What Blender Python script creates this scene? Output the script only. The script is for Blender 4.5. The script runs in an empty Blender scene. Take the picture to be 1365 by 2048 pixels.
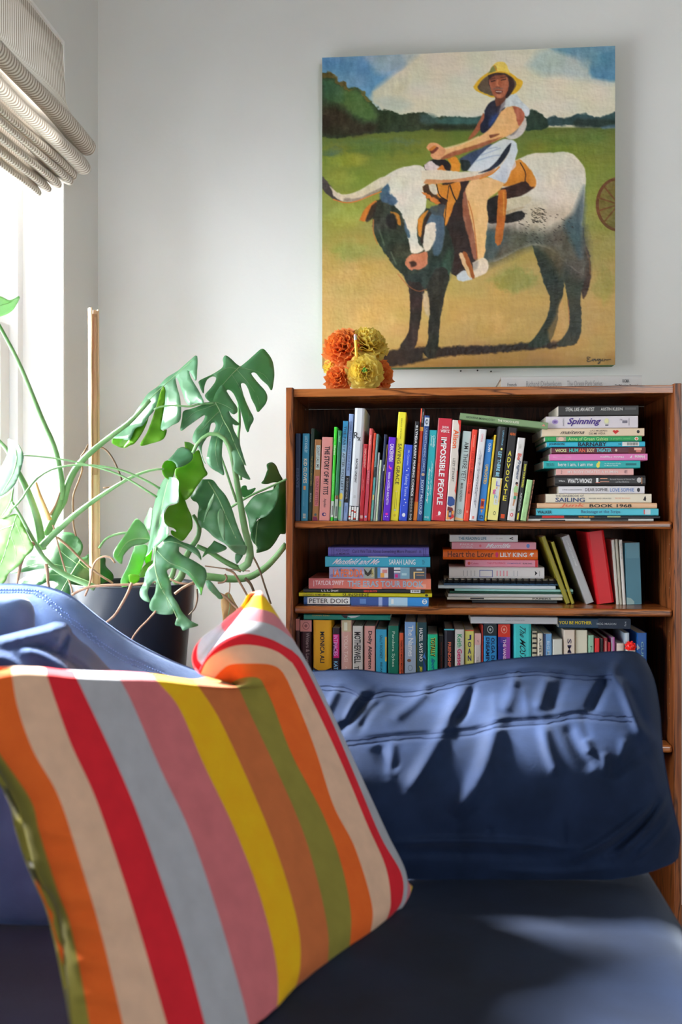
import bpy, bmesh, math, random
import numpy as np
from mathutils import Vector, Matrix

random.seed(7)
C = bpy.context.scene.collection
SC = bpy.context.scene

# ------------------------------------------------------------------ camera
FPX = 1950.0                       # focal length in pixels of the 1365x2048 frame
YAW = math.radians(5.0)
CAMZ = 0.98
HOR = 1015.0                       # row of the horizon
cam_data = bpy.data.cameras.new('camera')
cam_data.sensor_fit = 'VERTICAL'
cam_data.sensor_height = 36.0
cam_data.lens = FPX * 36.0 / 2048.0
cam_data.shift_y = -(1024.0 - HOR) / 2048.0
cam_data.clip_start = 0.02
cam_data.dof.use_dof = True
cam_data.dof.focus_distance = 2.2
cam_data.dof.aperture_fstop = 4.2
cam = bpy.data.objects.new('camera', cam_data)
cam.location = (0, 0, CAMZ)
cam.rotation_euler = (math.radians(90), 0, YAW)
C.objects.link(cam)
SC.camera = cam

# ------------------------------------------------------------------ light
W = bpy.data.worlds.new('sky')
SC.world = W
W.use_nodes = True
bg = W.node_tree.nodes['Background']
bg.inputs['Color'].default_value = (0.91, 0.965, 1.0, 1)
bg.inputs['Strength'].default_value = 16.5
sun_d = bpy.data.lights.new('hazy_sun', 'SUN')
sun_d.energy = 84.0
sun_d.angle = math.radians(9)
sun_d.color = (1.0, 0.98, 0.95)
sun = bpy.data.objects.new('hazy_sun', sun_d)
sun.location = (-3, 4, 4)
sun.rotation_euler = Vector((1.0, -0.55, -0.83)).to_track_quat('-Z', 'Y').to_euler()
C.objects.link(sun)
SC.view_settings.view_transform = 'Standard'
SC.view_settings.look = 'None'
SC.view_settings.gamma = 1.0
SC.view_settings.use_curve_mapping = False
SC.view_settings.exposure = -0.16
SC.cycles.use_denoising = True
SC.cycles.max_bounces = 10
SC.cycles.diffuse_bounces = 6
SC.cycles.transparent_max_bounces = 16
SC.cycles.sample_clamp_indirect = 8.0

# ------------------------------------------------------------------ projection helpers (a pixel of the photograph -> a point of the room)
FWD = Vector((-math.sin(YAW), math.cos(YAW), 0))
RGT = Vector((math.cos(YAW), math.sin(YAW), 0))
CAM = Vector((0, 0, CAMZ))
def ray(px, py):
    return FWD + RGT * ((px - 682.5) / FPX) + Vector((0, 0, (HOR - py) / FPX))
def U(px, py, Y):                   # point on the vertical plane y = Y
    r = ray(px, py); return CAM + r * (Y / r.y)
def D(px, py, d):                   # point at camera depth d
    return CAM + ray(px, py) * d
def UX(px, Y): return U(px, HOR, Y).x
def UZ(px, py, Y): return U(px, py, Y).z

# ------------------------------------------------------------------ materials
def lin(c, g=1.0):
    o = []
    for v in c[:3]:
        v = v / 255.0
        v = v / 12.92 if v <= 0.04045 else ((v + 0.055) / 1.055) ** 2.4
        o.append(min(v * g, 0.92))
    return tuple(o)
_M = {}
def new_mat(name):
    m = bpy.data.materials.new(name); m.use_nodes = True
    nt = m.node_tree
    return m, nt, nt.nodes['Principled BSDF']
def plain(c, rough=0.5, g=1.3, spec=0.4, metal=0.0):
    key = (tuple(c), rough, g, spec, metal)
    if key in _M: return _M[key]
    m, nt, p = new_mat('paint_%d_%d_%d' % tuple(c[:3]))
    p.inputs['Base Color'].default_value = (*lin(c, g), 1)
    p.inputs['Roughness'].default_value = rough
    p.inputs['Specular IOR Level'].default_value = spec
    p.inputs['Metallic'].default_value = metal
    _M[key] = m
    return m
def nd(nt, t, **kw):
    n = nt.nodes.new(t)
    for k, v in kw.items():
        if k in n.inputs: n.inputs[k].default_value = v
        else: setattr(n, k, v)
    return n
def ramp(nt, stops, interp='LINEAR'):
    r = nt.nodes.new('ShaderNodeValToRGB'); cr = r.color_ramp; cr.interpolation = interp
    while len(cr.elements) > 1: cr.elements.remove(cr.elements[-1])
    for i, (pos, col) in enumerate(stops):
        e = cr.elements[0] if i == 0 else cr.elements.new(pos)
        e.position = pos; e.color = (*col, 1)
    return r
def bump(nt, p, height_socket, strength, dist=0.002):
    b = nd(nt, 'ShaderNodeBump', Strength=strength, Distance=dist)
    nt.links.new(height_socket, b.inputs['Height']); nt.links.new(b.outputs[0], p.inputs['Normal'])
def coords(nt, scale=(1, 1, 1), rot=(0, 0, 0)):
    t = nd(nt, 'ShaderNodeTexCoord'); mp = nd(nt, 'ShaderNodeMapping')
    mp.inputs['Scale'].default_value = scale; mp.inputs['Rotation'].default_value = rot
    nt.links.new(t.outputs['Object'], mp.inputs[0]); return mp.outputs[0]
def noisy(name, c1, c2, scale=6, stretch=(1, 1, 1), rough=0.6, g=1.3, b=0.15, bd=0.002, bscale=None, spec=0.35, detail=5, sheen=0, tint=(1, 1, 1), lo=.3, hi=.7, bstretch=(1,1,1)):
    m, nt, p = new_mat(name)
    n = nd(nt, 'ShaderNodeTexNoise', Scale=scale, Detail=detail)
    nt.links.new(coords(nt, stretch), n.inputs['Vector'])
    r = ramp(nt, [(lo, lin(c1, g)), (hi, lin(c2, g))])
    nt.links.new(n.outputs[0], r.inputs[0]); nt.links.new(r.outputs[0], p.inputs['Base Color'])
    p.inputs['Roughness'].default_value = rough; p.inputs['Specular IOR Level'].default_value = spec
    if b:
        n2 = nd(nt, 'ShaderNodeTexNoise', Scale=bscale or scale * 6, Detail=3)
        nt.links.new(coords(nt, bstretch), n2.inputs['Vector'])
        bump(nt, p, n2.outputs[0], b, bd)
    if sheen:
        p.inputs['Sheen Weight'].default_value = sheen
        p.inputs['Sheen Roughness'].default_value = 0.35
        p.inputs['Sheen Tint'].default_value = (*tint, 1)
    return m
def wood(name, c1, c2, c3, stretch, rough=0.28, g=1.25, scale=9, spec=.5):
    m, nt, p = new_mat(name)
    n = nd(nt, 'ShaderNodeTexNoise', Scale=scale, Detail=7, Distortion=0.6)
    nt.links.new(coords(nt, stretch), n.inputs['Vector'])
    r = ramp(nt, [(.30, lin(c3, g)), (.43, lin(c1, g)), (.50, lin(c2, g)), (.56, lin(c3, g)), (.62, lin(c2, g)), (.75, lin(c1, g))])
    nt.links.new(n.outputs[0], r.inputs[0]); nt.links.new(r.outputs[0], p.inputs['Base Color'])
    p.inputs['Roughness'].default_value = rough; p.inputs['Specular IOR Level'].default_value = spec
    bump(nt, p, n.outputs[0], .08, .001)
    return m
M_WALL = noisy('wall_plaster', (222, 223, 220), (228, 229, 226), 3, rough=.7, g=1.0, b=.12, bd=.004, bscale=60)
M_CEIL = noisy('ceiling_paint', (236, 235, 231), (240, 239, 235), 3, rough=.8, g=1.0, b=.05)
M_REVEAL = noisy('reveal_paint', (240, 239, 237), (244, 243, 241), 3, rough=.6, g=1.0, b=.06, bscale=50)
M_FRAME = noisy('window_paint', (243, 243, 242), (247, 247, 246), 4, rough=.35, g=1.0, b=.03)
M_FLOOR = wood('floor_boards', (112, 84, 60), (130, 98, 70), (86, 62, 44), (1, .12, 1), .35)
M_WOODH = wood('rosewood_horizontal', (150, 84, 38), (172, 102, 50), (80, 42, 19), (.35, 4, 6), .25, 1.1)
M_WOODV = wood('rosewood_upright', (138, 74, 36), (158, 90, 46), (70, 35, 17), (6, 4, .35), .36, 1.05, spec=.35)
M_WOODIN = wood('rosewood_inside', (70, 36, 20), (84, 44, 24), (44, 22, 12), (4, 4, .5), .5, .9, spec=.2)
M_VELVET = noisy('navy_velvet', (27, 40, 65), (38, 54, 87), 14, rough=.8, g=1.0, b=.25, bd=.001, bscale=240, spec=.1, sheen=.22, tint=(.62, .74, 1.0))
M_VELVETLIT = noisy('sunlit_navy_velvet', (82, 106, 150), (100, 126, 172), 20, rough=.85, g=1.0, b=.3, bd=.001, bscale=260, spec=.15, sheen=.35, tint=(.72, .8, 1.0))  # lit copy of the navy velvet: sunlight on the left cushion put into colour
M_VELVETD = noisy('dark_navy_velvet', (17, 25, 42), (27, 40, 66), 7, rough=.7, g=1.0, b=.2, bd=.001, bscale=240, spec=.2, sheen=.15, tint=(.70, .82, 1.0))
M_SEAM = plain((36, 48, 78), .9, 1.0, .1)
M_PAPER = noisy('book_pages', (214, 206, 188), (228, 221, 206), 90, (1, 1, 14), rough=.8, g=1.1, b=.1, bd=.0006, bscale=300)

# ------------------------------------------------------------------ mesh helpers
def root_loc(o):
    v = Vector((0, 0, 0))
    while o is not None:
        v += o.location; o = o.parent
    return v
def make_mesh(name, V, F, mats, midx=None, smooth=False):
    me = bpy.data.meshes.new(name)
    me.from_pydata([tuple(v) for v in V], [], F)
    for m in (mats if isinstance(mats, (list, tuple)) else [mats]): me.materials.append(m)
    if midx is not None: me.polygons.foreach_set('material_index', np.array(midx, dtype=np.int32))
    if smooth: me.polygons.foreach_set('use_smooth', np.ones(len(me.polygons), dtype=bool))
    me.update()
    return me
def part(name, VF, mat, parent=None, smooth=False, local=False, midx=None):
    V, F = VF
    off = Vector((0, 0, 0)) if local else root_loc(parent)
    V = [Vector(v) - off for v in V]
    loc = Vector((0, 0, 0))
    if parent is None:
        xs = [v.x for v in V]; ys = [v.y for v in V]; zs = [v.z for v in V]
        loc = Vector(((min(xs) + max(xs)) / 2, (min(ys) + max(ys)) / 2, min(zs)))
        V = [v - loc for v in V]
    o = bpy.data.objects.new(name, make_mesh(name, V, F, mat, midx, smooth))
    o.location = loc
    C.objects.link(o)
    if parent is not None: o.parent = parent
    return o
def tag(o, label, cat, group=None):
    o['label'] = label; o['category'] = cat
    if group: o['group'] = group
    return o
def thing(name, label, cat, loc=(0, 0, 0), group=None):
    o = bpy.data.objects.new(name, None); o.empty_display_size = .05
    o.location = loc; C.objects.link(o)
    return tag(o, label, cat, group)
def struct(name, VF, mat, smooth=False, parent=None):
    o = part(name, VF, mat, parent, smooth)
    if parent is None: o['kind'] = 'structure'
    return o
def merge(*vfs):
    V, F = [], []
    for v, f in vfs:
        n = len(V); V += list(v); F += [tuple(i + n for i in q) for q in f]
    return V, F
def box(x0, x1, y0, y1, z0, z1):
    V = [(x0, y0, z0), (x1, y0, z0), (x1, y1, z0), (x0, y1, z0), (x0, y0, z1), (x1, y0, z1), (x1, y1, z1), (x0, y1, z1)]
    F = [(0, 3, 2, 1), (4, 5, 6, 7), (0, 1, 5, 4), (1, 2, 6, 5), (2, 3, 7, 6), (3, 0, 4, 7)]
    return V, F
def bbox_bev(x0, x1, y0, y1, z0, z1, r, seg=2):
    bm = bmesh.new()
    bmesh.ops.create_cube(bm, size=1.0)
    for v in bm.verts:
        v.co = Vector((x0 + (v.co.x + .5) * (x1 - x0), y0 + (v.co.y + .5) * (y1 - y0), z0 + (v.co.z + .5) * (z1 - z0)))
    bmesh.ops.bevel(bm, geom=bm.edges[:], offset=r, segments=seg, affect='EDGES', profile=.5)
    bm.verts.index_update()
    V = [v.co.copy() for v in bm.verts]; F = [tuple(v.index for v in f.verts) for f in bm.faces]
    bm.free()
    return V, F
def catmull(P, n):
    """n points along a Catmull-Rom curve through P (equal steps in arc length)."""
    P = [Vector(p) for p in P]
    if len(P) == 2: return [P[0].lerp(P[1], i / (n - 1)) for i in range(n)]
    Q = [P[0] * 2 - P[1]] + P + [P[-1] * 2 - P[-2]]
    pts = []
    for i in range(1, len(Q) - 2):
        a, b, c, d = Q[i - 1], Q[i], Q[i + 1], Q[i + 2]
        for k in range(12):
            t = k / 12
            pts.append(.5 * ((2 * b) + (c - a) * t + (2 * a - 5 * b + 4 * c - d) * t * t + (3 * b - a - 3 * c + d) * t ** 3))
    pts.append(P[-1])
    L = [0.0]
    for a, b in zip(pts, pts[1:]): L.append(L[-1] + (b - a).length)
    out = []; j = 0
    for i in range(n):
        s = L[-1] * i / (n - 1)
        while j < len(L) - 2 and L[j + 1] < s: j += 1
        den = L[j + 1] - L[j]
        out.append(pts[j].lerp(pts[j + 1], (s - L[j]) / den if den > 1e-12 else 0))
    return out
def tube(P, r0, r1=None, n=16, seg=8, flat=1.0, radii=None):
    """tapering tube through the points P"""
    pts = catmull(P, n); r1 = r0 if r1 is None else r1
    V, F = [], []
    up = Vector((.13, .21, .97))
    for i, p in enumerate(pts):
        d = (pts[min(i + 1, n - 1)] - pts[max(i - 1, 0)])
        d = d.normalized() if d.length > 1e-9 else Vector((0, 0, 1))
        a = d.cross(up)
        if a.length < 1e-3: a = d.cross(Vector((1, 0, 0)))
        a.normalize(); b = d.cross(a)
        r = r0 + (r1 - r0) * i / (n - 1)
        if radii: r = radii(i / (n - 1))
        for k in range(seg):
            t = 2 * math.pi * k / seg
            V.append(p + a * (r * math.cos(t)) + b * (r * flat * math.sin(t)))
    for i in range(n - 1):
        for k in range(seg):
            k2 = (k + 1) % seg
            F.append((i * seg + k, i * seg + k2, (i + 1) * seg + k2, (i + 1) * seg + k))
    F.append(tuple(range(seg - 1, -1, -1))); F.append(tuple((n - 1) * seg + k for k in range(seg)))
    return V, F
def lathe(prof, cx, cy, seg=48):
    V, F = [], []
    for r, z in prof:
        for k in range(seg):
            t = 2 * math.pi * k / seg
            V.append((cx + r * math.cos(t), cy + r * math.sin(t), z))
    for i in range(len(prof) - 1):
        for k in range(seg):
            k2 = (k + 1) % seg
            F.append((i * seg + k, i * seg + k2, (i + 1) * seg + k2, (i + 1) * seg + k))
    return V, F
def grid_faces(nr, nc, base=0, flip=False):
    F = []
    for r in range(nr - 1):
        for c in range(nc - 1):
            q = (base + r * nc + c, base + r * nc + c + 1, base + (r + 1) * nc + c + 1, base + (r + 1) * nc + c)
            F.append(q[::-1] if flip else q)
    return F
def sphere(c, r, seg=14, rings=10, sx=1, sy=1, sz=1):
    V, F = [], []
    for i in range(rings + 1):
        a = math.pi * i / rings
        for k in range(seg):
            t = 2 * math.pi * k / seg
            V.append((c[0] + sx * r * math.sin(a) * math.cos(t), c[1] + sy * r * math.sin(a) * math.sin(t), c[2] + sz * r * math.cos(a)))
    return V, grid_wrap(rings + 1, seg)
def grid_wrap(nr, nc):
    return [(i * nc + k, (i + 1) * nc + k, (i + 1) * nc + (k + 1) % nc, i * nc + (k + 1) % nc) for i in range(nr - 1) for k in range(nc)]

# ================================================================== the room
WY = 2.48                                   # back wall
WX = UX(196, WY)                            # left wall, from the corner's column
r_ = ray(130, HOR); WIN_Y1 = r_.y * (WX / r_.x)   # far edge of the window reveal
WIN_Y0, WIN_Z0, WIN_Z1 = 1.2, 0.55, 2.085
XR, YF, ZC = 4.2, -4.2, 2.75
RV = 0.13                                   # depth of the reveal
def quad_wall_x(x0, x1, y0, y1, z0, z1, holes):
    """a wall slab between x0 and x1 with rectangular openings (y0,y1,z0,z1), as boxes"""
    parts = []; ys = sorted(set([y0, y1] + [h[0] for h in holes] + [h[1] for h in holes]))
    for a, b in zip(ys, ys[1:]):
        hs = [h for h in holes if h[0] <= a + 1e-6 and h[1] >= b - 1e-6]
        if not hs: parts.append(box(x0, x1, a, b, z0, z1))
        else:
            parts.append(box(x0, x1, a, b, z0, hs[0][2])); parts.append(box(x0, x1, a, b, hs[0][3], z1))
    return merge(*parts)
struct('floor', box(WX - .3, XR + .2, YF - .2, WY + .2, -.08, 0), M_FLOOR)
struct('ceiling', box(WX - .3, XR + .2, YF - .2, WY + .2, ZC, ZC + .08), M_CEIL)
struct('wall_back', box(WX - .3, XR + .2, WY, WY + .12, 0, ZC), M_WALL)
struct('wall_left', quad_wall_x(WX - RV - .06, WX, YF, WY, 0, ZC, [(WIN_Y0, WIN_Y1, WIN_Z0, WIN_Z1)]), M_WALL)
struct('wall_right', box(XR, XR + .12, YF, WY, 0, ZC), M_WALL)
W3 = (1.5, 3.0, .6, 2.2)                    # unseen window behind the camera, added and sized as front fill
struct('wall_front', merge(box(WX - .3, W3[0], YF - .12, YF, 0, ZC), box(W3[1], XR + .2, YF - .12, YF, 0, ZC),
                           box(W3[0], W3[1], YF - .12, YF, 0, W3[2]), box(W3[0], W3[1], YF - .12, YF, W3[3], ZC)), M_WALL)
struct('baseboard_back', bbox_bev(WX, XR, WY - .016, WY, 0, .11, .004), M_FRAME)
# white lining boards of the reveal
t_ = .008
struct('trim_1', merge(box(WX - RV, WX - .0005, WIN_Y1 - t_, WIN_Y1, WIN_Z0, WIN_Z1),
                       box(WX - RV, WX - .0005, WIN_Y0, WIN_Y0 + t_, WIN_Z0, WIN_Z1),
                       box(WX - RV, WX - .0005, WIN_Y0 + t_, WIN_Y1 - t_, WIN_Z1 - t_, WIN_Z1)), M_REVEAL)
# glass
mg = bpy.data.materials.new('window_glass'); mg.use_nodes = True
nt = mg.node_tree; nt.nodes.clear()
out = nd(nt, 'ShaderNodeOutputMaterial'); mixs = nd(nt, 'ShaderNodeMixShader'); tr = nd(nt, 'ShaderNodeBsdfTransparent')
gl = nd(nt, 'ShaderNodeBsdfGlossy', Roughness=0.02); fr = nd(nt, 'ShaderNodeFresnel', IOR=1.35)
nt.links.new(fr.outputs[0], mixs.inputs[0]); nt.links.new(tr.outputs[0], mixs.inputs[1]); nt.links.new(gl.outputs[0], mixs.inputs[2])
nt.links.new(mixs.outputs[0], out.inputs[0])
def sash_window(name, xa, xb, y0, y1, z0, z1):
    """double-hung sash in the y-z plane: frame, two sashes, glass, sill"""
    fw = .028
    root = struct(name, merge(box(xa, xb, y0, y0 + fw, z0, z1), box(xa, xb, y1 - fw, y1, z0, z1),
                              box(xa, xb, y0 + fw, y1 - fw, z1 - fw, z1), box(xa, xb, y0 + fw, y1 - fw, z0, z0 + fw)), M_FRAME)
    zm = .98 + (HOR - 668) / FPX * 2.3
    for nm, za, zb, xo in (('upper_sash', zm - .02, z1 - fw, xa + .006), ('lower_sash', z0 + fw, zm + .02, xa + .034)):
        st = .05; a, b = y0 + fw, y1 - fw
        s = struct(nm, merge(bbox_bev(xo, xo + .026, a, a + st, za, zb, .003), bbox_bev(xo, xo + .026, b - st, b, za, zb, .003),
                             bbox_bev(xo, xo + .026, a + st, b - st, za, za + .045, .003), bbox_bev(xo, xo + .026, a + st, b - st, zb - .045, zb, .003)), M_FRAME, parent=root)
        struct('glass_pane', box(xo + .011, xo + .015, a + st, b - st, za + .045, zb - .045), mg, parent=s)
    struct('window_sill', bbox_bev(xa, WX + .03, y0 + .0005, y1 - .0005, z0 - .001, z0 + .022, .004), M_FRAME, parent=root)
    return root
sash_window('window_1', WX - RV - .05, WX - RV + .03, WIN_Y0 + t_, WIN_Y1 - t_, WIN_Z0, WIN_Z1 - t_)
w3 = struct('fill_window', merge(box(W3[0], W3[0] + .04, YF - .1, YF - .02, W3[2], W3[3]), box(W3[1] - .04, W3[1], YF - .1, YF - .02, W3[2], W3[3]),
                              box(W3[0] + .04, W3[1] - .04, YF - .1, YF - .02, W3[3] - .04, W3[3]), box(W3[0] + .04, W3[1] - .04, YF - .1, YF - .02, W3[2], W3[2] + .04)), M_FRAME)
struct('glass_pane', box(W3[0] + .04, W3[1] - .04, YF - .062, YF - .056, W3[2] + .04, W3[3] - .04), mg, parent=w3)
# light portals in the window openings (they only guide the sampling of the sky)
def portal(name, loc, rot, sx, sy):
    l = bpy.data.lights.new(name, 'AREA'); l.shape = 'RECTANGLE'; l.size = sx; l.size_y = sy
    l.cycles.is_portal = True
    o = bpy.data.objects.new(name, l); o.location = loc; o.rotation_euler = rot; C.objects.link(o)
for nm, h in (('portal_one', (WIN_Y0, WIN_Y1, WIN_Z0, WIN_Z1)),):
    portal(nm, (WX - RV - .1, (h[0] + h[1]) / 2, (h[2] + h[3]) / 2), (0, math.radians(-90), 0), h[3] - h[2], h[1] - h[0])
portal('portal_three', ((W3[0] + W3[1]) / 2, YF - .15, (W3[2] + W3[3]) / 2), (math.radians(90), 0, 0), W3[1] - W3[0], W3[3] - W3[2])

# ------------------------------------------------------------------ roman blind
mb, nt, p = new_mat('ticking_stripe')
sep = nd(nt, 'ShaderNodeSeparateXYZ'); nt.links.new(coords(nt), sep.inputs[0])
nz = nd(nt, 'ShaderNodeTexNoise', Scale=3.0, Detail=1); nt.links.new(coords(nt, (2, 1, 3)), nz.inputs['Vector'])
ma = nd(nt, 'ShaderNodeMath', operation='MULTIPLY_ADD'); ma.inputs[1].default_value = .02; nt.links.new(nz.outputs[0], ma.inputs[0]); nt.links.new(sep.outputs[1], ma.inputs[2])
mm = nd(nt, 'ShaderNodeMath', operation='MULTIPLY'); mm.inputs[1].default_value = 1 / .0105; nt.links.new(ma.outputs[0], mm.inputs[0])
mf = nd(nt, 'ShaderNodeMath', operation='FRACT'); nt.links.new(mm.outputs[0], mf.inputs[0])
rb = ramp(nt, [(0, lin((222, 217, 208))), (.5, lin((222, 217, 208))), (.58, lin((158, 147, 134))), (.92, lin((158, 147, 134)))])
nt.links.new(mf.outputs[0], rb.inputs[0]); nt.links.new(rb.outputs[0], p.inputs['Base Color']); p.inputs['Roughness'].default_value = .9
tb = nd(nt, 'ShaderNodeBsdfTranslucent'); nt.links.new(rb.outputs[0], tb.inputs['Color']); mxb = nd(nt, 'ShaderNodeMixShader'); mxb.inputs[0].default_value = .07
nt.links.new(p.outputs[0], mxb.inputs[1]); nt.links.new(tb.outputs[0], mxb.inputs[2]); nt.links.new(mxb.outputs[0], nt.nodes['Material Output'].inputs[0])
wv = nd(nt, 'ShaderNodeTexNoise', Scale=420.0); nt.links.new(coords(nt), wv.inputs['Vector']); bump(nt, p, wv.outputs[0], .2, .001)
blind = thing('roman_blind', 'gathered roman blind in thin grey and cream stripes at the top of the window', 'blind', (WX, 1.7, 1.70))
def blind_piece(name, prof, y0, y1, n=60, wob=.003):
    P = catmull([(0, x, z) for x, z in prof], 14 * len(prof) // 2)
    V = []
    for i in range(n):
        y = y0 + (y1 - y0) * i / (n - 1)
        for k, q in enumerate(P):
            f = k / len(P)
            w = wob * (math.sin(y * 5.1 + f * 6) + .6 * math.sin(y * 11.7 + f * 3)) * min(1, 4 * f)
            V.append((WX + q.y + w, y + wob * 1.2 * math.sin(f * 9 + y), q.z + .6 * w))
    return V, grid_faces(n, len(P))
YB0, YB1 = 1.18, WIN_Y1 - .014
part('blind_panel', blind_piece('p', [(-.002, 2.072), (.004, 1.99), (.006, 1.93), (.03, 1.885), (.062, 1.853), (.078, 1.832), (.072, 1.812), (.05, 1.812), (.022, 1.84), (.01, 1.87)], YB0, YB1), mb, blind, True)
part('blind_fold', blind_piece('p', [(.004, 1.86), (.03, 1.825), (.055, 1.795), (.066, 1.775), (.058, 1.762), (.035, 1.768), (.008, 1.80)], YB0, YB1 - .005), mb, blind, True)
part('blind_fold', blind_piece('p', [(.002, 1.81), (.02, 1.785), (.034, 1.762), (.03, 1.748), (.012, 1.756), (0, 1.775)], YB0, YB1 - .012), mb, blind, True)
part('blind_fold', blind_piece('p', [(-.004, 1.79), (.012, 1.765), (.028, 1.742), (.022, 1.732), (.004, 1.742), (-.01, 1.76)], YB0, YB1 - .02), mb, blind, True)
part('blind_fold', blind_piece('p', [(-.012, 1.775), (0, 1.745), (.012, 1.725), (.006, 1.714), (-.012, 1.725), (-.022, 1.75)], YB0, YB1 - .05), mb, blind, True)
part('blind_fold', blind_piece('p', [(-.022, 1.755), (-.012, 1.725), (-.004, 1.706), (-.012, 1.698), (-.028, 1.71), (-.036, 1.735)], YB0, YB1 - .07), mb, blind, True)
part('blind_hem', blind_piece('p', [(-.034, 1.74), (-.026, 1.71), (-.02, 1.692), (-.026, 1.684), (-.036, 1.695), (-.044, 1.72)], YB0, YB1 - .09), mb, blind, True)
part('headrail', bbox_bev(WX - .035, WX - .006, YB0, YB1 + .004, 2.045, 2.0765, .003), M_FRAME, blind)

# ------------------------------------------------------------------ bookcase
BY = 2.14                                   # plane of the bookcase front
BXL, BXR = UX(572.5, BY), UX(1363.5, BY)
PT = .0165                                  # thickness of the boards
BYB = BY + .285
Z_TOP = UZ(968, 774, BY); Z_S1 = UZ(968, 1042.5, BY); Z_S2 = UZ(968, 1216, BY); Z_S3 = UZ(968, 1484, BY); Z_S4 = .105
bc = thing('bookcase', 'open reddish rosewood bookcase full of books against the wall', 'bookcase', ((BXL + BXR) / 2, BY, 0))
part('side_panel', bbox_bev(BXL, BXL + PT, BY - .004, BYB, 0, Z_TOP + .003, .0015), M_WOODV, bc)
part('side_panel', bbox_bev(BXR - PT, BXR, BY - .004, BYB, 0, Z_TOP + .003, .0015), M_WOODV, bc)
part('top_board', bbox_bev(BXL + PT, BXR - PT, BY, BYB, Z_TOP - .0175, Z_TOP, .0012), M_WOODH, bc)
for z in (Z_S1, Z_S2, Z_S3, Z_S4):
    part('shelf', bbox_bev(BXL + PT + .0006, BXR - PT - .0006, BY + .003, BYB - .008, z - .0165, z, .0055, 4), M_WOODH, bc)
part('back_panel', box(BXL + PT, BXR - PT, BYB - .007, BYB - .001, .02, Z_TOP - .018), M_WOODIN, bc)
part('plinth', box(BXL + PT, BXR - PT, BY + .02, BY + .036, 0, Z_S4 - .0185), M_WOODV, bc)
pinm = plain((200, 190, 170), .3, 1.0, .5, .6)
pin = None
for k in range(22):
    z = Z_TOP - .09 - k * .0315
    if min(abs(z - s) for s in (Z_S1, Z_S2, Z_S3)) < .022: continue
    x = BXR - PT
    V = [(x - .0004, BY + .034 + .0018 * math.cos(t), z + .0018 * math.sin(t)) for t in (math.pi * j / 4 for j in range(8))]
    part('pin_hole', (V, [tuple(range(8))[::-1]]), pinm, bc)
# three small black nails left in the wall under the painting
for px, py, wh in ((922, 742.5, "leftmost"), (955.5, 741.5, "middle"), (982.5, 743.5, "rightmost")):
    q = U(px, py, WY)
    V, F = tube([(q.x, WY, q.z), (q.x, WY - .006, q.z)], .0016, .0022, 3, 8)
    tag(part('nail', (V, F), plain((30, 28, 26), .4, 1.0)), "tiny dark nail stub under the painting, %s of the three" % wh, 'nail', 'nail stubs under the painting')
# ================================================================== the painting
PX0, PX1 = UX(645, WY - .036), UX(1231, WY - .036)
PZ0, PZ1 = UZ(938, 733.5, WY - .036), UZ(938, 104, WY - .036)
PF = WY - .036
NX, NY = 440, 480
gx, gz = np.meshgrid(np.linspace(PX0, PX1, NX), np.linspace(PZ1, PZ0, NY))
# canvas coordinates in the units of a 590 x 640 sheet whose corner is (645, 104)
cxp = 645 + (gx - PX0) / (PX1 - PX0) * 588
cyv = (PZ1 - gz) / (PZ1 - PZ0)
cyp = (119 - 30 * (cxp - 645) / 588) + cyv * ((735 - 4 * (cxp - 645) / 588) - (119 - 30 * (cxp - 645) / 588))
rng = np.random.RandomState(3)
def vnoise(sx, sy, seed=0):
    r = np.random.RandomState(seed); nx, ny = int(640 / sx) + 4, int(700 / sy) + 4
    g = r.rand(ny, nx)
    X = (cxp - 600) / sx % (nx - 2); Y = (cyp - 60) / sy % (ny - 2)
    xi = X.astype(int); yi = Y.astype(int); fx = X - xi; fy = Y - yi
    fx = fx * fx * (3 - 2 * fx); fy = fy * fy * (3 - 2 * fy)
    return (g[yi, xi] * (1 - fx) + g[yi, xi + 1] * fx) * (1 - fy) + (g[yi + 1, xi] * (1 - fx) + g[yi + 1, xi + 1] * fx) * fy - .5
img = np.zeros((NY, NX, 3))
stops = [(80, (224, 216, 192)), (200, (226, 218, 192)), (251, (216, 212, 190)), (256, (92, 108, 44)), (300, (118, 128, 46)), (340, (124, 138, 50)), (400, (142, 150, 62)), (455, (150, 148, 72)), (520, (176, 152, 82)), (600, (196, 162, 92)), (690, (202, 162, 92)), (712, (178, 136, 70)), (740, (160, 122, 62))]
yy = [s[0] for s in stops]
ywob = cyp + vnoise(60, 30, 1) * np.where(cyp > 300, 40, 0)
for k in range(3): img[..., k] = np.interp(ywob, yy, [s[1][k] for s in stops])
WBL = vnoise(9, 9, 20) * 4 + vnoise(4, 4, 21) * 3        # brush wobble of the edges
def smooth_poly(P):
    return [(p.x, p.y) for p in catmull([(x, y, 0) for x, y in P] + [(P[0][0], P[0][1], 0)], len(P) * 4)][:-1]
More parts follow.
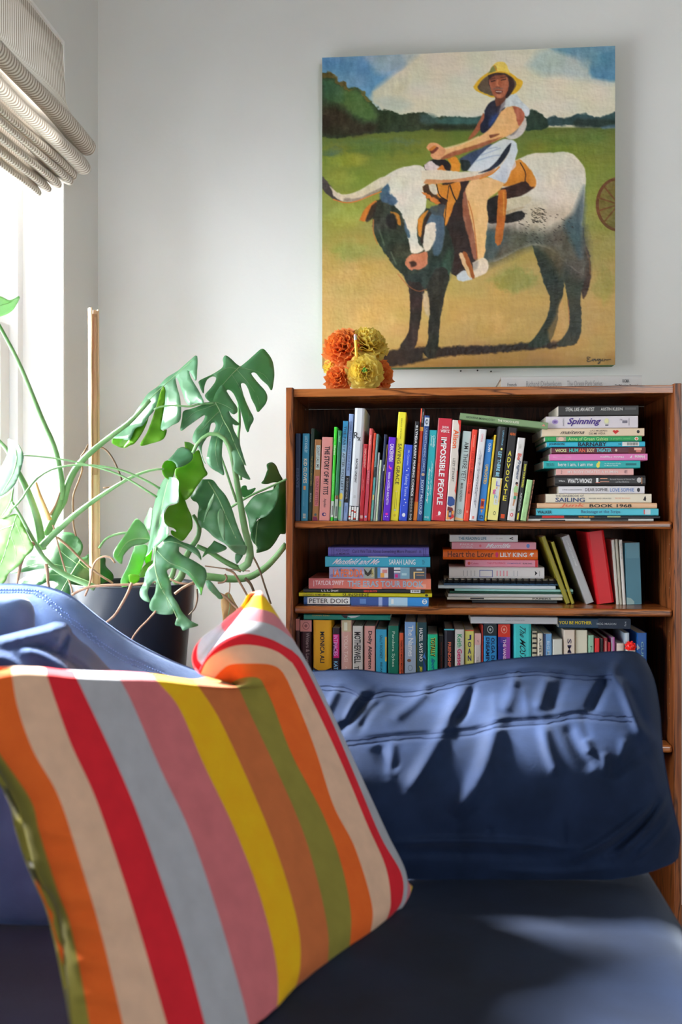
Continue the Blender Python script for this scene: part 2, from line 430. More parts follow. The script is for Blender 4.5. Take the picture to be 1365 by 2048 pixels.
def cover(P, soft, wob=.35, sharp=False):
    P = np.array(P if sharp else smooth_poly(P), float)
    m = 3 * soft + 4
    sel = (cxp > P[:, 0].min() - m) & (cxp < P[:, 0].max() + m) & (cyp > P[:, 1].min() - m) & (cyp < P[:, 1].max() + m)
    x = cxp[sel] + wob * WBL[sel]; y = cyp[sel] - wob * WBL[sel]
    ins = np.zeros(x.shape, bool); dist = np.full(x.shape, 1e9)
    for (ax, ay), (bx, by) in zip(P, np.roll(P, -1, 0)):
        cr = ((ay > y) != (by > y))
        if by != ay: ins ^= cr & (x < (bx - ax) * (y - ay) / (by - ay) + ax)
        dx, dy = bx - ax, by - ay; L = dx * dx + dy * dy + 1e-9
        t = np.clip(((x - ax) * dx + (y - ay) * dy) / L, 0, 1)
        dist = np.minimum(dist, (x - ax - t * dx) ** 2 + (y - ay - t * dy) ** 2)
    sd = np.sqrt(dist) * np.where(ins, 1, -1)
    a = np.clip(sd / (2 * soft) + .5, 0, 1)
    return sel, a
def pp(col, P, soft=1.0, op=1.0, wob=.35, var=10, sharp=False):
    sel, a = cover(P, soft, wob, sharp)
    a = (a * op)[:, None]
    base = np.array(col, float)[None, :] + (vnoise(7, 18, 31)[sel] * var * 2 + vnoise(3, 3, 32)[sel] * var)[:, None]
    img[sel] = img[sel] * (1 - a) + base * a
def stroke(col, P, w, soft=.6, op=1.0):
    pts = [(p.x, p.y) for p in catmull([(x, y, 0) for x, y in P], max(8, len(P) * 4))]
    m = w + 4; xs = [p[0] for p in pts]; ys = [p[1] for p in pts]
    sel = (cxp > min(xs) - m) & (cxp < max(xs) + m) & (cyp > min(ys) - m) & (cyp < max(ys) + m)
    x = cxp[sel]; y = cyp[sel]; dist = np.full(x.shape, 1e9)
    for (ax, ay), (bx, by) in zip(pts, pts[1:]):
        dx, dy = bx - ax, by - ay; L = dx * dx + dy * dy + 1e-9
        t = np.clip(((x - ax) * dx + (y - ay) * dy) / L, 0, 1)
        dist = np.minimum(dist, (x - ax - t * dx) ** 2 + (y - ay - t * dy) ** 2)
    a = (np.clip((w / 2 - np.sqrt(dist)) / (2 * soft) + .5, 0, 1) * op)[:, None]
    img[sel] = img[sel] * (1 - a) + np.array(col, float) * a
# sky
pp((112, 160, 196), [(640, 115), (740, 108), (800, 104), (815, 130), (795, 145), (772, 165), (752, 182), (744, 205), (765, 226), (700, 230), (640, 190)], 6)
pp((172, 190, 198), [(730, 112), (830, 105), (850, 100), (830, 120), (800, 142), (770, 152), (745, 140)], 7, .8)
pp((90, 142, 186), [(640, 118), (700, 120), (745, 130), (740, 150), (690, 152), (640, 140)], 8, .7)
pp((226, 216, 186), [(748, 186), (766, 176), (790, 158), (815, 142), (830, 160), (800, 190), (755, 198)], 3)
pp((186, 196, 190), [(750, 200), (790, 195), (830, 210), (800, 226), (770, 222)], 8, .5)
pp((176, 192, 190), [(1060, 130), (1100, 95), (1240, 84), (1240, 160), (1180, 158), (1130, 150), (1090, 150)], 9, .8)
pp((94, 146, 172), [(1105, 94), (1240, 84), (1240, 112), (1180, 118), (1140, 108)], 6, .9)
pp((84, 138, 166), [(1188, 112), (1240, 100), (1240, 156), (1200, 156), (1182, 146)], 4, .95)
pp((120, 160, 178), [(1150, 105), (1200, 100), (1195, 130), (1170, 130)], 7, .6)
# field
for (col, x0, x1, y, h) in [((92, 118, 70), 650, 840, 286, 5), ((66, 96, 92), 650, 690, 306, 6), ((150, 155, 50), 650, 740, 320, 14), ((96, 120, 48), 1060, 1230, 275, 12), ((84, 110, 84), 780, 850, 284, 3), ((118, 132, 44), 1080, 1230, 300, 10), ((150, 160, 62), 650, 720, 360, 16), ((88, 112, 50), 700, 860, 300, 8), ((166, 170, 80), 650, 740, 430, 22), ((190, 158, 90), 660, 760, 560, 30), ((140, 146, 70), 980, 1080, 560, 26), ((206, 168, 96), 900, 1060, 650, 30), ((152, 146, 66), 1180, 1230, 450, 40), ((160, 150, 70), 1190, 1230, 570, 40), ((206, 170, 100), 690, 800, 640, 26), ((150, 152, 74), 660, 740, 500, 22)]:
    pp(col, [(x0, y), ((x0 + x1) / 2, y - h), (x1, y), ((x0 + x1) / 2, y + h)], 7, .75, 2)
# trees
pp((44, 58, 36), [(638, 146), (652, 147), (668, 152), (678, 166), (692, 168), (698, 178), (714, 178), (728, 186), (740, 200), (752, 212), (766, 221), (786, 221), (806, 230), (832, 226), (852, 226), (872, 236), (900, 233), (942, 236), (975, 232), (978, 256), (930, 256), (880, 258), (840, 262), (790, 266), (740, 268), (638, 272)], 1.5, 1, 1.0, 14)
pp((84, 116, 62), [(686, 180), (710, 182), (728, 190), (742, 208), (754, 222), (756, 238), (738, 244), (712, 234), (690, 216), (678, 200)], 7, .9, .8)
pp((62, 102, 66), [(646, 160), (668, 162), (684, 178), (690, 205), (670, 208), (650, 200)], 5, .85, .8)
pp((150, 110, 46), [(640, 148), (652, 147), (670, 152), (682, 166), (694, 169), (700, 180), (712, 180), (698, 184), (684, 176), (668, 162), (650, 156)], 1.5, .55, 1.5)
pp((150, 110, 46), [(722, 182), (734, 194), (744, 206), (740, 206), (728, 194)], 1.5, .6, 1.5)
pp((52, 44, 26), [(645, 215), (680, 222), (720, 246), (760, 252), (740, 268), (645, 272)], 6, .9, .8, 16)
pp((66, 96, 94), [(846, 228), (872, 230), (884, 242), (872, 250), (845, 246)], 4, .75)
pp((60, 100, 92), [(878, 242), (904, 234), (944, 236), (975, 232), (975, 246), (920, 250), (884, 250)], 3, .85)
pp((38, 46, 28), [(870, 250), (920, 250), (978, 252), (978, 258), (880, 262)], 3, .9)
pp((44, 74, 76), [(1092, 240), (1112, 231), (1140, 235), (1160, 226), (1186, 228), (1204, 232), (1240, 222), (1240, 250), (1160, 250), (1092, 250)], 1.5, 1, .8)
pp((30, 48, 40), [(1158, 236), (1200, 236), (1236, 240), (1236, 252), (1160, 254), (1150, 246)], 3, .85)
pp((90, 118, 140), [(1205, 252), (1240, 246), (1240, 254), (1210, 256)], 2, .7)
pp((32, 56, 42), [(1050, 250), (1056, 228), (1068, 219), (1086, 225), (1099, 238), (1100, 254), (1070, 260), (1052, 260)], 1.5, 1, .8)
# wheel at the right edge
for rr, ww, cc in ((0, 0, None),):
    pts = [(1240 + 42 * math.cos(t), 408 + 52 * math.sin(t)) for t in [math.pi / 2 + math.pi * k / 12 for k in range(13)]]
    pp((116, 100, 46), pts + [(1245, 408)], 2, .85)
    stroke((104, 62, 26), pts, 6)
    for k in (3, 5, 7, 9): stroke((112, 70, 30), [(1240, 408), pts[k]], 3)
# shadow on the ground
pp((48, 34, 24), [(765, 708), (800, 696), (850, 694), (905, 693), (1000, 690), (1060, 685), (1140, 682), (1158, 686), (1130, 694), (1060, 700), (985, 707), (915, 710), (870, 716), (830, 726), (790, 732), (752, 732)], 2.5, 1, 1.0)
pp((200, 160, 92), [(850, 706), (862, 704), (866, 712), (852, 716)], 2, .8)
# tail, hind legs
pp((58, 36, 22), [(1157, 430), (1164, 440), (1168, 480), (1180, 500), (1186, 530), (1183, 570), (1172, 598), (1166, 575), (1162, 530), (1158, 480)], 1.5, 1, .6, 16)
stroke((150, 92, 36), [(1170, 488), (1182, 520), (1184, 548)], 2, 1, .7)
pp((42, 50, 38), [(1068, 485), (1082, 530), (1096, 575), (1105, 600), (1101, 628), (1090, 652), (1074, 676), (1060, 692), (1088, 694), (1106, 682), (1118, 650), (1122, 618), (1132, 580), (1130, 530), (1110, 490)], 1.2, 1, .5)
pp((206, 158, 96), [(1100, 660), (1112, 640), (1122, 610), (1128, 600), (1138, 640), (1134, 668), (1118, 686), (1104, 684)], 3, .45)
pp((54, 58, 44), [(1078, 480), (1108, 520), (1130, 556), (1141, 605), (1143, 650), (1132, 674), (1116, 692), (1152, 690), (1164, 672), (1167, 640), (1166, 590), (1174, 545), (1168, 450), (1120, 430)], 1.2, 1, .4)
stroke((170, 90, 60), [(1141, 600), (1143, 648)], 1.5, .8, .6)
# body
pp((222, 212, 194), [(1032, 322), (1050, 314), (1072, 306), (1104, 305), (1140, 303), (1158, 314), (1174, 338), (1175, 370), (1172, 410), (1168, 455), (1172, 540), (1160, 545), (1130, 520), (1105, 500), (1075, 490), (1045, 498), (1012, 516), (985, 524), (958, 505), (955, 420), (1000, 390)], 1.3, 1, .3, 5)
pp((184, 166, 140), [(1060, 400), (1110, 410), (1150, 420), (1160, 460), (1090, 470), (1030, 460), (1020, 420)], 16, .6)
pp((82, 80, 68), [(955, 452), (1000, 448), (1050, 458), (1095, 462), (1130, 448), (1150, 440), (1178, 470), (1176, 560), (1130, 530), (1100, 502), (1070, 494), (1010, 520), (960, 530)], 11, .95, 1, 14)
pp((70, 92, 98), [(1172, 372), (1174, 420), (1168, 460), (1166, 520), (1140, 470), (1132, 445), (1150, 425), (1162, 395)], 6, .9)
pp((66, 84, 86), [(962, 455), (990, 460), (1012, 470), (1000, 508), (985, 520), (965, 505)], 5, .85)
pp((96, 84, 60), [(1080, 492), (1110, 495), (1130, 520), (1125, 560), (1105, 520)], 6, .7)
r2 = np.random.RandomState(11)
for k in range(150):
    x = 1040 + r2.rand() * 110; y = 425 + r2.rand() * 60
    if r2.rand() < .5: x = 1068 + r2.rand() * 28; y = 415 + r2.rand() * 30
    s = .8 + r2.rand() * 1.2
    stroke((48, 40, 34), [(x - s, y), (x + s, y + r2.rand() * 2)], 1.3, .5, .8)
# chest, blanket, front legs
pp((44, 30, 25), [(893, 350), (938, 352), (944, 400), (938, 440), (950, 480), (958, 520), (942, 546), (912, 550), (892, 500), (880, 430)], 1.2, 1, .4, 6)
pp((42, 52, 44), [(782, 480), (806, 540), (820, 570), (830, 582), (852, 580), (868, 582), (892, 574), (906, 545), (914, 510), (906, 470), (885, 430), (850, 420)], 1.5, 1, .5, 14)
pp((54, 82, 64), [(885, 540), (900, 500), (910, 505), (908, 545), (894, 572), (880, 575)], 5, .7)
pp((50, 38, 30), [(820, 560), (824, 600), (824, 642), (818, 670), (802, 696), (832, 698), (842, 660), (849, 612), (852, 572)], 1.2, 1, .5, 14)
pp((42, 40, 32), [(858, 572), (864, 612), (862, 650), (860, 684), (850, 706), (872, 716), (882, 692), (884, 650), (892, 602), (904, 548), (880, 535)], 1.2, 1, .5, 14)
pp((196, 172, 136), [(851, 588), (860, 582), (864, 610), (862, 635), (853, 618)], 2, .9)
stroke((170, 96, 50), [(800, 548), (822, 572), (842, 582), (858, 578)], 2, 1, .7)
# head
pp((50, 58, 44), [(755, 402), (770, 396), (790, 378), (830, 380), (858, 420), (856, 470), (858, 505), (862, 522), (855, 538), (838, 545), (818, 548), (796, 538), (776, 510), (758, 482), (748, 452), (750, 422)], 1.3, 1, .5, 16)
stroke((186, 118, 56), [(750, 440), (750, 465), (758, 488)], 2.5, .8, .8)
stroke((120, 130, 104), [(786, 505), (796, 528)], 3, 1.5, .6); stroke((110, 120, 96), [(762, 460), (772, 490)], 3, 1.5, .6)
pp((224, 216, 196), [(762, 366), (776, 352), (796, 340), (822, 332), (846, 332), (858, 344), (856, 370), (858, 396), (855, 420), (842, 436), (838, 462), (842, 486), (853, 500), (828, 506), (822, 480), (815, 450), (806, 424), (792, 410), (786, 392), (772, 378)], 1.3, 1, .5, 7)
pp((64, 94, 116), [(768, 376), (780, 368), (786, 388), (800, 402), (788, 412), (772, 406), (762, 396)], 2, .95, .8)
pp((204, 132, 44), [(784, 424), (800, 428), (806, 442), (804, 452), (796, 444), (786, 438)], 1.3, .9)
pp((24, 24, 20), [(778, 430), (790, 428), (798, 442), (796, 456), (784, 456), (776, 444)], 2, .95)
pp((58, 86, 106), [(813, 440), (818, 452), (825, 470), (822, 476), (814, 460)], 1.2, .85)
pp((196, 122, 88), [(816, 518), (828, 508), (846, 506), (858, 503), (861, 522), (856, 532), (842, 540), (824, 538), (816, 530)], 1.4, 1, .6)
pp((52, 34, 24), [(822, 524), (834, 522), (838, 530), (828, 534)], 1.5, .9)
pp((206, 120, 42), [(721, 441), (730, 422), (744, 408), (757, 402), (752, 420), (744, 434), (732, 443)], 1.2)
pp((40, 36, 28), [(746, 412), (758, 404), (752, 430), (742, 442), (734, 441)], 1.5, .9)
# left horn
pp((72, 66, 60), [(643, 350), (656, 366), (672, 386), (690, 398), (680, 404), (662, 394), (643, 374)], 1.3)
pp((222, 208, 180), [(660, 374), (676, 386), (694, 390), (720, 382), (750, 364), (770, 354), (786, 356), (772, 374), (748, 390), (718, 402), (694, 405), (672, 396)], 1.3, .95)
pp((140, 128, 116), [(690, 398), (720, 396), (752, 382), (768, 374), (764, 382), (740, 394), (715, 403), (690, 404)], 1.5, .8)
stroke((214, 122, 56), [(668, 400), (692, 406), (716, 403), (744, 392), (766, 384)], 2, .7)
# chest front, bridle
pp((76, 98, 114), [(858, 424), (874, 424), (892, 432), (894, 470), (886, 506), (872, 510), (868, 470), (856, 446)], 2, .95)
pp((222, 210, 188), [(854, 452), (868, 444), (877, 448), (876, 474), (866, 498), (854, 502), (850, 480)], 1.5, 1, .8)
pp((52, 38, 30), [(842, 470), (854, 440), (862, 424), (870, 424), (856, 450), (850, 490)], 1.2)
pp((208, 132, 46), [(840, 440), (850, 428), (862, 420), (858, 428), (850, 446), (846, 474), (840, 464)], 1.2)
pp((74, 78, 80), [(868, 412), (896, 410), (896, 428), (876, 430), (864, 420)], 1.5, .9)
# saddle
pp((34, 26, 26), [(852, 332), (868, 320), (892, 318), (906, 330), (905, 342), (886, 344), (860, 344)], 1.2)
pp((216, 196, 188), [(854, 330), (866, 322), (876, 330), (890, 336), (892, 342), (858, 341)], 1.3)
pp((206, 120, 40), [(880, 338), (890, 330), (898, 336), (900, 343), (884, 343)], 1.2)
pp((38, 28, 30), [(884, 322), (900, 322), (912, 338), (902, 344), (894, 336)], 1.2)
pp((218, 138, 38), [(900, 318), (914, 314), (924, 322), (926, 340), (918, 346), (906, 344), (908, 330)], 1.2)
pp((208, 130, 42), [(850, 374), (862, 366), (880, 366), (896, 370), (912, 366), (926, 364), (924, 390), (914, 408), (906, 430), (897, 452), (893, 430), (898, 400), (884, 396), (870, 402), (854, 388)], 1.2, 1, .5)
pp((40, 30, 26), [(850, 374), (860, 368), (866, 380), (880, 392), (886, 404), (870, 404), (856, 394)], 1.2, .8)
pp((220, 204, 180), [(862, 370), (876, 368), (880, 386), (874, 390), (864, 380)], 1.3)
pp((206, 120, 50), [(848, 384), (866, 392), (886, 404), (880, 408), (862, 398), (850, 392)], 1, 1, 1)
stroke((30, 22, 20), [(878, 368), (884, 390), (900, 402)], 2); stroke((30, 22, 20), [(905, 370), (912, 390), (918, 402)], 2.5); stroke((30, 22, 20), [(903, 372), (898, 410), (894, 450)], 1.5)
pp((206, 130, 40), [(1036, 322), (1046, 318), (1060, 332), (1074, 352), (1077, 370), (1068, 378), (1054, 368), (1020, 372), (1008, 368), (1020, 350), (1030, 335)], 1.2)
pp((54, 28, 22), [(1008, 376), (1030, 370), (1056, 362), (1066, 374), (1074, 374), (1050, 390), (1014, 398), (1002, 390)], 1.3)
stroke((54, 30, 20), [(1046, 325), (1056, 345), (1055, 364)], 2)
pp((212, 190, 176), [(1026, 338), (1034, 322), (1038, 330), (1030, 340)], 1)
pp((30, 24, 24), [(978, 400), (1002, 390), (1012, 398), (1008, 440), (984, 446), (978, 430)], 1.5)
pp((208, 192, 162), [(1014, 400), (1040, 394), (1064, 391), (1067, 402), (1050, 412), (1018, 420), (1012, 412)], 1.4, 1, .7)
pp((190, 168, 136), [(1016, 422), (1050, 412), (1052, 416), (1018, 428)], 1.2)
pp((34, 28, 24), [(1014, 430), (1050, 421), (1052, 437), (1016, 446)], 1.2)
# trousers, shirt
pp((62, 72, 98), [(924, 318), (944, 306), (964, 298), (990, 288), (992, 310), (960, 330), (940, 340)], 2)
pp((30, 40, 38), [(926, 320), (944, 322), (946, 338), (930, 342)], 1.5)
pp((212, 214, 214), [(940, 342), (956, 322), (972, 304), (992, 288), (1014, 278), (1034, 281), (1041, 296), (1038, 312), (1030, 336), (1022, 356), (1014, 367), (994, 362), (978, 352), (958, 346)], 1.3, 1, .4, 5)
for s in ([(958, 322), (990, 312), (1010, 310)], [(968, 310), (990, 302), (1006, 296)], [(980, 298), (1000, 294)]): stroke((150, 164, 190), s, 2, 1, .7)
pp((176, 186, 196), [(994, 360), (1014, 330), (1022, 340), (1014, 366)], 4, .5)
pp((168, 96, 62), [(972, 226), (978, 236), (962, 264), (950, 276), (940, 280), (956, 256)], 1.2)
pp((30, 34, 52), [(974, 222), (984, 206), (1000, 198), (1014, 196), (1016, 212), (1006, 236), (990, 256), (972, 266), (966, 252), (974, 236)], 1.2)
pp((44, 70, 130), [(990, 232), (1004, 224), (998, 240), (984, 252)], 4, .8)
pp((206, 196, 184), [(1044, 246), (1056, 234), (1058, 252), (1048, 270), (1030, 278), (1014, 272), (1024, 260)], 1.2)
pp((90, 84, 84), [(1018, 270), (1036, 256), (1046, 246), (1034, 268)], 2, .7)
pp((210, 216, 218), [(1008, 206), (1024, 192), (1038, 187), (1048, 202), (1062, 214), (1064, 228), (1056, 232), (1046, 218), (1028, 212), (1012, 216), (1004, 228)], 1.3)
pp((90, 80, 90), [(1006, 204), (1016, 196), (1014, 212), (1004, 230), (1000, 226)], 2, .6)
# near arm and hand
pp((232, 178, 116), [(1008, 222), (1026, 212), (1046, 216), (1052, 236), (1040, 258), (1016, 274), (978, 288), (934, 304), (900, 316), (880, 320), (866, 312), (880, 302), (920, 292), (958, 276), (986, 256)], 1.3, 1, .4, 6)
pp((178, 98, 72), [(1030, 212), (1044, 214), (1054, 226), (1052, 240), (1042, 252), (1038, 232)], 1.2)
pp((160, 90, 56), [(1010, 274), (980, 290), (934, 306), (896, 318), (884, 318), (910, 304), (950, 292), (985, 280)], 1.5, .95)
pp((120, 60, 36), [(984, 270), (1006, 266), (998, 272), (986, 276)], 1.2, .9)
stroke((244, 204, 150), [(886, 300), (930, 288), (962, 274)], 4, 1.5, .8)
pp((222, 156, 104), [(857, 296), (864, 287), (876, 286), (888, 292), (896, 302), (888, 316), (872, 319), (866, 310), (872, 302), (862, 302)], 1.2)
pp((110, 50, 28), [(864, 302), (874, 294), (882, 296), (876, 304), (868, 308)], 1.2)
pp((200, 120, 44), [(862, 300), (872, 292), (878, 294), (868, 302)], 1)
# leg
pp((150, 92, 68), [(932, 386), (944, 372), (950, 400), (952, 450), (960, 515), (952, 516), (944, 480), (934, 446), (930, 412)], 1.3)
pp((232, 184, 122), [(936, 378), (946, 362), (970, 354), (1000, 360), (1013, 368), (1000, 384), (982, 398), (979, 414), (982, 436), (978, 470), (974, 512), (962, 522), (957, 490), (950, 450), (944, 424), (940, 404)], 1.3, 1, .4, 6)
stroke((186, 96, 40), [(942, 402), (950, 430), (956, 470), (960, 516)], 2, .8, .8)
pp((226, 204, 176), [(950, 526), (964, 518), (976, 516), (983, 530), (978, 545), (962, 553), (946, 556), (952, 540)], 1.3)
pp((150, 140, 130), [(950, 526), (962, 522), (960, 536), (952, 540)], 2, .7)
pp((196, 198, 200), [(919, 550), (932, 541), (944, 546), (954, 556), (934, 562), (920, 560)], 1.3)
pp((212, 176, 130), [(923, 508), (930, 504), (940, 524), (950, 552), (944, 556), (934, 536)], 1)
pp((156, 84, 34), [(930, 506), (936, 502), (946, 524), (955, 552), (950, 558), (942, 536)], 1)
# right horn, over the trousers
pp((222, 208, 182), [(846, 342), (880, 340), (920, 343), (956, 343), (980, 338), (1000, 322), (1014, 302), (1027, 286), (1022, 308), (1008, 330), (988, 348), (960, 358), (920, 363), (880, 366), (852, 366)], 1.2, 1, .3, 5)
pp((204, 138, 88), [(856, 360), (910, 359), (950, 353), (980, 344), (996, 332), (990, 346), (964, 358), (920, 364), (856, 368)], 1.2)
pp((34, 40, 54), [(962, 346), (984, 336), (1002, 318), (1014, 300), (1028, 285), (1022, 306), (1006, 328), (984, 342)], 1.1)
stroke((214, 132, 44), [(966, 357), (988, 348), (1004, 334)], 3, .8)
# girth strap
pp((184, 100, 32), [(1002, 382), (1016, 378), (1019, 400), (1016, 440), (1010, 480), (1004, 491), (996, 484), (999, 440)], 1.2)
stroke((226, 160, 70), [(1013, 384), (1013, 430)], 2.5, 1, .6)
# hat, face
pp((226, 176, 40), [(952, 174), (962, 160), (978, 147), (992, 141), (1012, 140), (1026, 145), (1040, 155), (1051, 163), (1046, 176), (1034, 187), (1016, 190), (996, 195), (976, 190), (958, 182)], 1.1, 1, .2, 6)
pp((100, 82, 62), [(960, 174), (970, 160), (984, 150), (1008, 145), (1024, 150), (1038, 165), (1032, 180), (1020, 190), (996, 192), (976, 187), (964, 181)], 1.1, 1, .2)
pp((236, 206, 92), [(983, 146), (990, 132), (1002, 123), (1016, 126), (1022, 138), (1025, 146), (1008, 142)], 1.1, 1, .2)
pp((112, 120, 66), [(982, 147), (990, 133), (996, 132), (998, 141)], 1, .9)
stroke((210, 140, 36), [(994, 131), (999, 141)], 2.5, .7, .8)
pp((52, 32, 32), [(982, 150), (1000, 145), (1022, 150), (1034, 166), (1028, 186), (1016, 198), (1010, 190), (986, 176)], 1.2)
pp((108, 62, 46), [(995, 192), (1014, 186), (1016, 198), (1008, 208), (998, 212)], 1.2)
pp((172, 96, 66), [(984, 160), (994, 152), (1014, 150), (1021, 158), (1022, 176), (1016, 190), (1006, 197), (994, 192), (987, 178)], 1.2)
pp((120, 66, 50), [(984, 158), (996, 150), (1014, 150), (1018, 156), (1002, 158), (988, 164)], 1.5, .7)
stroke((60, 34, 28), [(988, 163), (996, 161)], 2, .6); stroke((60, 34, 28), [(1008, 160), (1017, 158)], 2, .6)
stroke((60, 34, 28), [(987, 158), (996, 156)], 1.4, .5, .7); stroke((60, 34, 28), [(1007, 155), (1018, 153)], 1.4, .5, .7)
stroke((206, 124, 86), [(1001, 160), (1000, 168), (1003, 172)], 3, 1, .8)
stroke((110, 58, 42), [(997, 174), (1005, 174)], 1.5, .6)
stroke((120, 92, 80), [(993, 178), (1000, 176), (1010, 177)], 3, .8, .7)
pp((106, 50, 40), [(995, 181), (1003, 180), (1011, 182), (1006, 187), (998, 187)], .8)
stroke((220, 196, 180), [(998, 183), (1008, 183)], 1.6, .5)
pp((206, 128, 92), [(998, 189), (1008, 189), (1006, 195), (1000, 195)], 1.5, .8)
# signature
for s in ([(1184, 716), (1179, 715), (1178, 718), (1182, 719), (1178, 721), (1179, 724), (1185, 723), (1189, 720)], [(1194, 719), (1189, 720), (1190, 723), (1194, 719), (1195, 723), (1199, 719)], [(1203, 719), (1199, 720), (1200, 723), (1204, 719), (1203, 727), (1199, 728), (1205, 723), (1209, 719), (1207, 722), (1211, 723), (1213, 720), (1216, 721), (1224, 720)]):
    stroke((34, 26, 22), s, 1.5, .5)
# brushwork and weave
img += (vnoise(26, 5, 41) * 8 + vnoise(5, 24, 42) * 6 + vnoise(2.4, 2.4, 43) * 4)[..., None]
img[..., 0] += vnoise(40, 26, 44) * 14; img[..., 2] += vnoise(34, 30, 45) * 12
img = np.clip(img, 4, 250)
li = img / 255.0
li = np.where(li <= .04045, li / 12.92, ((li + .055) / 1.055) ** 2.4) * .98
relief = vnoise(5, 2.2, 51) + vnoise(2.2, 6, 52)
pt = thing('painting', 'large unframed painting of a rider in a yellow hat on a white longhorn', 'painting', ((PX0 + PX1) / 2, WY, PZ0))
V = np.stack([gx, PF - .0012 + .0005 * relief, gz], -1).reshape(-1, 3)
me = bpy.data.meshes.new('canvas_face')
idx = np.arange(NX * NY).reshape(NY, NX)
q = np.stack([idx[:-1, :-1], idx[1:, :-1], idx[1:, 1:], idx[:-1, 1:]], -1).reshape(-1, 4)
me.vertices.add(NX * NY); me.vertices.foreach_set('co', (V - np.array(root_loc(pt))).astype(np.float32).ravel())
me.loops.add(q.size); me.loops.foreach_set('vertex_index', q.ravel().astype(np.int32))
me.polygons.add(len(q)); me.polygons.foreach_set('loop_start', np.arange(0, q.size, 4, dtype=np.int32))
me.polygons.foreach_set('use_smooth', np.ones(len(q), dtype=bool))
me.update(calc_edges=True)
ca = me.color_attributes.new('pigment', 'FLOAT_COLOR', 'POINT')
ca.data.foreach_set('color', np.concatenate([np.clip(li, 0, .9).reshape(-1, 3), np.ones((NX * NY, 1))], 1).astype(np.float32).ravel())
m, nt, p = new_mat('oil_paint')
at = nd(nt, 'ShaderNodeVertexColor', layer_name='pigment'); nt.links.new(at.outputs[0], p.inputs['Base Color'])
p.inputs['Roughness'].default_value = .42; p.inputs['Specular IOR Level'].default_value = .35
me.materials.append(m)
o = bpy.data.objects.new('canvas_face', me); C.objects.link(o); o.parent = pt
part('stretcher_edge', bbox_bev(PX0, PX1, PF, WY - .0005, PZ0, PZ1, .002), noisy('green_canvas_edge', (88, 118, 62), (112, 136, 72), 12, g=1.1), pt)
# ================================================================== books
_T = {}
def load_texts(strings):
    obs = {}
    for s in strings:
        for bold in (0, 1):
            cu = bpy.data.curves.new('lettering', 'FONT'); cu.body = s; cu.resolution_u = 2
            cu.offset = .022 if bold else .004
            obs[(s, bold)] = bpy.data.objects.new('lettering', cu); C.objects.link(obs[(s, bold)])
    bpy.context.view_layer.update()
    dg = bpy.context.evaluated_depsgraph_get()
    for k, o in obs.items():
        ev = o.evaluated_get(dg); me = ev.to_mesh()
        V = np.array([v.co[:2] for v in me.vertices]); F = [tuple(p.vertices) for p in me.polygons]
        if len(V):
            mn, mx = V.min(0), V.max(0); V = (V - mn) / np.maximum(mx - mn, 1e-6)
        _T[k] = (V, F); ev.to_mesh_clear()
    for o in obs.values():
        cu = o.data; bpy.data.objects.remove(o); bpy.data.curves.remove(cu)
GB = 1.14                                    # books stand in shade: true pigment against photographed value
def shape_poly(kind, a):
    if kind == 'r':
        t0, t1, u0, u1 = a; return [(t0, u0), (t1, u0), (t1, u1), (t0, u1)]
    if kind == 'o':
        t, u, rt, ru = a; return [(t + rt * math.cos(k * math.pi / 7), u + ru * math.sin(k * math.pi / 7)) for k in range(14)]
    return a
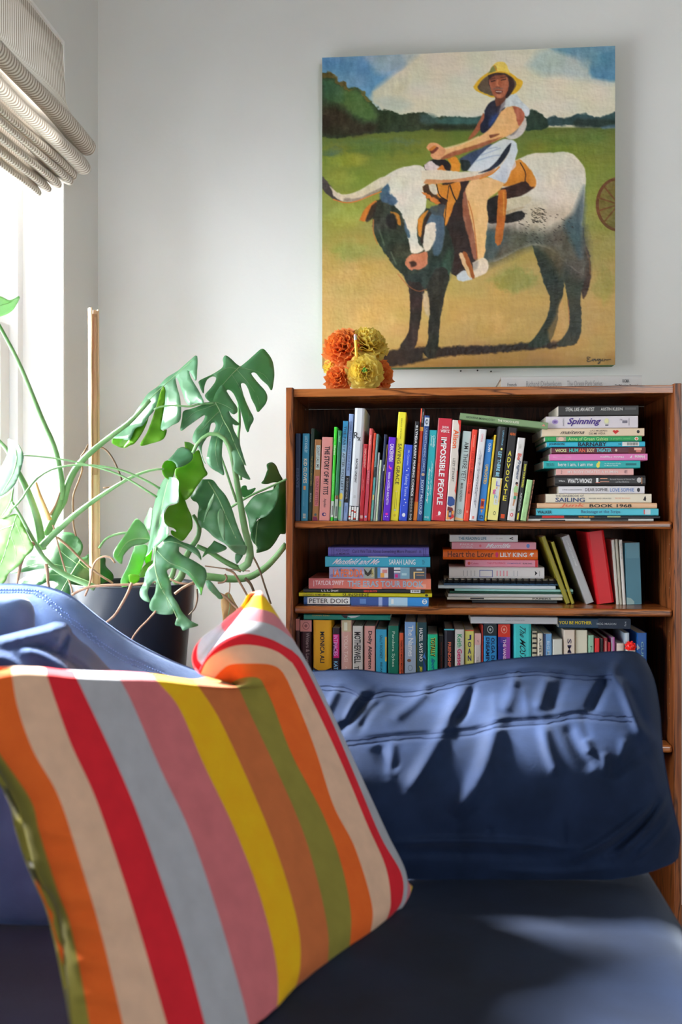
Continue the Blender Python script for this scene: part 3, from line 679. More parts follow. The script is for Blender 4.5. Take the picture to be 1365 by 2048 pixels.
def book(label, M, w, h, d, col, decals=(), texts=(), hard=False, group=None, name='book', pages=True, rough=.42):
    """M places the spine's corner; local x = thickness, y = into the shelf, z = height. Spine print is given in (t,u): t from the head, u across."""
    root = thing(name, label, 'book', (0, 0, 0), group)
    root.matrix_world = M
    c = .0022 if hard else .0008
    r = min(w * .32, .006 if hard else .0022)
    sec = [(0, d), (0, r), (r * .3, r * .3), (r, 0), (w - r, 0), (w - r * .3, r * .3), (w, r), (w, d), (w - c, d), (w - c, c + r * .6), (c, c + r * .6), (c, d)]
    n = len(sec)
    V = [(x, y, 0) for x, y in sec] + [(x, y, h) for x, y in sec]
    F = [(i, (i + 1) % n, n + (i + 1) % n, n + i) for i in range(n)]
    for k in (0, 1):
        for q in ((0, 1, 10, 11), (1, 2, 3, 10), (3, 4, 9, 10), (4, 5, 6, 9), (6, 7, 8, 9)):
            F.append(tuple(i + k * n for i in (q[::-1] if k == 0 else q)))
    part('cover', (V, F), plain(col, rough, GB), root, local=True)
    e = .003 if hard else .0006
    if pages:
        part('page_block', box(c + .0001, w - c - .0001, c + r * .6 + .0002, d - (.004 if hard else .0008), e, h - e), M_PAPER, root, local=True)
    def emit(nm, items):
        V, F, mats, mi = [], [], [], []
        for pts, faces, cc in items:
            mt = plain(cc, .5, GB)
            if mt not in mats: mats.append(mt)
            b = len(V); V += pts
            F += [tuple(i + b for i in f) for f in faces]; mi += [mats.index(mt)] * len(faces)
        part(nm, (V, F), mats, root, local=True, midx=mi)
    if decals:
        for k, dc in enumerate(decals):
            P = shape_poly(dc[0], dc[1])
            pts = [(u * w, -.00012 - .00004 * k, h * (1 - t)) for t, u in P]
            area = sum(pts[i][0] * pts[(i + 1) % len(pts)][2] - pts[(i + 1) % len(pts)][0] * pts[i][2] for i in range(len(pts)))
            f = tuple(range(len(pts)))
            emit('printed_mark', [(pts, [f if area > 0 else f[::-1]], dc[2])])
    if texts:
        for tx in texts:
            items = []
            s, t0, t1, u0, u1, cc = tx[:6]; mode = tx[6] if len(tx) > 6 else 'd'
            bold = 1 if mode.endswith('!') else 0; mode = mode.strip('!') or 'd'
            y = -.0007
            if mode == 's':                  # upright letters stacked down the spine
                k = len(s); st = (t1 - t0) / k
                for i, ch in enumerate(s):
                    if ch == ' ': continue
                    TV, TF = _T[(ch, 1)]
                    emit('letter', [([((u0 + vx * (u1 - u0)) * w, y, h * (1 - (t0 + st * i + st * .8 * (1 - vy)))) for vx, vy in TV], TF, cc)])
                continue
            TV, TF = _T[(s, bold)]
            if mode == 'd': pts = [((u0 + vy * (u1 - u0)) * w, y, h * (1 - (t0 + vx * (t1 - t0)))) for vx, vy in TV]
            elif mode == 'i': pts = [((u0 + vy * (u1 - u0)) * w, y, h * (1 - (t0 + (vx + .12 * vy - .06) * (t1 - t0)))) for vx, vy in TV]
            elif mode == 'b': pts = [((u1 - vy * (u1 - u0)) * w, y, h * (1 - (t1 - vx * (t1 - t0)))) for vx, vy in TV]
            else: pts = [((u0 + vx * (u1 - u0)) * w, y, h * (1 - (t1 - vy * (t1 - t0)))) for vx, vy in TV]   # 'h' across the spine
            emit('spine_lettering', [(pts, TF, cc)])
    return root
R = lambda t0, t1, u0, u1, c: ('r', (t0, t1, u0, u1), c)
O = lambda t, u, rt, ru, c: ('o', (t, u, rt, ru), c)
Pg = lambda pts, c: ('p', pts, c)
WHT, BLK, CRM = (232, 232, 230), (28, 28, 32), (226, 214, 188)
# ---- first shelf: (bottom left, bottom right, top left, top row, colour, hard, label, decals, texts)
S1 = [
 (590, 600.5, 591, 867, (34, 56, 86), 0, 'dark navy book at the far left end of the first shelf', [], [('ESSAYS', .4, .62, .25, .7, (90, 110, 140))]),
 (601.5, 616, 605, 867, (52, 138, 176), 0, 'sky blue paperback with cream capitals and an orange square, second from the left', [R(.6, .645, .3, .62, (220, 150, 80))], [('LUCY KNISLEY', .03, .22, .35, .75, (190, 220, 228)), ('KID GLOVES', .29, .57, .25, .75, CRM, '!'), ('GOING INTO LABOR', .66, .83, .3, .45, (120, 180, 205)), ('lll', .92, .97, .3, .7, CRM)]),
 (616.5, 623.5, 622.5, 857, (28, 48, 42), 0, 'thin black green book between the sky blue paperback and the kraft brown one', [], [('THE UNTERHUMAN TIMES', .3, .62, .25, .75, (150, 130, 70)), ('MARIA', .7, .8, .25, .75, (170, 170, 170))]),
 (624, 637.5, 629.5, 879, (160, 110, 66), 0, 'kraft brown book with a white and a pink paper label on its spine', [R(.07, .37, .28, .9, (188, 204, 204)), R(.45, .82, .3, .9, (196, 112, 120)), O(.925, .5, .016, .2, (60, 90, 100)), Pg([(.95, .1), (1, .1), (1, .9), (.95, .7)], (120, 40, 80))], [('DON\'T CALL ME', .09, .35, .4, .8, (70, 60, 60)), ('CRAZY KITTEN', .48, .8, .4, .8, (130, 60, 70))]),
 (638, 660, 644.5, 874, (214, 142, 138), 0, 'wide dusty pink book with hand drawn dark lettering down its spine', [O(.925, .45, .022, .2, (60, 40, 100)), O(.925, .5, .012, .1, (214, 160, 150))], [('THE STORY OF MY TITS', .11, .69, .28, .75, (44, 36, 46), '!'), ('hayden', .74, .84, .3, .62, (70, 50, 60), 'i')]),
 (660.5, 667, 668.5, 854, (64, 206, 50), 0, 'thin lime green book with a white barcode label near its foot', [R(.79, .96, .05, .95, (206, 212, 206)), R(.84, .94, .35, .75, (120, 124, 122))], [('Hartus', .2, .3, .2, .8, (220, 240, 210), '!'), ('DOCUMENTARIES', .5, .72, .3, .7, (150, 225, 140))]),
 (667.5, 675, 676.5, 861, (40, 118, 78), 0, 'thin dark green book with a grey barcode label, right of the lime green one', [R(.72, .97, .05, .95, (168, 178, 170)), R(.72, .76, .2, .9, (120, 70, 40)), R(.84, .95, .35, .8, (90, 100, 96))], [('leaf', .06, .13, .3, .8, (150, 200, 160), 'i')]),
 (675.5, 685.5, 686.5, 842, (160, 186, 208), 0, 'pale blue book darkening to blue at the head with thin tall capitals', [R(0, .17, 0, 1, (44, 130, 176)), R(.17, .24, 0, 1, (84, 150, 190)), R(.24, .31, 0, 1, (124, 168, 200)), O(.755, .4, .035, .35, (232, 206, 90)), R(.82, .99, .02, .6, (130, 204, 150)), R(.8, .86, .1, .5, (206, 220, 110))], [('THE PARTY AFTER YOU LEFT', .05, .7, .25, .75, (50, 58, 70))]),
 (686, 695, 698.5, 828, (140, 166, 212), 0, 'tall periwinkle book with a black band in its lower third', [R(.58, .83, .02, .98, (28, 30, 36))], [('CHARLOTTE BRONTE JANE EYRE', .07, .53, .25, .75, (60, 80, 130)), ('A GRAPHIC NOVEL', .6, .8, .3, .7, (170, 176, 190)), ('Glyn', .86, .92, .3, .7, (70, 90, 140))]),
 (696, 717, 710, 816, (204, 208, 214), 1, 'tallest thick pale grey book with a flowered black and white foot', [R(.87, .995, .03, .97, (60, 62, 66))] + [O(.882 + .0142 * (i // 4) + (.004 if i % 2 else 0), .14 + .24 * (i % 4), .0085, .1, ((196, 60, 40) if i in (9, 14, 24, 30) else (230, 230, 228))) for i in range(32)], [('R', .215, .27, .08, .5, (30, 32, 36), 'h'), ('x', .255, .29, .45, .75, (30, 32, 36), 'h'), ('RACHEL LINDSAY', .45, .665, .4, .6, (44, 46, 52), '!'), ('OO', .775, .8, .4, .6, (120, 124, 130), 'h')]),
 (718, 727, 727, 888, (174, 36, 50), 0, 'short crimson book right of the tall pale grey one', [R(.93, .97, .2, .8, (206, 160, 150))], [('DISPLACEMENT', .06, .31, .35, .75, (226, 170, 160), '!'), ('LUCY KNISLEY', .46, .61, .35, .65, (214, 140, 140))]),
 (727.5, 734.5, 739.5, 857, (214, 84, 84), 0, 'thin coral book beside the short crimson one', [R(.45, .995, 0, 1, (190, 66, 86)), O(.955, .5, .012, .3, (150, 180, 210))], [('GALVIN', .07, .18, .3, .7, (240, 190, 180)), ('EMMINE', .46, .6, .3, .7, (226, 150, 160))]),
 (735, 740.5, 747.5, 866, (236, 74, 46), 0, 'thin bright vermilion book beside the coral one', [], []),
 (741, 746, 753, 868, (92, 130, 132), 0, 'thin grey teal book with mottled lower half', [R(.38, .5, .1, .9, (40, 44, 50)), R(.5, .7, .1, .9, (80, 150, 150)), R(.7, .76, .2, .8, (206, 190, 110)), R(.76, .98, .1, .9, (100, 160, 150))], []),
 (746.5, 750.5, 754.5, 905, (190, 196, 196), 0, 'very thin pale grey booklet between the grey teal book and the white green one', [], []),
 (751, 755.5, 756.5, 920, (206, 222, 190), 0, 'short very thin white green booklet', [], []),
 (756, 762, 763, 869, (26, 38, 74), 0, 'thin midnight blue book left of the purple one', [R(.35, .42, .6, .9, (220, 224, 230))], []),
 (762.2, 764.5, 768, 889, (150, 128, 64), 0, 'sliver of an ochre booklet leaning against the purple book', [], []),
 (765, 780, 775, 874, (96, 34, 196), 0, 'violet purple book with white lettering and a pink flash', [Pg([(.33, .35), (.36, .5), (.36, .7), (.39, .7), (.37, .35), (.35, .3)], (236, 70, 150)), O(.92, .5, .014, .18, (230, 40, 160))], [('CANCERVIXEN', .08, .29, .25, .8, (226, 214, 240), '!'), ('MARISA ACOCELLA MARCHETTO', .42, .81, .3, .62, (220, 206, 240), '!'), ('ll', .945, .955, .3, .7, (220, 206, 240), 'h')]),
 (780.5, 797, 795, 824, (238, 220, 52), 0, 'lemon yellow book with a drawn pencil near its foot', [R(.735, .895, .38, .41, (40, 40, 36)), R(.735, .895, .6, .63, (40, 40, 36)), Pg([(.735, .38), (.72, .5), (.735, .63)], (220, 200, 150)), R(.895, .91, .4, .62, (190, 200, 180)), O(.95, .5, .014, .14, (206, 180, 40))], [('GRACE WILSON', .055, .245, .4, .55, (120, 110, 40)), ('SAVING GRACE', .29, .665, .28, .72, (44, 44, 40))]),
 (798, 815, 809.5, 889, (48, 78, 204), 0, 'cobalt blue book with pale lettering and little dots', [O(.31, .65, .006, .06, WHT), O(.34, .5, .008, .08, WHT), O(.72, .5, .008, .08, WHT), O(.76, .65, .007, .07, WHT), O(.8, .45, .005, .05, WHT), O(.925, .52, .026, .2, (226, 228, 236))], [('Mk Czerwiec', .07, .275, .45, .68, (170, 190, 240)), ('Taking Turns', .38, .68, .3, .72, (190, 206, 246))]),
 (816, 825.5, 828, 843, (30, 30, 36), 0, 'black book with white lettering and a chain of diamonds', [Pg([(.035, .5), (.05, .75), (.065, .5), (.05, .25)], (220, 220, 220)), Pg([(.045, .5), (.05, .6), (.055, .5), (.05, .4)], (30, 30, 36))] + [Pg([(.765 + .03 * i, .5), (.78 + .03 * i, .72), (.795 + .03 * i, .5), (.78 + .03 * i, .28)], (170, 170, 170)) for i in range(5)] + [Pg([(.773 + .03 * i, .5), (.78 + .03 * i, .62), (.787 + .03 * i, .5), (.78 + .03 * i, .38)], (30, 30, 36)) for i in range(5)], [('LYNDA BARRY MAKING COMICS', .075, .75, .25, .75, (220, 220, 222), '!'), ('D+Q', .93, .99, .25, .75, (200, 200, 200), '!')]),
 (826.5, 834, 841, 817, (216, 70, 36), 0, 'tall thin red orange book with a black head band', [R(0, .165, .3, 1, (30, 28, 30)), R(.165, .2, 0, 1, (232, 150, 50)), R(.83, .995, 0, 1, (230, 130, 44))], [('COMICS ARE CHAOS', .03, .13, .55, .8, (200, 200, 200)), ('COMICS: EASY AS ABC!', .38, .64, .3, .7, (240, 150, 60))]),
 (834.5, 845.5, 848, 831, (32, 66, 124), 0, 'navy book with a white square emblem at the head', [R(.02, .1, .1, .95, (196, 200, 208)), O(.06, .5, .026, .28, (70, 80, 100)), O(.06, .55, .014, .14, (196, 200, 208)), O(.56, .5, .015, .3, (190, 160, 130))], [('UNDERSTANDING COMICS', .125, .53, .3, .72, (170, 190, 220)), ('SCOTT McCLOUD', .61, .94, .25, .72, (190, 204, 226), '!')]),
 (846, 862, 858.5, 860, (42, 170, 180), 0, 'turquoise book with slanted white lettering', [], [('Camille', .06, .19, .55, .85, (214, 240, 240), 'i'), ('Jourdy', .06, .18, .22, .5, (214, 240, 240), 'i'), ('Juliette or, the Ghosts', .36, .71, .55, .8, (200, 236, 236), 'i'), ('Return in the Spring', .42, .8, .22, .5, (226, 244, 244), 'i!'), ('D+Q', .95, .975, .2, .7, (226, 244, 244), 'h')]),
 (863, 891, 876.5, 836, (194, 44, 62), 0, 'widest crimson book with big white capitals and a small white bird', [R(0, .995, .0, .025, (214, 170, 170)), Pg([(.905, .5), (.92, .66), (.945, .6), (.95, .44), (.935, .46), (.925, .44)], (240, 232, 232))], [('JULIA', .075, .105, .3, .8, (238, 222, 222), 'h!'), ('WERTZ', .11, .14, .22, .86, (238, 222, 222), 'h!'), ('IMPOSSIBLE PEOPLE', .185, .845, .3, .72, (240, 232, 232), '!'), ('a graphic biography', .95, .958, .3, .7, (220, 150, 160), 'h')]),
 (891.5, 909, 905.5, 840, (214, 204, 194), 0, 'cream book with orange lettering, a red edge and blue art at the foot', [Pg([(0, .6), (0, 1), (.12, 1), (.1, .85), (.05, .8), (.03, .7)], (206, 50, 40)), Pg([(.1, .9), (.2, 1), (.3, .88), (.36, 1), (.2, .98)], (60, 50, 60)), Pg([(.5, .9), (.5, 1), (.74, 1), (.7, .8), (.6, .95)], (206, 70, 50)), Pg([(.76, .1), (.76, .6), (.79, .9), (.84, .9), (.86, .4), (.84, .05)], (50, 80, 140)), Pg([(.86, .1), (.87, .7), (.9, .8), (.9, .1)], (110, 40, 40)), Pg([(.9, .1), (.9, .95), (.95, .8), (.99, .3), (.99, .05)], (226, 150, 70)), Pg([(.93, .8), (.96, 1), (.99, .5), (.97, .4)], (200, 50, 46)), R(.9, .965, .28, .62, (50, 56, 96)), O(.932, .45, .018, .09, (200, 200, 206))], [('Alison', .095, .28, .2, .8, (226, 96, 40), '!'), ('LIZZY STEWART', .38, .61, .35, .62, (50, 46, 46))]),
 (909.5, 927, 926.5, 862, (186, 206, 204), 0, 'pale mint grey book with scratchy dark lettering', [Pg([(.965, 0), (.975, 1), (.995, 1), (.995, 0)], (232, 190, 120)), O(.9, .45, .03, .3, (120, 134, 134)), O(.9, .45, .025, .25, (186, 206, 204))], [('AM I THERE YET?', .12, .55, .3, .8, (60, 66, 66)), ('MARI ANDREW', .58, .79, .3, .6, (70, 80, 80)), ('wow', .88, .92, .35, .62, (90, 104, 104))]),
 (927.5, 938, 945.5, 859, (234, 66, 44), 0, 'scarlet red book between the mint grey and the white book', [O(.9, .5, .015, .22, (240, 130, 110))], [('ROSALIE KOWALSKI', .06, .19, .35, .62, (244, 180, 160)), ('I WAS THEIR AMERICAN DREAM', .24, .7, .25, .75, (170, 30, 24))]),
 (938.5, 954, 959, 858, (222, 220, 222), 0, 'plain white book with spidery grey handwriting', [R(.95, .98, .35, .62, (220, 130, 120))], [('OPRIA', .05, .14, .35, .62, (220, 130, 140)), ('IT WON\'T ALWAYS BE LIKE THIS', .25, .83, .35, .68, (90, 90, 110), 'i')]),
 (954.5, 969, 973, 878.5, (52, 134, 212), 0, 'bright blue book with yellow lettering and a red and orange pencil stub', [R(.73, .855, .25, .72, (206, 60, 36)), R(.74, .755, .2, .78, (236, 140, 50)), R(.83, .845, .2, .78, (236, 140, 50)), O(.79, .48, .03, .16, (120, 30, 30)), Pg([(.87, .35), (.87, .62), (.91, .48)], (236, 160, 60)), R(.935, .975, .25, .75, (30, 60, 110))], [('CHAN', .045, .15, .4, .75, (220, 236, 246), '!'), ('UPROOTED', .31, .55, .28, .72, (240, 196, 70), '!'), ('cb', .945, .965, .3, .7, (120, 190, 240), 'h')]),
 (969.5, 974, 986.5, 870, (238, 196, 42), 0, 'thin golden yellow book squeezed before the black one', [R(.94, .96, .2, .8, (170, 190, 140))], [('ICHIRO', .03, .1, .3, .7, (150, 120, 20)), ('NAUTILUS', .46, .56, .3, .7, (150, 120, 20))]),
 (975, 995.5, 996.5, 853, (40, 42, 46), 1, 'thick black book with pale blue capitals above a lemon yellow lower half', [R(.545, .995, .0, 1, (238, 226, 140)), R(.545, .83, .42, .85, (214, 218, 216)), O(.235, .6, .012, .1, (240, 226, 120)), O(.92, .62, .02, .12, (60, 60, 50)), O(.92, .62, .013, .08, (238, 226, 140)), R(.56, .8, .88, .96, (236, 170, 80))], [('LIANA FINCK', .04, .2, .52, .68, (120, 180, 210)), ('LET THERE BE', .265, .53, .32, .66, (150, 210, 236), '!'), ('L', .58, .63, .45, .85, (130, 120, 200), 'h'), ('i', .635, .66, .5, .62, (236, 170, 90), 'h!'), ('g', .67, .72, .2, .5, (216, 60, 160), 'h!'), ('h', .72, .76, .4, .7, (110, 170, 200), 'h'), ('t', .77, .81, .5, .7, (220, 206, 120), 'h')]),
 (996.5, 1013.5, 1018.5, 854.5, (42, 40, 42), 0, 'black book with yellow capitals stacked letter under letter', [R(.93, .975, .25, .72, (226, 84, 36))], [('AHN', .055, .085, .2, .85, (236, 110, 40), 'h!'), ('ADVOCATE', .25, .8, .25, .68, (240, 220, 70), 's')]),
 (1014.5, 1030, 1036.5, 875, (220, 216, 212), 0, 'white book with a drawn woman in green near its foot', [O(.55, .62, .02, .18, (50, 36, 40)), O(.57, .7, .014, .12, (196, 130, 100)), Pg([(.57, .5), (.59, .85), (.66, .85), (.67, .4), (.62, .3)], (170, 206, 140)), Pg([(.66, .4), (.66, .95), (.7, .95), (.7, .5)], (206, 150, 110)), Pg([(.7, .45), (.7, .8), (.74, .78), (.74, .45)], (60, 150, 110)), Pg([(.74, .48), (.74, .75), (.82, .6), (.82, .45)], (196, 140, 100)), O(.93, .5, .022, .2, (220, 80, 84)), O(.93, .5, .012, .1, (240, 220, 216))], [('Be', .19, .27, .25, .75, (206, 80, 60), '!'), ('Pregnant', .27, .5, .3, .8, (70, 90, 120), 'i!'), ('no thanks', .08, .13, .3, .7, (170, 166, 160)), ('A comic by', .86, .885, .3, .7, (150, 180, 130), 'h')]),
 (1031, 1040, 1048, 922, (36, 36, 36), 0, 'short black book with yellow and white handwriting', [R(.87, .98, .3, .62, (240, 220, 60))], [('SHOW YOUR WORK!', .05, .44, .25, .75, (240, 226, 70), '!'), ('AUSTIN KLEON', .53, .83, .3, .7, (222, 222, 220))]),
 (1041, 1053, 1055, 959, (168, 208, 146), 0, 'short pale green book at the right end of the row', [], [('HOW TO DRAW A BEE', .3, .6, .4, .62, (120, 160, 110)), ('FOLKTALE', .8, .93, .4, .62, (120, 160, 110))]),
 (1053.6, 1056.5, 1066, 960, (196, 140, 116), 0, 'thin speckled pink booklet, last of the upright row', [R(.1 + .12 * i, .14 + .12 * i, .1, .9, (120, 80, 70)) for i in range(7)], []),
]
# ---- second shelf left and middle piles, first-shelf pile: (left, right, y top, y bottom, colour, hard, label, decals, texts), bottom first
P1 = [
 (1056, 1308, 1038.5, 1043.5, (206, 210, 208), 0, 'thin white and black magazine at the bottom of the right hand pile', [R(.1, .3, 0, .6, (30, 34, 40)), R(.5, .8, .2, 1, (40, 44, 50))], []),
 (1059, 1321, 1032.5, 1038.5, (34, 38, 44), 0, 'thin black magazine with a red patch, just above the lowest of the right hand pile', [R(.1, .27, .2, 1, (200, 50, 44)), R(.6, .7, .4, .9, (170, 170, 120))], [('THE WEIRD CRUSH', .38, .5, .3, .9, (236, 150, 60), '!')]),
 (1073, 1318, 1018, 1032, (78, 194, 214), 0, 'sky blue book with dark author capitals low in the right hand pile', [R(.88, .91, .2, .85, (206, 90, 90)), R(.89, .935, .15, .9, (200, 220, 226))], [('WALKER', .01, .13, .28, .72, (26, 54, 66), '!'), ('Backstage at the Strips', .37, .69, .2, .8, (60, 90, 130))]),
 (1075, 1315, 1007, 1018, (240, 190, 152), 1, 'peach hardback with bold black capitals and digits', [], [('Junk', .2, .4, .15, .9, (226, 120, 90), 'i!'), ('BOOK 1968', .44, .79, .2, .8, (44, 34, 30), '!')]),
 (1092.5, 1304, 989, 1007, (232, 222, 200), 0, 'cream book with grey and blue capitals above the peach hardback', [Pg([(.92, .3), (.94, .8), (.95, .5), (.945, .2)], (50, 46, 46))], [('THE HANDBOOK OF', .09, .36, .66, .9, (100, 96, 100)), ('SAILING', .09, .37, .1, .58, (70, 84, 120), '!'), ('REVISED AND UPDATED', .41, .62, .42, .56, (120, 110, 100)), ('BOB BOND', .66, .8, .42, .6, (240, 180, 150))]),
 (1118, 1290, 974, 989, (224, 220, 224), 0, 'white book with hand lettered black and blue capitals in the right hand pile', [O(.93, .5, .018, .28, (50, 50, 56))], [('SOPHIE LUCIDO JOHNSON', .04, .27, .4, .6, (110, 110, 116)), ('DEAR SOPHIE,', .31, .58, .26, .76, (70, 70, 80)), ('LOVE SOPHIE', .6, .88, .26, .76, (90, 130, 190))]),
 (1111, 1292, 952.6, 974, (46, 46, 48), 1, 'thick black book with white capitals in the middle of the right hand pile', [R(.5, .58, .68, .74, (226, 160, 130)), R(.45, .5, .3, .36, (226, 120, 90)), R(.5, .6, .38, .43, (226, 160, 130)), O(.93, .55, .026, .24, (190, 190, 190)), R(.95, .965, .2, .8, (150, 110, 80))], [('Williams', .04, .11, .4, .58, (200, 200, 200)), ('WHAT\'S WRONG?', .14, .41, .28, .72, (236, 236, 232), '!'), ('1', .455, .48, .35, .75, (236, 236, 232), '!'), ('Personal Histories of Chronic Pain', .61, .88, .56, .7, (180, 180, 180)), ('and Bad Medicine', .67, .82, .32, .46, (180, 180, 180))]),
 (1113, 1268, 939, 952.6, (242, 176, 170), 0, 'blush pink book with faint white capitals resting on the thick black one', [], [('by', .06, .08, .2, .8, (150, 110, 110), 'h'), ('MY BODY CREATED A HUMAN', .15, .8, .3, .7, (250, 226, 224)), ('E', .885, .92, .3, .7, (110, 80, 90))]),
 (1088, 1281.5, 924, 939, (30, 172, 172), 0, 'teal book with white lower case lettering and a small yellow figure', [O(.565, .4, .018, .34, (240, 220, 90)), O(.575, .75, .012, .2, (240, 220, 90)), R(.85, .96, .38, .66, (20, 120, 124))], [('BEAN', .03, .11, .3, .72, (26, 120, 124)), ('here i am, i am me', .15, .51, .22, .78, (236, 246, 244)), ('An Illustrated Guide', .63, .8, .54, .72, (200, 236, 234)), ('to Mental Health', .63, .77, .28, .46, (200, 236, 234))]),
 (1100, 1296, 910, 924, (226, 124, 184), 0, 'candy pink book lying upside down in the right hand pile', [Pg([(.82, .4), (.845, .8), (.84, .4)], WHT)], [('Maisie Higgins', .52, .76, .4, .7, (250, 220, 236), 'b!'), ('Lessons in Becoming', .04, .22, .42, .62, (246, 190, 220), 'b'), ('Helene', .87, .97, .3, .75, (250, 230, 240), 'b!')]),
 (1104, 1292, 896.6, 910, (96, 36, 52), 0, 'maroon book with many coloured capitals and pale art at its right end', [R(.82, .995, 0, 1, (104, 40, 40)), R(.88, .96, .5, .85, (226, 170, 150)), R(.9, .95, .2, .5, (206, 120, 110)), O(.69, .5, .012, .2, (226, 200, 190))], [('WICKS', .04, .16, .28, .75, (240, 232, 170), '!'), ('HUM', .19, .285, .25, .8, (90, 200, 190), '!'), ('AN', .29, .36, .25, .8, (236, 110, 80), '!'), ('BODY', .38, .46, .25, .8, (226, 190, 150), '!'), ('THEATER', .48, .64, .25, .8, (110, 200, 210), '!')]),
 (1094, 1291, 886, 896.6, (46, 182, 212), 0, 'bright cyan book with black capitals and a white barcode label', [R(.77, .94, .12, .9, (224, 224, 220))] + [R(.82 + .012 * i, .826 + .012 * i, .25, .8, (60, 60, 60)) for i in range(9)], [('JOHNSON', .02, .18, .25, .75, (20, 50, 70), '!'), ('BARNABY', .32, .61, .12, .88, (20, 40, 60), '!'), ('1942', .73, .76, .3, .7, (20, 50, 70))]),
 (1091, 1284.6, 876, 886, (34, 158, 88), 0, 'leaf green book with yellow green lettering and a small drawn face', [R(.115, .215, .05, .95, (170, 160, 140)), O(.165, .5, .03, .4, (226, 190, 170)), O(.945, .5, .02, .36, (240, 240, 236)), O(.945, .5, .012, .24, (220, 120, 70))], [('MARIAH MARSDEN', .03, .1, .3, .7, (90, 200, 110)), ('Anne of Green Gables', .24, .65, .15, .85, (186, 236, 150)), ('a graphic novel', .68, .88, .25, .75, (110, 206, 120))]),
 (1085, 1289.6, 860, 876, (228, 206, 176), 0, 'tan cream book with black script and red lips on the spine', [Pg([(.69, .62), (.705, .8), (.72, .68), (.735, .8), (.755, .62), (.72, .25)], (220, 50, 46)), R(.7, .745, .52, .58, (140, 24, 30)), O(.94, .55, .014, .2, (50, 46, 44))], [('maitena', .19, .42, .3, .75, (50, 44, 40), 'i'), ('LAS MUJERES', .47, .64, .55, .78, (110, 96, 84)), ('DE MI VIDA', .46, .62, .22, .48, (110, 96, 84))]),
 (1093, 1277, 836, 860, (216, 208, 214), 0, 'thick white lilac book with purple brush script and doodles', [O(.1, .55, .035, .2, (170, 150, 200)), O(.1, .55, .02, .1, (120, 96, 160)), O(.66, .55, .03, .28, (206, 204, 190)), O(.66, .6, .022, .2, (222, 222, 170)), R(.645, .68, .2, .28, (60, 50, 80)), R(.83, .885, .4, .62, (120, 116, 130)), R(.9, .905, .2, .8, (120, 116, 130))], [('walden', .18, .195, .2, .8, (80, 70, 90), 'h'), ('Spinning', .24, .59, .18, .86, (70, 44, 130), 'i!'), ('TW', .8, .83, .6, .75, (110, 100, 120))]),
 (1117.4, 1278, 815, 836, (44, 42, 42), 0, 'black book with white handwriting on top of the right hand pile', [R(.83, .97, .55, .78, (90, 90, 90))], [('STEAL LIKE AN ARTIST', .09, .45, .46, .8, (230, 230, 226)), ('AUSTIN KLEON', .53, .8, .5, .78, (220, 220, 216))]),
]
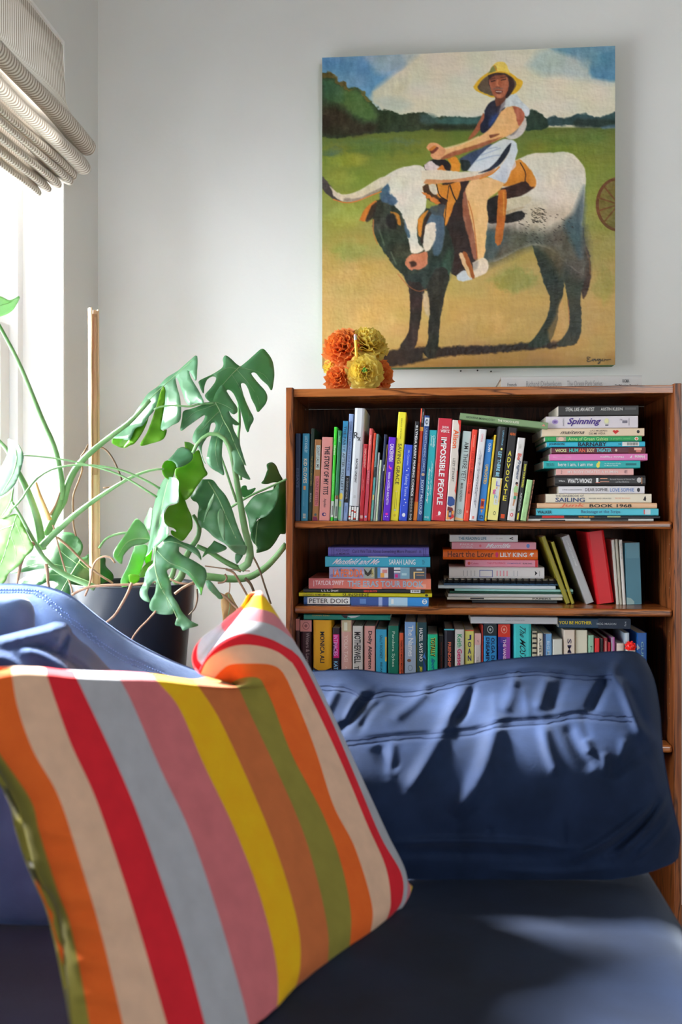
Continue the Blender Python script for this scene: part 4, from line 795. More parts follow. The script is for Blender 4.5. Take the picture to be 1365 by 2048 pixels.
P2 = [
 (608, 858.6, 1194, 1211, (60, 96, 150), 1, 'blue painted art book at the bottom of the left hand pile', [R(.03, .37, .12, .95, (226, 228, 226)), R(.38, .6, 0, 1, (52, 84, 150)), R(.45, .5, .2, .8, (90, 130, 190)), R(.6, .63, 0, 1, (160, 180, 220)), R(.63, .68, 0, 1, (60, 90, 160)), R(.68, .83, 0, 1, (170, 206, 230)), R(.7, .72, .2, .8, (226, 240, 246)), R(.83, .995, 0, 1, (50, 140, 214)), O(.965, .5, .02, .3, (226, 236, 244)), O(.965, .5, .013, .2, (50, 140, 214)), R(.95, .98, .45, .55, (226, 236, 244))], [('PETER DOIG', .045, .355, .24, .8, (60, 60, 62))]),
 (598.5, 864.5, 1186, 1194, (206, 196, 34), 0, 'mustard yellow book sticking out furthest in the left hand pile', [O(.96, .5, .012, .3, (60, 56, 20))], [('LUDWIG BEMELMANS', .03, .24, .2, .75, (90, 86, 24)), ('SUNSHINE', .33, .53, .12, .9, (40, 38, 20))]),
 (607, 850, 1178, 1186, (38, 44, 46), 0, 'thin black book with red and white lettering in the left hand pile', [R(.885, .965, .1, .9, (214, 214, 210))] + [R(.9 + .012 * i, .906 + .012 * i, .3, .75, (40, 40, 40)) for i in range(5)], [('1, 2, 3... Draw!', .15, .29, .2, .8, (226, 226, 226), '!'), ('SERGE BLOCH', .5, .61, .2, .75, (226, 70, 60), '!')]),
 (618, 862.5, 1157, 1178, (214, 116, 104), 0, 'coral pink photo book with pale blue and white capitals', [R(0, .2, 0, 1, (200, 104, 104)), R(.36, .6, 0, 1, (226, 120, 96)), R(.8, 1, 0, 1, (228, 130, 104)), R(.42, .5, .1, .4, (236, 150, 130)), R(.88, .96, .1, .5, (240, 160, 140))], [('| TAYLOR SWIFT', .04, .29, .22, .8, (232, 210, 214), '!'), ('THE ERAS TOUR BOOK', .32, .94, .2, .8, (150, 176, 196), '!')]),
 (659, 853, 1134, 1157, (150, 146, 180), 0, 'mauve comic book with orange capitals and city drawings', [R(0, .36, 0, 1, (146, 142, 178))] + [O(.03 + .045 * i, .25 + .5 * ((i * 7) % 3) / 2, .02, .14, ((120, 110, 160), (176, 176, 206), (100, 96, 140))[i % 3]) for i in range(8)] + [R(.36, .47, 0, 1, (150, 156, 150)), Pg([(.36, .9), (.4, .5), (.44, .95), (.46, .3), (.43, .4), (.4, .2), (.37, .4)], (50, 50, 44)), R(.47, .5, 0, 1, (70, 80, 70)), R(.5, .61, .1, .95, (214, 206, 206)), R(.5, .53, .1, .95, (90, 140, 190)), R(.53, .57, .1, .5, (226, 160, 70)), R(.55, .6, .5, .8, (200, 130, 130)), R(.61, .67, 0, 1, (44, 44, 64)), R(.67, .735, .55, 1, (210, 206, 210)), R(.67, .735, .7, .78, (40, 40, 50)), R(.67, .735, 0, .5, (120, 120, 160)), R(.68, .71, .1, .4, (196, 40, 120)), R(.735, .83, 0, 1, (120, 160, 180)), R(.75, .8, .3, .5, (170, 200, 206)), R(.83, .995, 0, 1, (70, 80, 90)), R(.87, .98, .55, .62, (236, 190, 120)), R(.87, .885, 0, .6, (236, 190, 120)), R(.9, .98, .3, .36, (206, 150, 100)), R(.9, .96, .75, .9, (160, 180, 200))], [('LA PERDIDA', .04, .35, .15, .82, (232, 112, 50), '!'), ('Jessica', .43, .47, .5, .85, (230, 210, 120), 'h'), ('Abel', .43, .465, .15, .45, (230, 210, 120), 'h')]),
 (651, 861, 1113, 1134, (54, 158, 186), 0, 'teal blue book with white script, just under the violet hardback', [R(.41, .6, .94, 1, (206, 216, 216))], [('Mansfield and Me', .09, .52, .25, .8, (226, 214, 220), 'i'), ('SARAH LAING', .61, .86, .25, .75, (234, 242, 242)), ('VUP', .925, .95, .25, .7, (30, 90, 120), 'h')]),
 (657, 858.6, 1094, 1113, (92, 86, 156), 1, 'violet hardback with dark thin lettering on top of the left hand pile', [R(.035, .04, .05, .95, (50, 44, 96)), R(.055, .06, .05, .95, (50, 44, 96)), R(.945, .95, .05, .95, (50, 44, 96)), R(.965, .97, .05, .95, (50, 44, 96))], [('ROZ CHAST', .08, .215, .55, .8, (48, 42, 90)), ('A MEMOIR', .08, .215, .2, .42, (48, 42, 90)), ('Can\'t We Talk About Something More Pleasant?', .24, .88, .28, .78, (48, 42, 90)), ('B', .905, .925, .4, .7, (48, 42, 90))]),
]
P3B = [   # the middle pile above the loose papers, bottom first
 (899, 1089.4, 1139, 1163, (222, 220, 218), 1, 'thick white book with tiny scribbled print, lying on the comb bound papers', [R(.32, .46, .15, .75, (90, 100, 160)), R(.327, .453, .2, .7, (222, 220, 218)), Pg([(.9, .3), (.93, .5), (.9, .7), (.905, .5)], (50, 50, 50))] + [R(.15 + .04 * i, .155 + .04 * i, .25, .7, (150, 150, 150)) for i in range(4)] + [R(.5 + .035 * i, .512 + .035 * i, .25, .7, (226, 150, 160)) for i in range(4)] + [R(.68 + .04 * i, .685 + .04 * i, .25, .7, (140, 140, 150)) for i in range(2)], [('WILEY', .945, .955, .25, .7, (70, 70, 70), 'h')]),
 (931.5, 1077, 1125, 1139, (228, 150, 172), 0, 'rose pink paperback with its page edges showing at the left', [R(.96, .995, 0, 1, (206, 50, 56)), O(.05, .5, .02, .24, (206, 80, 70))], [('Colette', .08, .18, .35, .65, (190, 60, 90)), ('THE LITTLE PRINCE', .3, .55, .4, .66, (206, 60, 90)), ('DOMINIQUE', .58, .76, .4, .6, (120, 90, 150)), ('ELINE SNEL', .79, .92, .4, .6, (70, 50, 70))]),
 (886.6, 1076.5, 1104.5, 1125, (246, 106, 28), 1, 'vivid orange hardback with a black serif title and white capitals', [O(.57, .5, .016, .28, (206, 40, 100)), Pg([(.91, .45), (.925, .7), (.955, .7), (.96, .6), (.94, .5), (.945, .35), (.93, .35), (.93, .5)], (250, 240, 232))], [('Heart the Lover', .05, .535, .25, .85, (90, 40, 24)), ('LILY KING', .605, .885, .28, .72, (250, 242, 236), '!')]),
 (904, 1073, 1089.5, 1104.5, (224, 152, 168), 0, 'dusty rose paperback under the small white book', [O(.34, .5, .014, .18, (226, 110, 120)), O(.905, .5, .02, .28, (110, 140, 206))], [('PAULA', .1, .26, .55, .8, (244, 214, 220)), ('KUKA', .12, .25, .2, .45, (244, 214, 220)), ('Mumlife', .42, .7, .22, .8, (246, 226, 230), 'i!')]),
 (900, 1036.5, 1075, 1089.5, (214, 216, 216), 0, 'small white book on top of the middle pile', [Pg([(.87, .5), (.93, .7), (.93, .3)], (40, 40, 44)), Pg([(.9, .5), (.925, .58), (.925, .42)], (214, 216, 216))], [('THE READING LIFE', .13, .54, .28, .72, (80, 130, 150), '!'), ('C.S. LEWIS', .68, .78, .4, .58, (150, 150, 150))]),
]
S3 = [
 (592, 600, 592, 1238, (60, 34, 36), 0, 'dark plum book with a rose top, far left of the third shelf', [R(0, .1, 0, 1, (176, 112, 108))], []),
 (601, 624, 601, 1240.5, (52, 26, 36), 1, 'dark maroon book with a rose band and round emblem at the head', [R(0, .1, 0, 1, (206, 140, 134)), O(.05, .5, .034, .32, (150, 90, 90)), O(.05, .5, .028, .26, (206, 140, 134)), O(.05, .5, .014, .14, (150, 90, 90))], [('Writers & Lovers', .11, .4, .5, .82, (170, 150, 150))]),
 (626.5, 664, 626.5, 1240.5, (230, 168, 26), 1, 'thick mustard yellow hardback with dark capitals and a blue and pink foot', [Pg([(.41, 0), (.45, .45), (.41, 1), (.5, 1), (.5, 0)], (30, 30, 40)), Pg([(.43, .0), (.47, .5), (.5, .5), (.5, 0)], (50, 140, 190)), Pg([(.455, .6), (.43, .96), (.47, .96)], (226, 60, 130))], [('MONICA ALI', .1, .37, .38, .62, (40, 40, 50), '!')]),
 (665.5, 680, 665.5, 1256, (40, 30, 44), 0, 'black and magenta book left of the gold topped one', [R(.06, .28, .1, .95, (214, 30, 120)), Pg([(.12, .1), (.2, .5), (.28, .1)], (60, 24, 60))], [('INTIMACIES', .07, .26, .15, .75, (226, 150, 220), '!'), ('KATIE', .31, .42, .2, .75, (130, 190, 220), '!')]),
 (682, 704.5, 682, 1240.5, (216, 168, 156), 1, 'blush book with a shiny gold top and black foot', [R(0, .1, .1, .92, (206, 190, 150)), R(.02, .09, .3, .6, (236, 230, 206)), Pg([(.43, 0), (.47, 1), (.6, 1), (.6, 0)], (36, 32, 36))], [('YOLK TASI', .13, .36, .3, .65, (240, 206, 196), '!'), ('AJ', .4, .43, .35, .6, (240, 214, 206))]),
 (706, 726.5, 706, 1252, (206, 202, 194), 0, 'putty grey book with tall condensed black capitals', [], [('MOTHERWELL', .055, .34, .15, .8, (40, 40, 42), '!'), ('THE GIRL', .365, .55, .15, .6, (40, 40, 42), '!')]),
 (729, 751, 729, 1252, (220, 160, 152), 0, 'salmon pink book with bold black serif lettering', [], [('Dolly Alderton', .045, .39, .28, .72, (44, 34, 38), '!')]),
 (752.5, 774.5, 752.5, 1259, (58, 166, 204), 0, 'azure blue book with thin dark capitals and a yellow edge', [R(.07, .3, .84, .99, (230, 180, 60))], [('SALLY ROONEY', .055, .275, .35, .6, (30, 60, 84)), ('BEAUTIFUL', .31, .55, .4, .58, (40, 80, 100))]),
 (777, 798, 777, 1252, (22, 116, 94), 0, 'emerald green book with pale serif lettering', [], [('Pandora Sykes', .05, .37, .3, .65, (190, 220, 200))]),
 (799, 808, 799, 1266, (222, 90, 50), 0, 'thin orange red book with small black capitals', [], [('THERE BUT MIGHT MAY NEVER', .07, .42, .3, .7, (70, 30, 24), '!')]),
 (810, 832.5, 810, 1244, (126, 166, 214), 0, 'cornflower blue book fading to grey with a big pale serif title', [R(.12, .2, 0, 1, (140, 170, 206)), R(.2, .45, 0, 1, (158, 174, 196)), O(.335, .4, .014, .18, (120, 80, 60)), O(.4, .5, .026, .22, (120, 134, 150)), O(.4, .5, .02, .16, (158, 174, 196))], [('The Names', .03, .3, .32, .78, (220, 222, 226), '!')]),
 (834, 854.5, 834, 1245, (40, 76, 84), 0, 'dark teal book with bold white capitals and blue figures', [R(0, .6, .0, .03, (206, 206, 60)), Pg([(.25, .9), (.3, .6), (.33, .98), (.28, .8)], (70, 130, 200)), Pg([(.3, .6), (.4, .95), (.5, .9), (.5, .5), (.4, .7)], (40, 70, 140))], [('HAZEL SAYS NO', .05, .34, .25, .6, (232, 236, 236), '!'), ('JESSICA', .38, .55, .25, .55, (230, 220, 50), '!')]),
 (856, 876.5, 856, 1269, (34, 196, 146), 0, 'mint green book with yellow block capitals shadowed in black', [], [('TOTALLY', .035, .218, .26, .72, (30, 50, 40), '!'), ('TOTALLY', .03, .212, .3, .76, (236, 206, 60), '!'), ('Spot On', .235, .42, .3, .7, (30, 90, 160), 'i!')]),
 (878, 888, 878, 1272, (34, 30, 32), 0, 'thin black book with a faint red line of print', [], [('WOMEN WRITERS', .06, .33, .45, .62, (150, 60, 40))]),
 (889, 909.5, 889, 1258, (36, 32, 44), 1, 'black book with coral hand lettering and a turquoise head edge', [R(0, .012, 0, 1, (80, 190, 210))], [('FRIENDSHIP', .12, .35, .36, .68, (232, 120, 90), '!')]),
 (910.5, 929.5, 910.5, 1259, (216, 212, 206), 0, 'white book with green and magenta lettering', [], [('Keith', .045, .165, .25, .75, (60, 160, 110), '!'), ('Gessen', .18, .36, .25, .75, (206, 50, 110), '!')]),
 (930.5, 949, 930.5, 1260, (226, 220, 120), 0, 'pale yellow book with stacked navy capitals', [R(0, .01, 0, 1, (206, 80, 50))], [('JOAN', .045, .30, .32, .7, (34, 40, 110), 's')]),
 (950, 963, 950, 1267, (218, 206, 204), 0, 'slim white book with a pink top and grey print', [R(0, .11, 0, 1, (226, 178, 174))], [('7', .06, .09, .4, .6, (120, 100, 100)), ('TELL ME HOW', .22, .55, .35, .6, (150, 144, 144))]),
 (964, 967.5, 964, 1250, (190, 50, 36), 0, 'narrow brick red spine between the slim white and the blue black topped book', [], []),
 (968.5, 994.5, 968.5, 1249, (54, 150, 214), 0, 'bright blue book with navy capitals in two lines under a black top', [R(0, .1, 0, 1, (34, 44, 50)), O(.045, .5, .034, .24, (180, 186, 186)), O(.045, .5, .027, .19, (34, 44, 50)), O(.045, .5, .012, .08, (180, 186, 186))], [('OLGA DIES', .115, .37, .56, .84, (26, 40, 84), '!'), ('DREAMING', .115, .37, .16, .44, (26, 40, 84), '!')]),
 (997, 1021.5, 997, 1249, (44, 50, 140), 0, 'navy and violet book with a red top and round emblem', [R(0, .11, 0, 1, (216, 56, 40)), R(.11, .995, .45, 1, (150, 70, 170)), R(.11, .16, .2, .7, (90, 60, 160)), O(.045, .5, .034, .26, (236, 160, 140)), O(.045, .5, .028, .21, (216, 56, 40)), O(.045, .5, .012, .09, (236, 160, 140))], [('THE VANISHING HALF', .13, .5, .4, .66, (224, 196, 220), '!')]),
 (1027, 1064, 1027, 1248, (66, 204, 206), 1, 'widest turquoise book with slanted black serif title', [], [('The MOST', .02, .31, .36, .68, (26, 60, 66), 'i')]),
 (1065.5, 1075, 1065.5, 1263, (196, 186, 160), 0, 'cream notebook with a black spiral binding', [R(.01 + .045 * i, .028 + .045 * i, .0, .95, (36, 34, 34)) for i in range(12)], []),
 (1076, 1087, 1076, 1267, (220, 212, 194), 0, 'narrow cream book with black hand lettering', [], [('A LIFE\'S WORK', .045, .32, .3, .72, (50, 46, 46), '!')]),
 (1088, 1105, 1088, 1268, (110, 160, 206), 0, 'grey blue book with a dark left edge', [R(0, .99, 0, .25, (50, 60, 96))], [('BIG MAGIC', .07, .32, .4, .72, (196, 214, 226))]),
 (1106.5, 1126, 1106.5, 1279, (206, 206, 196), 0, 'low off white book with thin grey capitals', [], [('THE GOOD', .15, .5, .35, .6, (110, 116, 116))]),
 (1128.5, 1151, 1128.5, 1260, (222, 206, 190), 0, 'beige cream book with loose hand drawn dark capitals', [], [('SMILE', .08, .36, .32, .68, (70, 60, 90))]),
 (1152, 1176, 1152, 1260.5, (222, 218, 196), 0, 'plain blank cream book beside the beige one', [], []),
 (1177.6, 1189, 1177.6, 1271, (150, 196, 168), 0, 'pale sage green book with dark thin print', [], [('NOTALK', .1, .55, .35, .65, (70, 110, 96))]),
 (1191, 1200.5, 1191, 1277, (216, 40, 44), 0, 'red book right of the sage green one', [], [('CALL ME', .18, .55, .35, .65, (120, 20, 30))]),
 (1201.5, 1207.5, 1201.5, 1278, (30, 28, 30), 0, 'thin black book beside the red one on the third shelf', [], [('TIMES', .25, .5, .3, .7, (190, 190, 180))]),
 (1208.5, 1216.5, 1208.5, 1276, (130, 30, 40), 0, 'thin dark maroon book near the right end of the third shelf', [R(.03, .14, .3, .7, (190, 120, 110))], []),
 (1217, 1222.5, 1217, 1285, (176, 30, 44), 0, 'short crimson booklet beside the maroon one', [], []),
 (1223.5, 1231, 1223.5, 1275, (190, 110, 176), 0, 'thin mauve book with a grey left edge', [R(0, .99, 0, .3, (170, 180, 180))], []),
 (1275, 1295, 1275, 1266, (26, 90, 170), 0, 'royal blue book at the right end of the third shelf', [Pg([(.1, .0), (.16, .0), (.14, .3)], (190, 200, 206))], [('GURNAH', .08, .42, .4, .65, (150, 200, 200))]),
]
L3 = [  # books lying over the third-shelf row: (left, right, y top, y bottom, ...)
 (608, 781, 1229.5, 1240, (18, 128, 112), 0, 'deep green book lying flat on the row at the left of the third shelf', [Pg([(.43, 1), (.47, .4), (.5, .3), (.52, 1)], (44, 36, 40)), Pg([(.5, .8), (.55, .4), (.6, .5), (.66, .9)], (200, 206, 206))], [('DIANA REID', .1, .3, .72, .95, (190, 160, 60)), ('LOVE', .98, .99, .3, .7, (16, 60, 56), 'h')]),
 (942, 1116, 1234, 1248, (206, 208, 212), 0, 'white book lying flat over the blue and violet books', [], [('August in Havana 2018', .4, .62, .45, .62, (130, 130, 136))]),
 (1118.5, 1262, 1237, 1257, (20, 60, 90), 0, 'dark blue book with yellow capitals lying flat at the right of the third shelf', [R(.55, .995, 0, 1, (20, 40, 64))], [('YOU BE MOTHER', .0, .46, .4, .72, (226, 206, 40), '!'), ('MEG MASON', .53, .8, .36, .58, (170, 180, 190)), ('fox', .91, .94, .25, .75, (170, 180, 190), 'h')]),
]
strings = {'Richard Diebenkorn', 'The Ocean Park Series', 'French', 'OCMA', 'DelMonico Prestel', 'GIOVANA MADALOSSO', 'THE TOKYO SUITE', 'CRIMES AND OTHER STORIES', 'PAPERS'}
for L in (S1, P1, P2, P3B, S3, L3):
    for b in L:
        for t in b[8]:
            strings.add(t[0])
            if len(t) > 6 and t[6].startswith('s'): strings.update(t[0].replace(' ', ''))
load_texts(sorted(strings))

def upright(xl, xr, xtl, ytop, col, hard, label, decals, texts, Y, z0, group, d, yback=None, shrink=.0004):
    X0, X1, XT = UX(xl, Y), UX(xr, Y), UX(xtl, Y)
    zt = UZ((xl + xr) / 2, ytop, Y) + (CAMZ - CAMZ)
    hh = zt - z0; lean = math.atan2(XT - X0, hh)
    w = (X1 - X0) * math.cos(lean) - shrink
    h = hh / math.cos(lean) - (w * math.sin(lean) if lean > 0 else 0)
    Rm = Matrix.Rotation(lean, 4, 'Y')
    piv = Vector((w, 0, 0)) if lean > 0 else Vector((0, 0, 0))
    P = Vector((X1 if lean > 0 else X0, Y, z0 + .0002))
    M = Matrix.Translation(P) @ Rm @ Matrix.Translation(-piv)
    return book(label, M, w, h, d, col, decals, texts, hard, group)
LIE = Matrix(((0, 0, -1, 0), (0, 1, 0, 0), (1, 0, 0, 0), (0, 0, 0, 1)))
def lying(xl, xr, thick, z, Y, col, hard, label, decals, texts, group, d, yaw=0.0, tilt=0.0, **kw):
    X0, X1 = UX(xl, Y), UX(xr, Y)
    M = Matrix.Translation((X1, Y, z)) @ Matrix.Rotation(yaw, 4, 'Z') @ Matrix.Rotation(tilt, 4, 'Y') @ LIE
    return book(label, M, thick - .0003, X1 - X0, d, col, decals, texts, hard, group, **kw)
SY1 = BY + .014
rnd = random.Random(5)
pr = None
for b in S1:
    b = list(b)
    if pr:                                   # a book leans no further than the one it leans against allows
        hp, hc = 1042 - pr[3], 1042 - b[3]; hm = min(hp, hc)
        need = pr[1] + (pr[2] - pr[0]) * hm / hp + .6
        b[0] = max(b[0], pr[1] + .3)
        if b[0] + (b[2] - b[0]) * hm / hc < need: b[2] = b[0] + (need - b[0]) * hc / hm
    pr = b
    h_ = (1042 - b[3]) / 900
    upright(*b, SY1 + rnd.uniform(0, .006), Z_S1, 'upright books on the first shelf', min(.245, max(.14, h_ * .72)))
def pile(L, Y, z, group, dmax=.235, dfac=.72, depths=None):
    for i, b in enumerate(L):
        xl, xr, yt, yb, col, hard, label, dec, tx = b
        th = (yb - yt) / FPX * ((Y) / U(xl, HOR, Y).y) * Y * .998
        w = UX(xr, Y) - UX(xl, Y)
        lying(xl, xr, th, z, Y + (rnd.uniform(0, .006)), col, hard, label, dec, tx, group, min(dmax, w * dfac), rnd.uniform(-.012, .012))
        z += th
    return z
pile(P1, BY + .02, Z_S1 + .0002, 'books piled flat at the right of the first shelf', .225, .95)
pile(P2, BY + .03, Z_S2 + .0002, 'books piled flat at the left of the second shelf')

# green book lying askew over the tops of the first row
Yg = SY1 - .002
A, B_ = U(920, 838.5, Yg), U(1096, 858.5, Yg)
th = .0145; ang = math.atan2(A.z - B_.z, B_.x - A.x)
M = Matrix.Translation(B_) @ Matrix.Rotation(ang, 4, 'Y') @ LIE
book('sage green paperback lying askew across the tops of the first row', M, th, (B_ - A).length, .13, (124, 152, 108), [Pg([(.93, .4), (.95, .7), (.97, .4)], (226, 130, 120))],
     [('GIOVANA MADALOSSO', .07, .4, .3, .62, (60, 76, 52)), ('THE TOKYO SUITE', .43, .67, .32, .64, (226, 226, 206), '!')], group='upright books on the first shelf')

# comb bound papers and magazines under the middle pile
Y3 = BY + .115
papers = thing('comb_bound_papers', 'comb bound sheaf with a black plastic comb in the middle pile', 'papers', (UX(1000, Y3), Y3, 0))
zz = Z_S2 + .0003
tk = lambda a, b: (b - a) / FPX * Y3 * 1.0
mags = [(945, 1115, 1203, 1209, (40, 46, 52), 'low dark folder at the very bottom of the middle pile'),
        (895, 1126, 1197, 1203, (222, 218, 206), 'cream magazine with small dark print in the middle pile'),
        (897, 1129, 1190.5, 1197, (196, 200, 200), 'white stapled booklet above the cream magazine'),
        (900, 1147, 1186, 1190.5, (24, 80, 62), 'thin dark green booklet in the middle pile'),
        (910, 1147, 1181, 1186, (160, 214, 206), 'thin pale aqua booklet in the middle pile'),
        (877, 1112, 1174, 1181, (206, 220, 226), 'pale blue white magazine sticking out left in the middle pile'),
        (888, 1130, 1170, 1174, (50, 86, 120), 'thin blue booklet just under the comb bound sheaf')]
for i, (xl, xr, yt, yb, col, label) in enumerate(mags):
    th = tk(yt, yb)
    lying(xl, xr, th, zz, Y3 + rnd.uniform(-.012, .004), col, 0, label, [R(.2, .32, .3, .75, (60, 60, 60))] if i == 1 else [], [('PAPERS', .74, .9, .3, .8, (60, 60, 60), '!')] if i == 1 else [], 'papers in the middle pile', .14, rnd.uniform(-.03, .03), name='magazine')
    zz += th
Xa, Xb = UX(890, Y3), UX(1128, Y3); th = tk(1163, 1170)
part('paper_sheaf', box(Xa, Xb, Y3 + .004, Y3 + .14, zz, zz + th - .0002), M_PAPER, papers)
for k in range(19):
    x = Xa + .006 + (Xb - Xa - .012) * k / 18
    V, F = tube([(x, Y3 + .012, zz + th * .2), (x, Y3 + .001, zz - .0002), (x, Y3 - .006, zz + th * .35), (x, Y3 + .0005, zz + th + .0012), (x, Y3 + .012, zz + th * .8)], .0026, .0026, 12, 6)
    part('comb_ring', (V, F), plain((26, 28, 30), .35, 1.0), papers)
V, F = tube([(Xa, Y3 + .001, zz + th * .45), (Xb, Y3 + .001, zz + th * .45)], th * .42, th * .42, 4, 10)
part('comb_spine', (V, F), plain((26, 28, 30), .35, 1.0), papers)
zz += th
pile(P3B, Y3, zz + .0012, 'books in the middle pile of the second shelf', .14)
# leaning books right of the middle pile
Y4 = BY + .10
def leaner(xbl, xbr, xtl, ytop, col, label, hard=0, texts=(), decals=(), d=.16):
    return upright(xbl, xbr, xtl, ytop, col, hard, label, decals, texts, Y4, Z_S2, 'leaning books on the second shelf', d)
leaner(1133, 1143, 1083, 1075, (150, 142, 44), 'olive yellow book leaning left against the middle pile', d=.13)
leaner(1144, 1151, 1103, 1085, (168, 158, 52), 'thinner olive booklet leaning beside the first olive book', d=.13)
leaner(1173.5, 1191, 1124, 1075, (176, 178, 180), 'grey paperback leaning left with faint white print', texts=[('CRIMES AND OTHER STORIES', .06, .45, .4, .6, (226, 226, 226))], d=.14)
leaner(1195, 1231, 1174, 1065, (214, 22, 34), 'big bright red clothbound book leaning left', 1, d=.16)
leaner(1234, 1240, 1224, 1080, (206, 206, 196), 'white booklet leaning beside the red book, first of three', d=.13)
leaner(1240.5, 1246, 1231, 1079, (190, 188, 172), 'cream booklet leaning in the middle of the three thin ones', d=.13)
leaner(1246.8, 1253.5, 1239, 1080, (224, 222, 216), 'white booklet with tiny print leaning against the blue grey book', d=.13, texts=[('CRIMES AND OTHER STORIES', .04, .3, .4, .65, (130, 130, 130))])
leaner(1254.5, 1285, 1250.5, 1086, (88, 142, 160), 'blue grey book standing last on the second shelf', d=.13, decals=[R(.25, .995, 0, .98, (80, 132, 150)), Pg([(.88, .0), (.9, .3), (.95, .5), (.995, .5), (.995, 0)], (150, 180, 180))])

# third shelf
SY3 = BY + .03
for b in S3:
    h_ = (1484 - b[3]) / 900
    upright(*b, SY3 + rnd.uniform(0, .008), Z_S3, 'upright books on the third shelf', min(.2, max(.12, h_ * .68)))
for b in L3:
    xl, xr, yt, yb, col, hard, label, dec, tx = b
    Yl = SY3 + (.004 if xl > 900 else -.002)
    lying(xl, xr, (yb - yt) / FPX * Yl, UZ((xl + xr) / 2, yb, Yl), Yl, col, hard, label, dec, tx, 'books lying over the third row', .13)
# two pale books leaning in the corner of the third shelf
upright(1234, 1250, 1234, 1287, (222, 214, 200), 0, 'short cream book behind the red ball ornament', [], [], SY3 + .004, Z_S3, 'upright books on the third shelf', .13)
upright(1251, 1262, 1249, 1266, (176, 196, 212), 0, 'pale silvery blue book behind the red ball ornament', [R(.0, .25, .2, .6, (206, 220, 230))], [], SY3 + .006, Z_S3, 'upright books on the third shelf', .13)
# red ball ornament with a white collar on the third shelf
orn = thing('ball_ornament', 'small shiny red knobbly ball on a white stand on the third shelf', 'ornament', (UX(1262, BY + .016), BY + .016, Z_S3 + .0004))
qx = UX(1262, BY + .016); qz = UZ(1262, 1293, BY + .016)
part('red_ball', sphere((qx, BY + .016, qz), .0108, 18, 12), plain((214, 28, 24), .25, 1.4), orn, True)
V, F = [], []
for k in range(26):
    a = k * 2.39996; zc = 1 - 2 * (k + .5) / 26; rr = math.sqrt(1 - zc * zc)
    v, f = sphere((qx + .0104 * rr * math.cos(a), BY + .016 + .0104 * rr * math.sin(a), qz + .0104 * zc), .0026, 6, 4)
    V, F = merge((V, F), (v, f))
kn = part('ball_knobs', (V, F), plain((220, 34, 28), .2, 1.4), orn, True)
part('stand', lathe([(0, Z_S3 + .0004), (.014, Z_S3 + .0004), (.013, Z_S3 + .006), (.004, Z_S3 + .02), (.004, qz - .022), (.009, qz - .014), (.0105, qz - .008), (0, qz - .006)], qx, BY + .016, 20), plain((226, 218, 206), .5, 1.2), orn, True)

# grey art book lying on the bookcase
Yt = BY + .12
zt_ = Z_TOP + .0003
lying(1003, 1285, UZ(1140, 751, Yt) - zt_, zt_, Yt, (192, 191, 190), 1, 'pale grey art book lying flat on top of the bookcase', [], [('French', .045, .11, .4, .6, (110, 110, 112)), ('Richard Diebenkorn', .18, .43, .36, .7, (140, 140, 142)), ('The Ocean Park Series', .47, .72, .34, .7, (140, 140, 142)), ('OCMA', .86, .91, .55, .75, (110, 110, 112), '!'), ('DelMonico Prestel', .81, .97, .28, .46, (110, 110, 112), '!')], None, .2)
# ================================================================== pot, stake, monstera
def leaf_mat(name, c1, c2, trans, g=1.0, mixf=.34):
    m = bpy.data.materials.new(name); m.use_nodes = True
    nt = m.node_tree; p = nt.nodes['Principled BSDF']; out = nt.nodes['Material Output']
    n = nd(nt, 'ShaderNodeTexNoise', Scale=14.0, Detail=4); nt.links.new(coords(nt), n.inputs['Vector'])
    r = ramp(nt, [(.3, lin(c1, g)), (.7, lin(c2, g))]); nt.links.new(n.outputs[0], r.inputs[0])
    nt.links.new(r.outputs[0], p.inputs['Base Color'])
    p.inputs['Roughness'].default_value = .38; p.inputs['Specular IOR Level'].default_value = .5
    t = nd(nt, 'ShaderNodeBsdfTranslucent'); t.inputs['Color'].default_value = (*lin(trans, 1.0), 1)
    mx = nd(nt, 'ShaderNodeMixShader'); mx.inputs[0].default_value = mixf
    nt.links.new(p.outputs[0], mx.inputs[1]); nt.links.new(t.outputs[0], mx.inputs[2]); nt.links.new(mx.outputs[0], out.inputs[0])
    w = nd(nt, 'ShaderNodeTexNoise', Scale=60.0); nt.links.new(coords(nt), w.inputs['Vector']); bump(nt, p, w.outputs[0], .12, .002)
    return m
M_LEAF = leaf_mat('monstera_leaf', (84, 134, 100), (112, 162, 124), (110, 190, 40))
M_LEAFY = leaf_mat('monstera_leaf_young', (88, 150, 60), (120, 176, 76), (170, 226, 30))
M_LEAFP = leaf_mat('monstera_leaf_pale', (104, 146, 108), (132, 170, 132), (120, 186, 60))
M_RIB = plain((150, 190, 130), .45, 1.0)
M_STEM = noisy('green_stem', (92, 136, 80), (126, 166, 112), 18, rough=.45, g=1.0, b=.1)
M_STEMP = noisy('pale_stem', (140, 176, 134), (170, 200, 160), 18, rough=.45, g=1.0, b=.1)
M_ROOT = noisy('aerial_root', (128, 98, 76), (176, 142, 116), 40, rough=.8, g=1.0, b=.3)
M_ROOTD = noisy('dark_root', (84, 70, 54), (120, 100, 80), 40, rough=.8, g=1.0, b=.3)
M_POT = noisy('black_plastic', (40, 46, 54), (48, 54, 62), 8, rough=.35, g=1.0, b=.03)
PCX, PCY = UX(266, 1.97), 1.97
PR = (392 - 140) / 2 / FPX * 1.985
zr = UZ(266, 1170, PCY - PR * .5)
ph = .30; zb = zr - ph
stool = thing('plant_stool', 'low wooden stool under the black plant pot behind the sofa', 'stool', (PCX, PCY, 0))
part('stool_top', lathe([(0, zb - .03), (.15, zb - .03), (.155, zb - .025), (.155, zb - .004), (.15, zb - .0005), (0, zb - .0005)], PCX, PCY, 36), M_WOODH, stool)
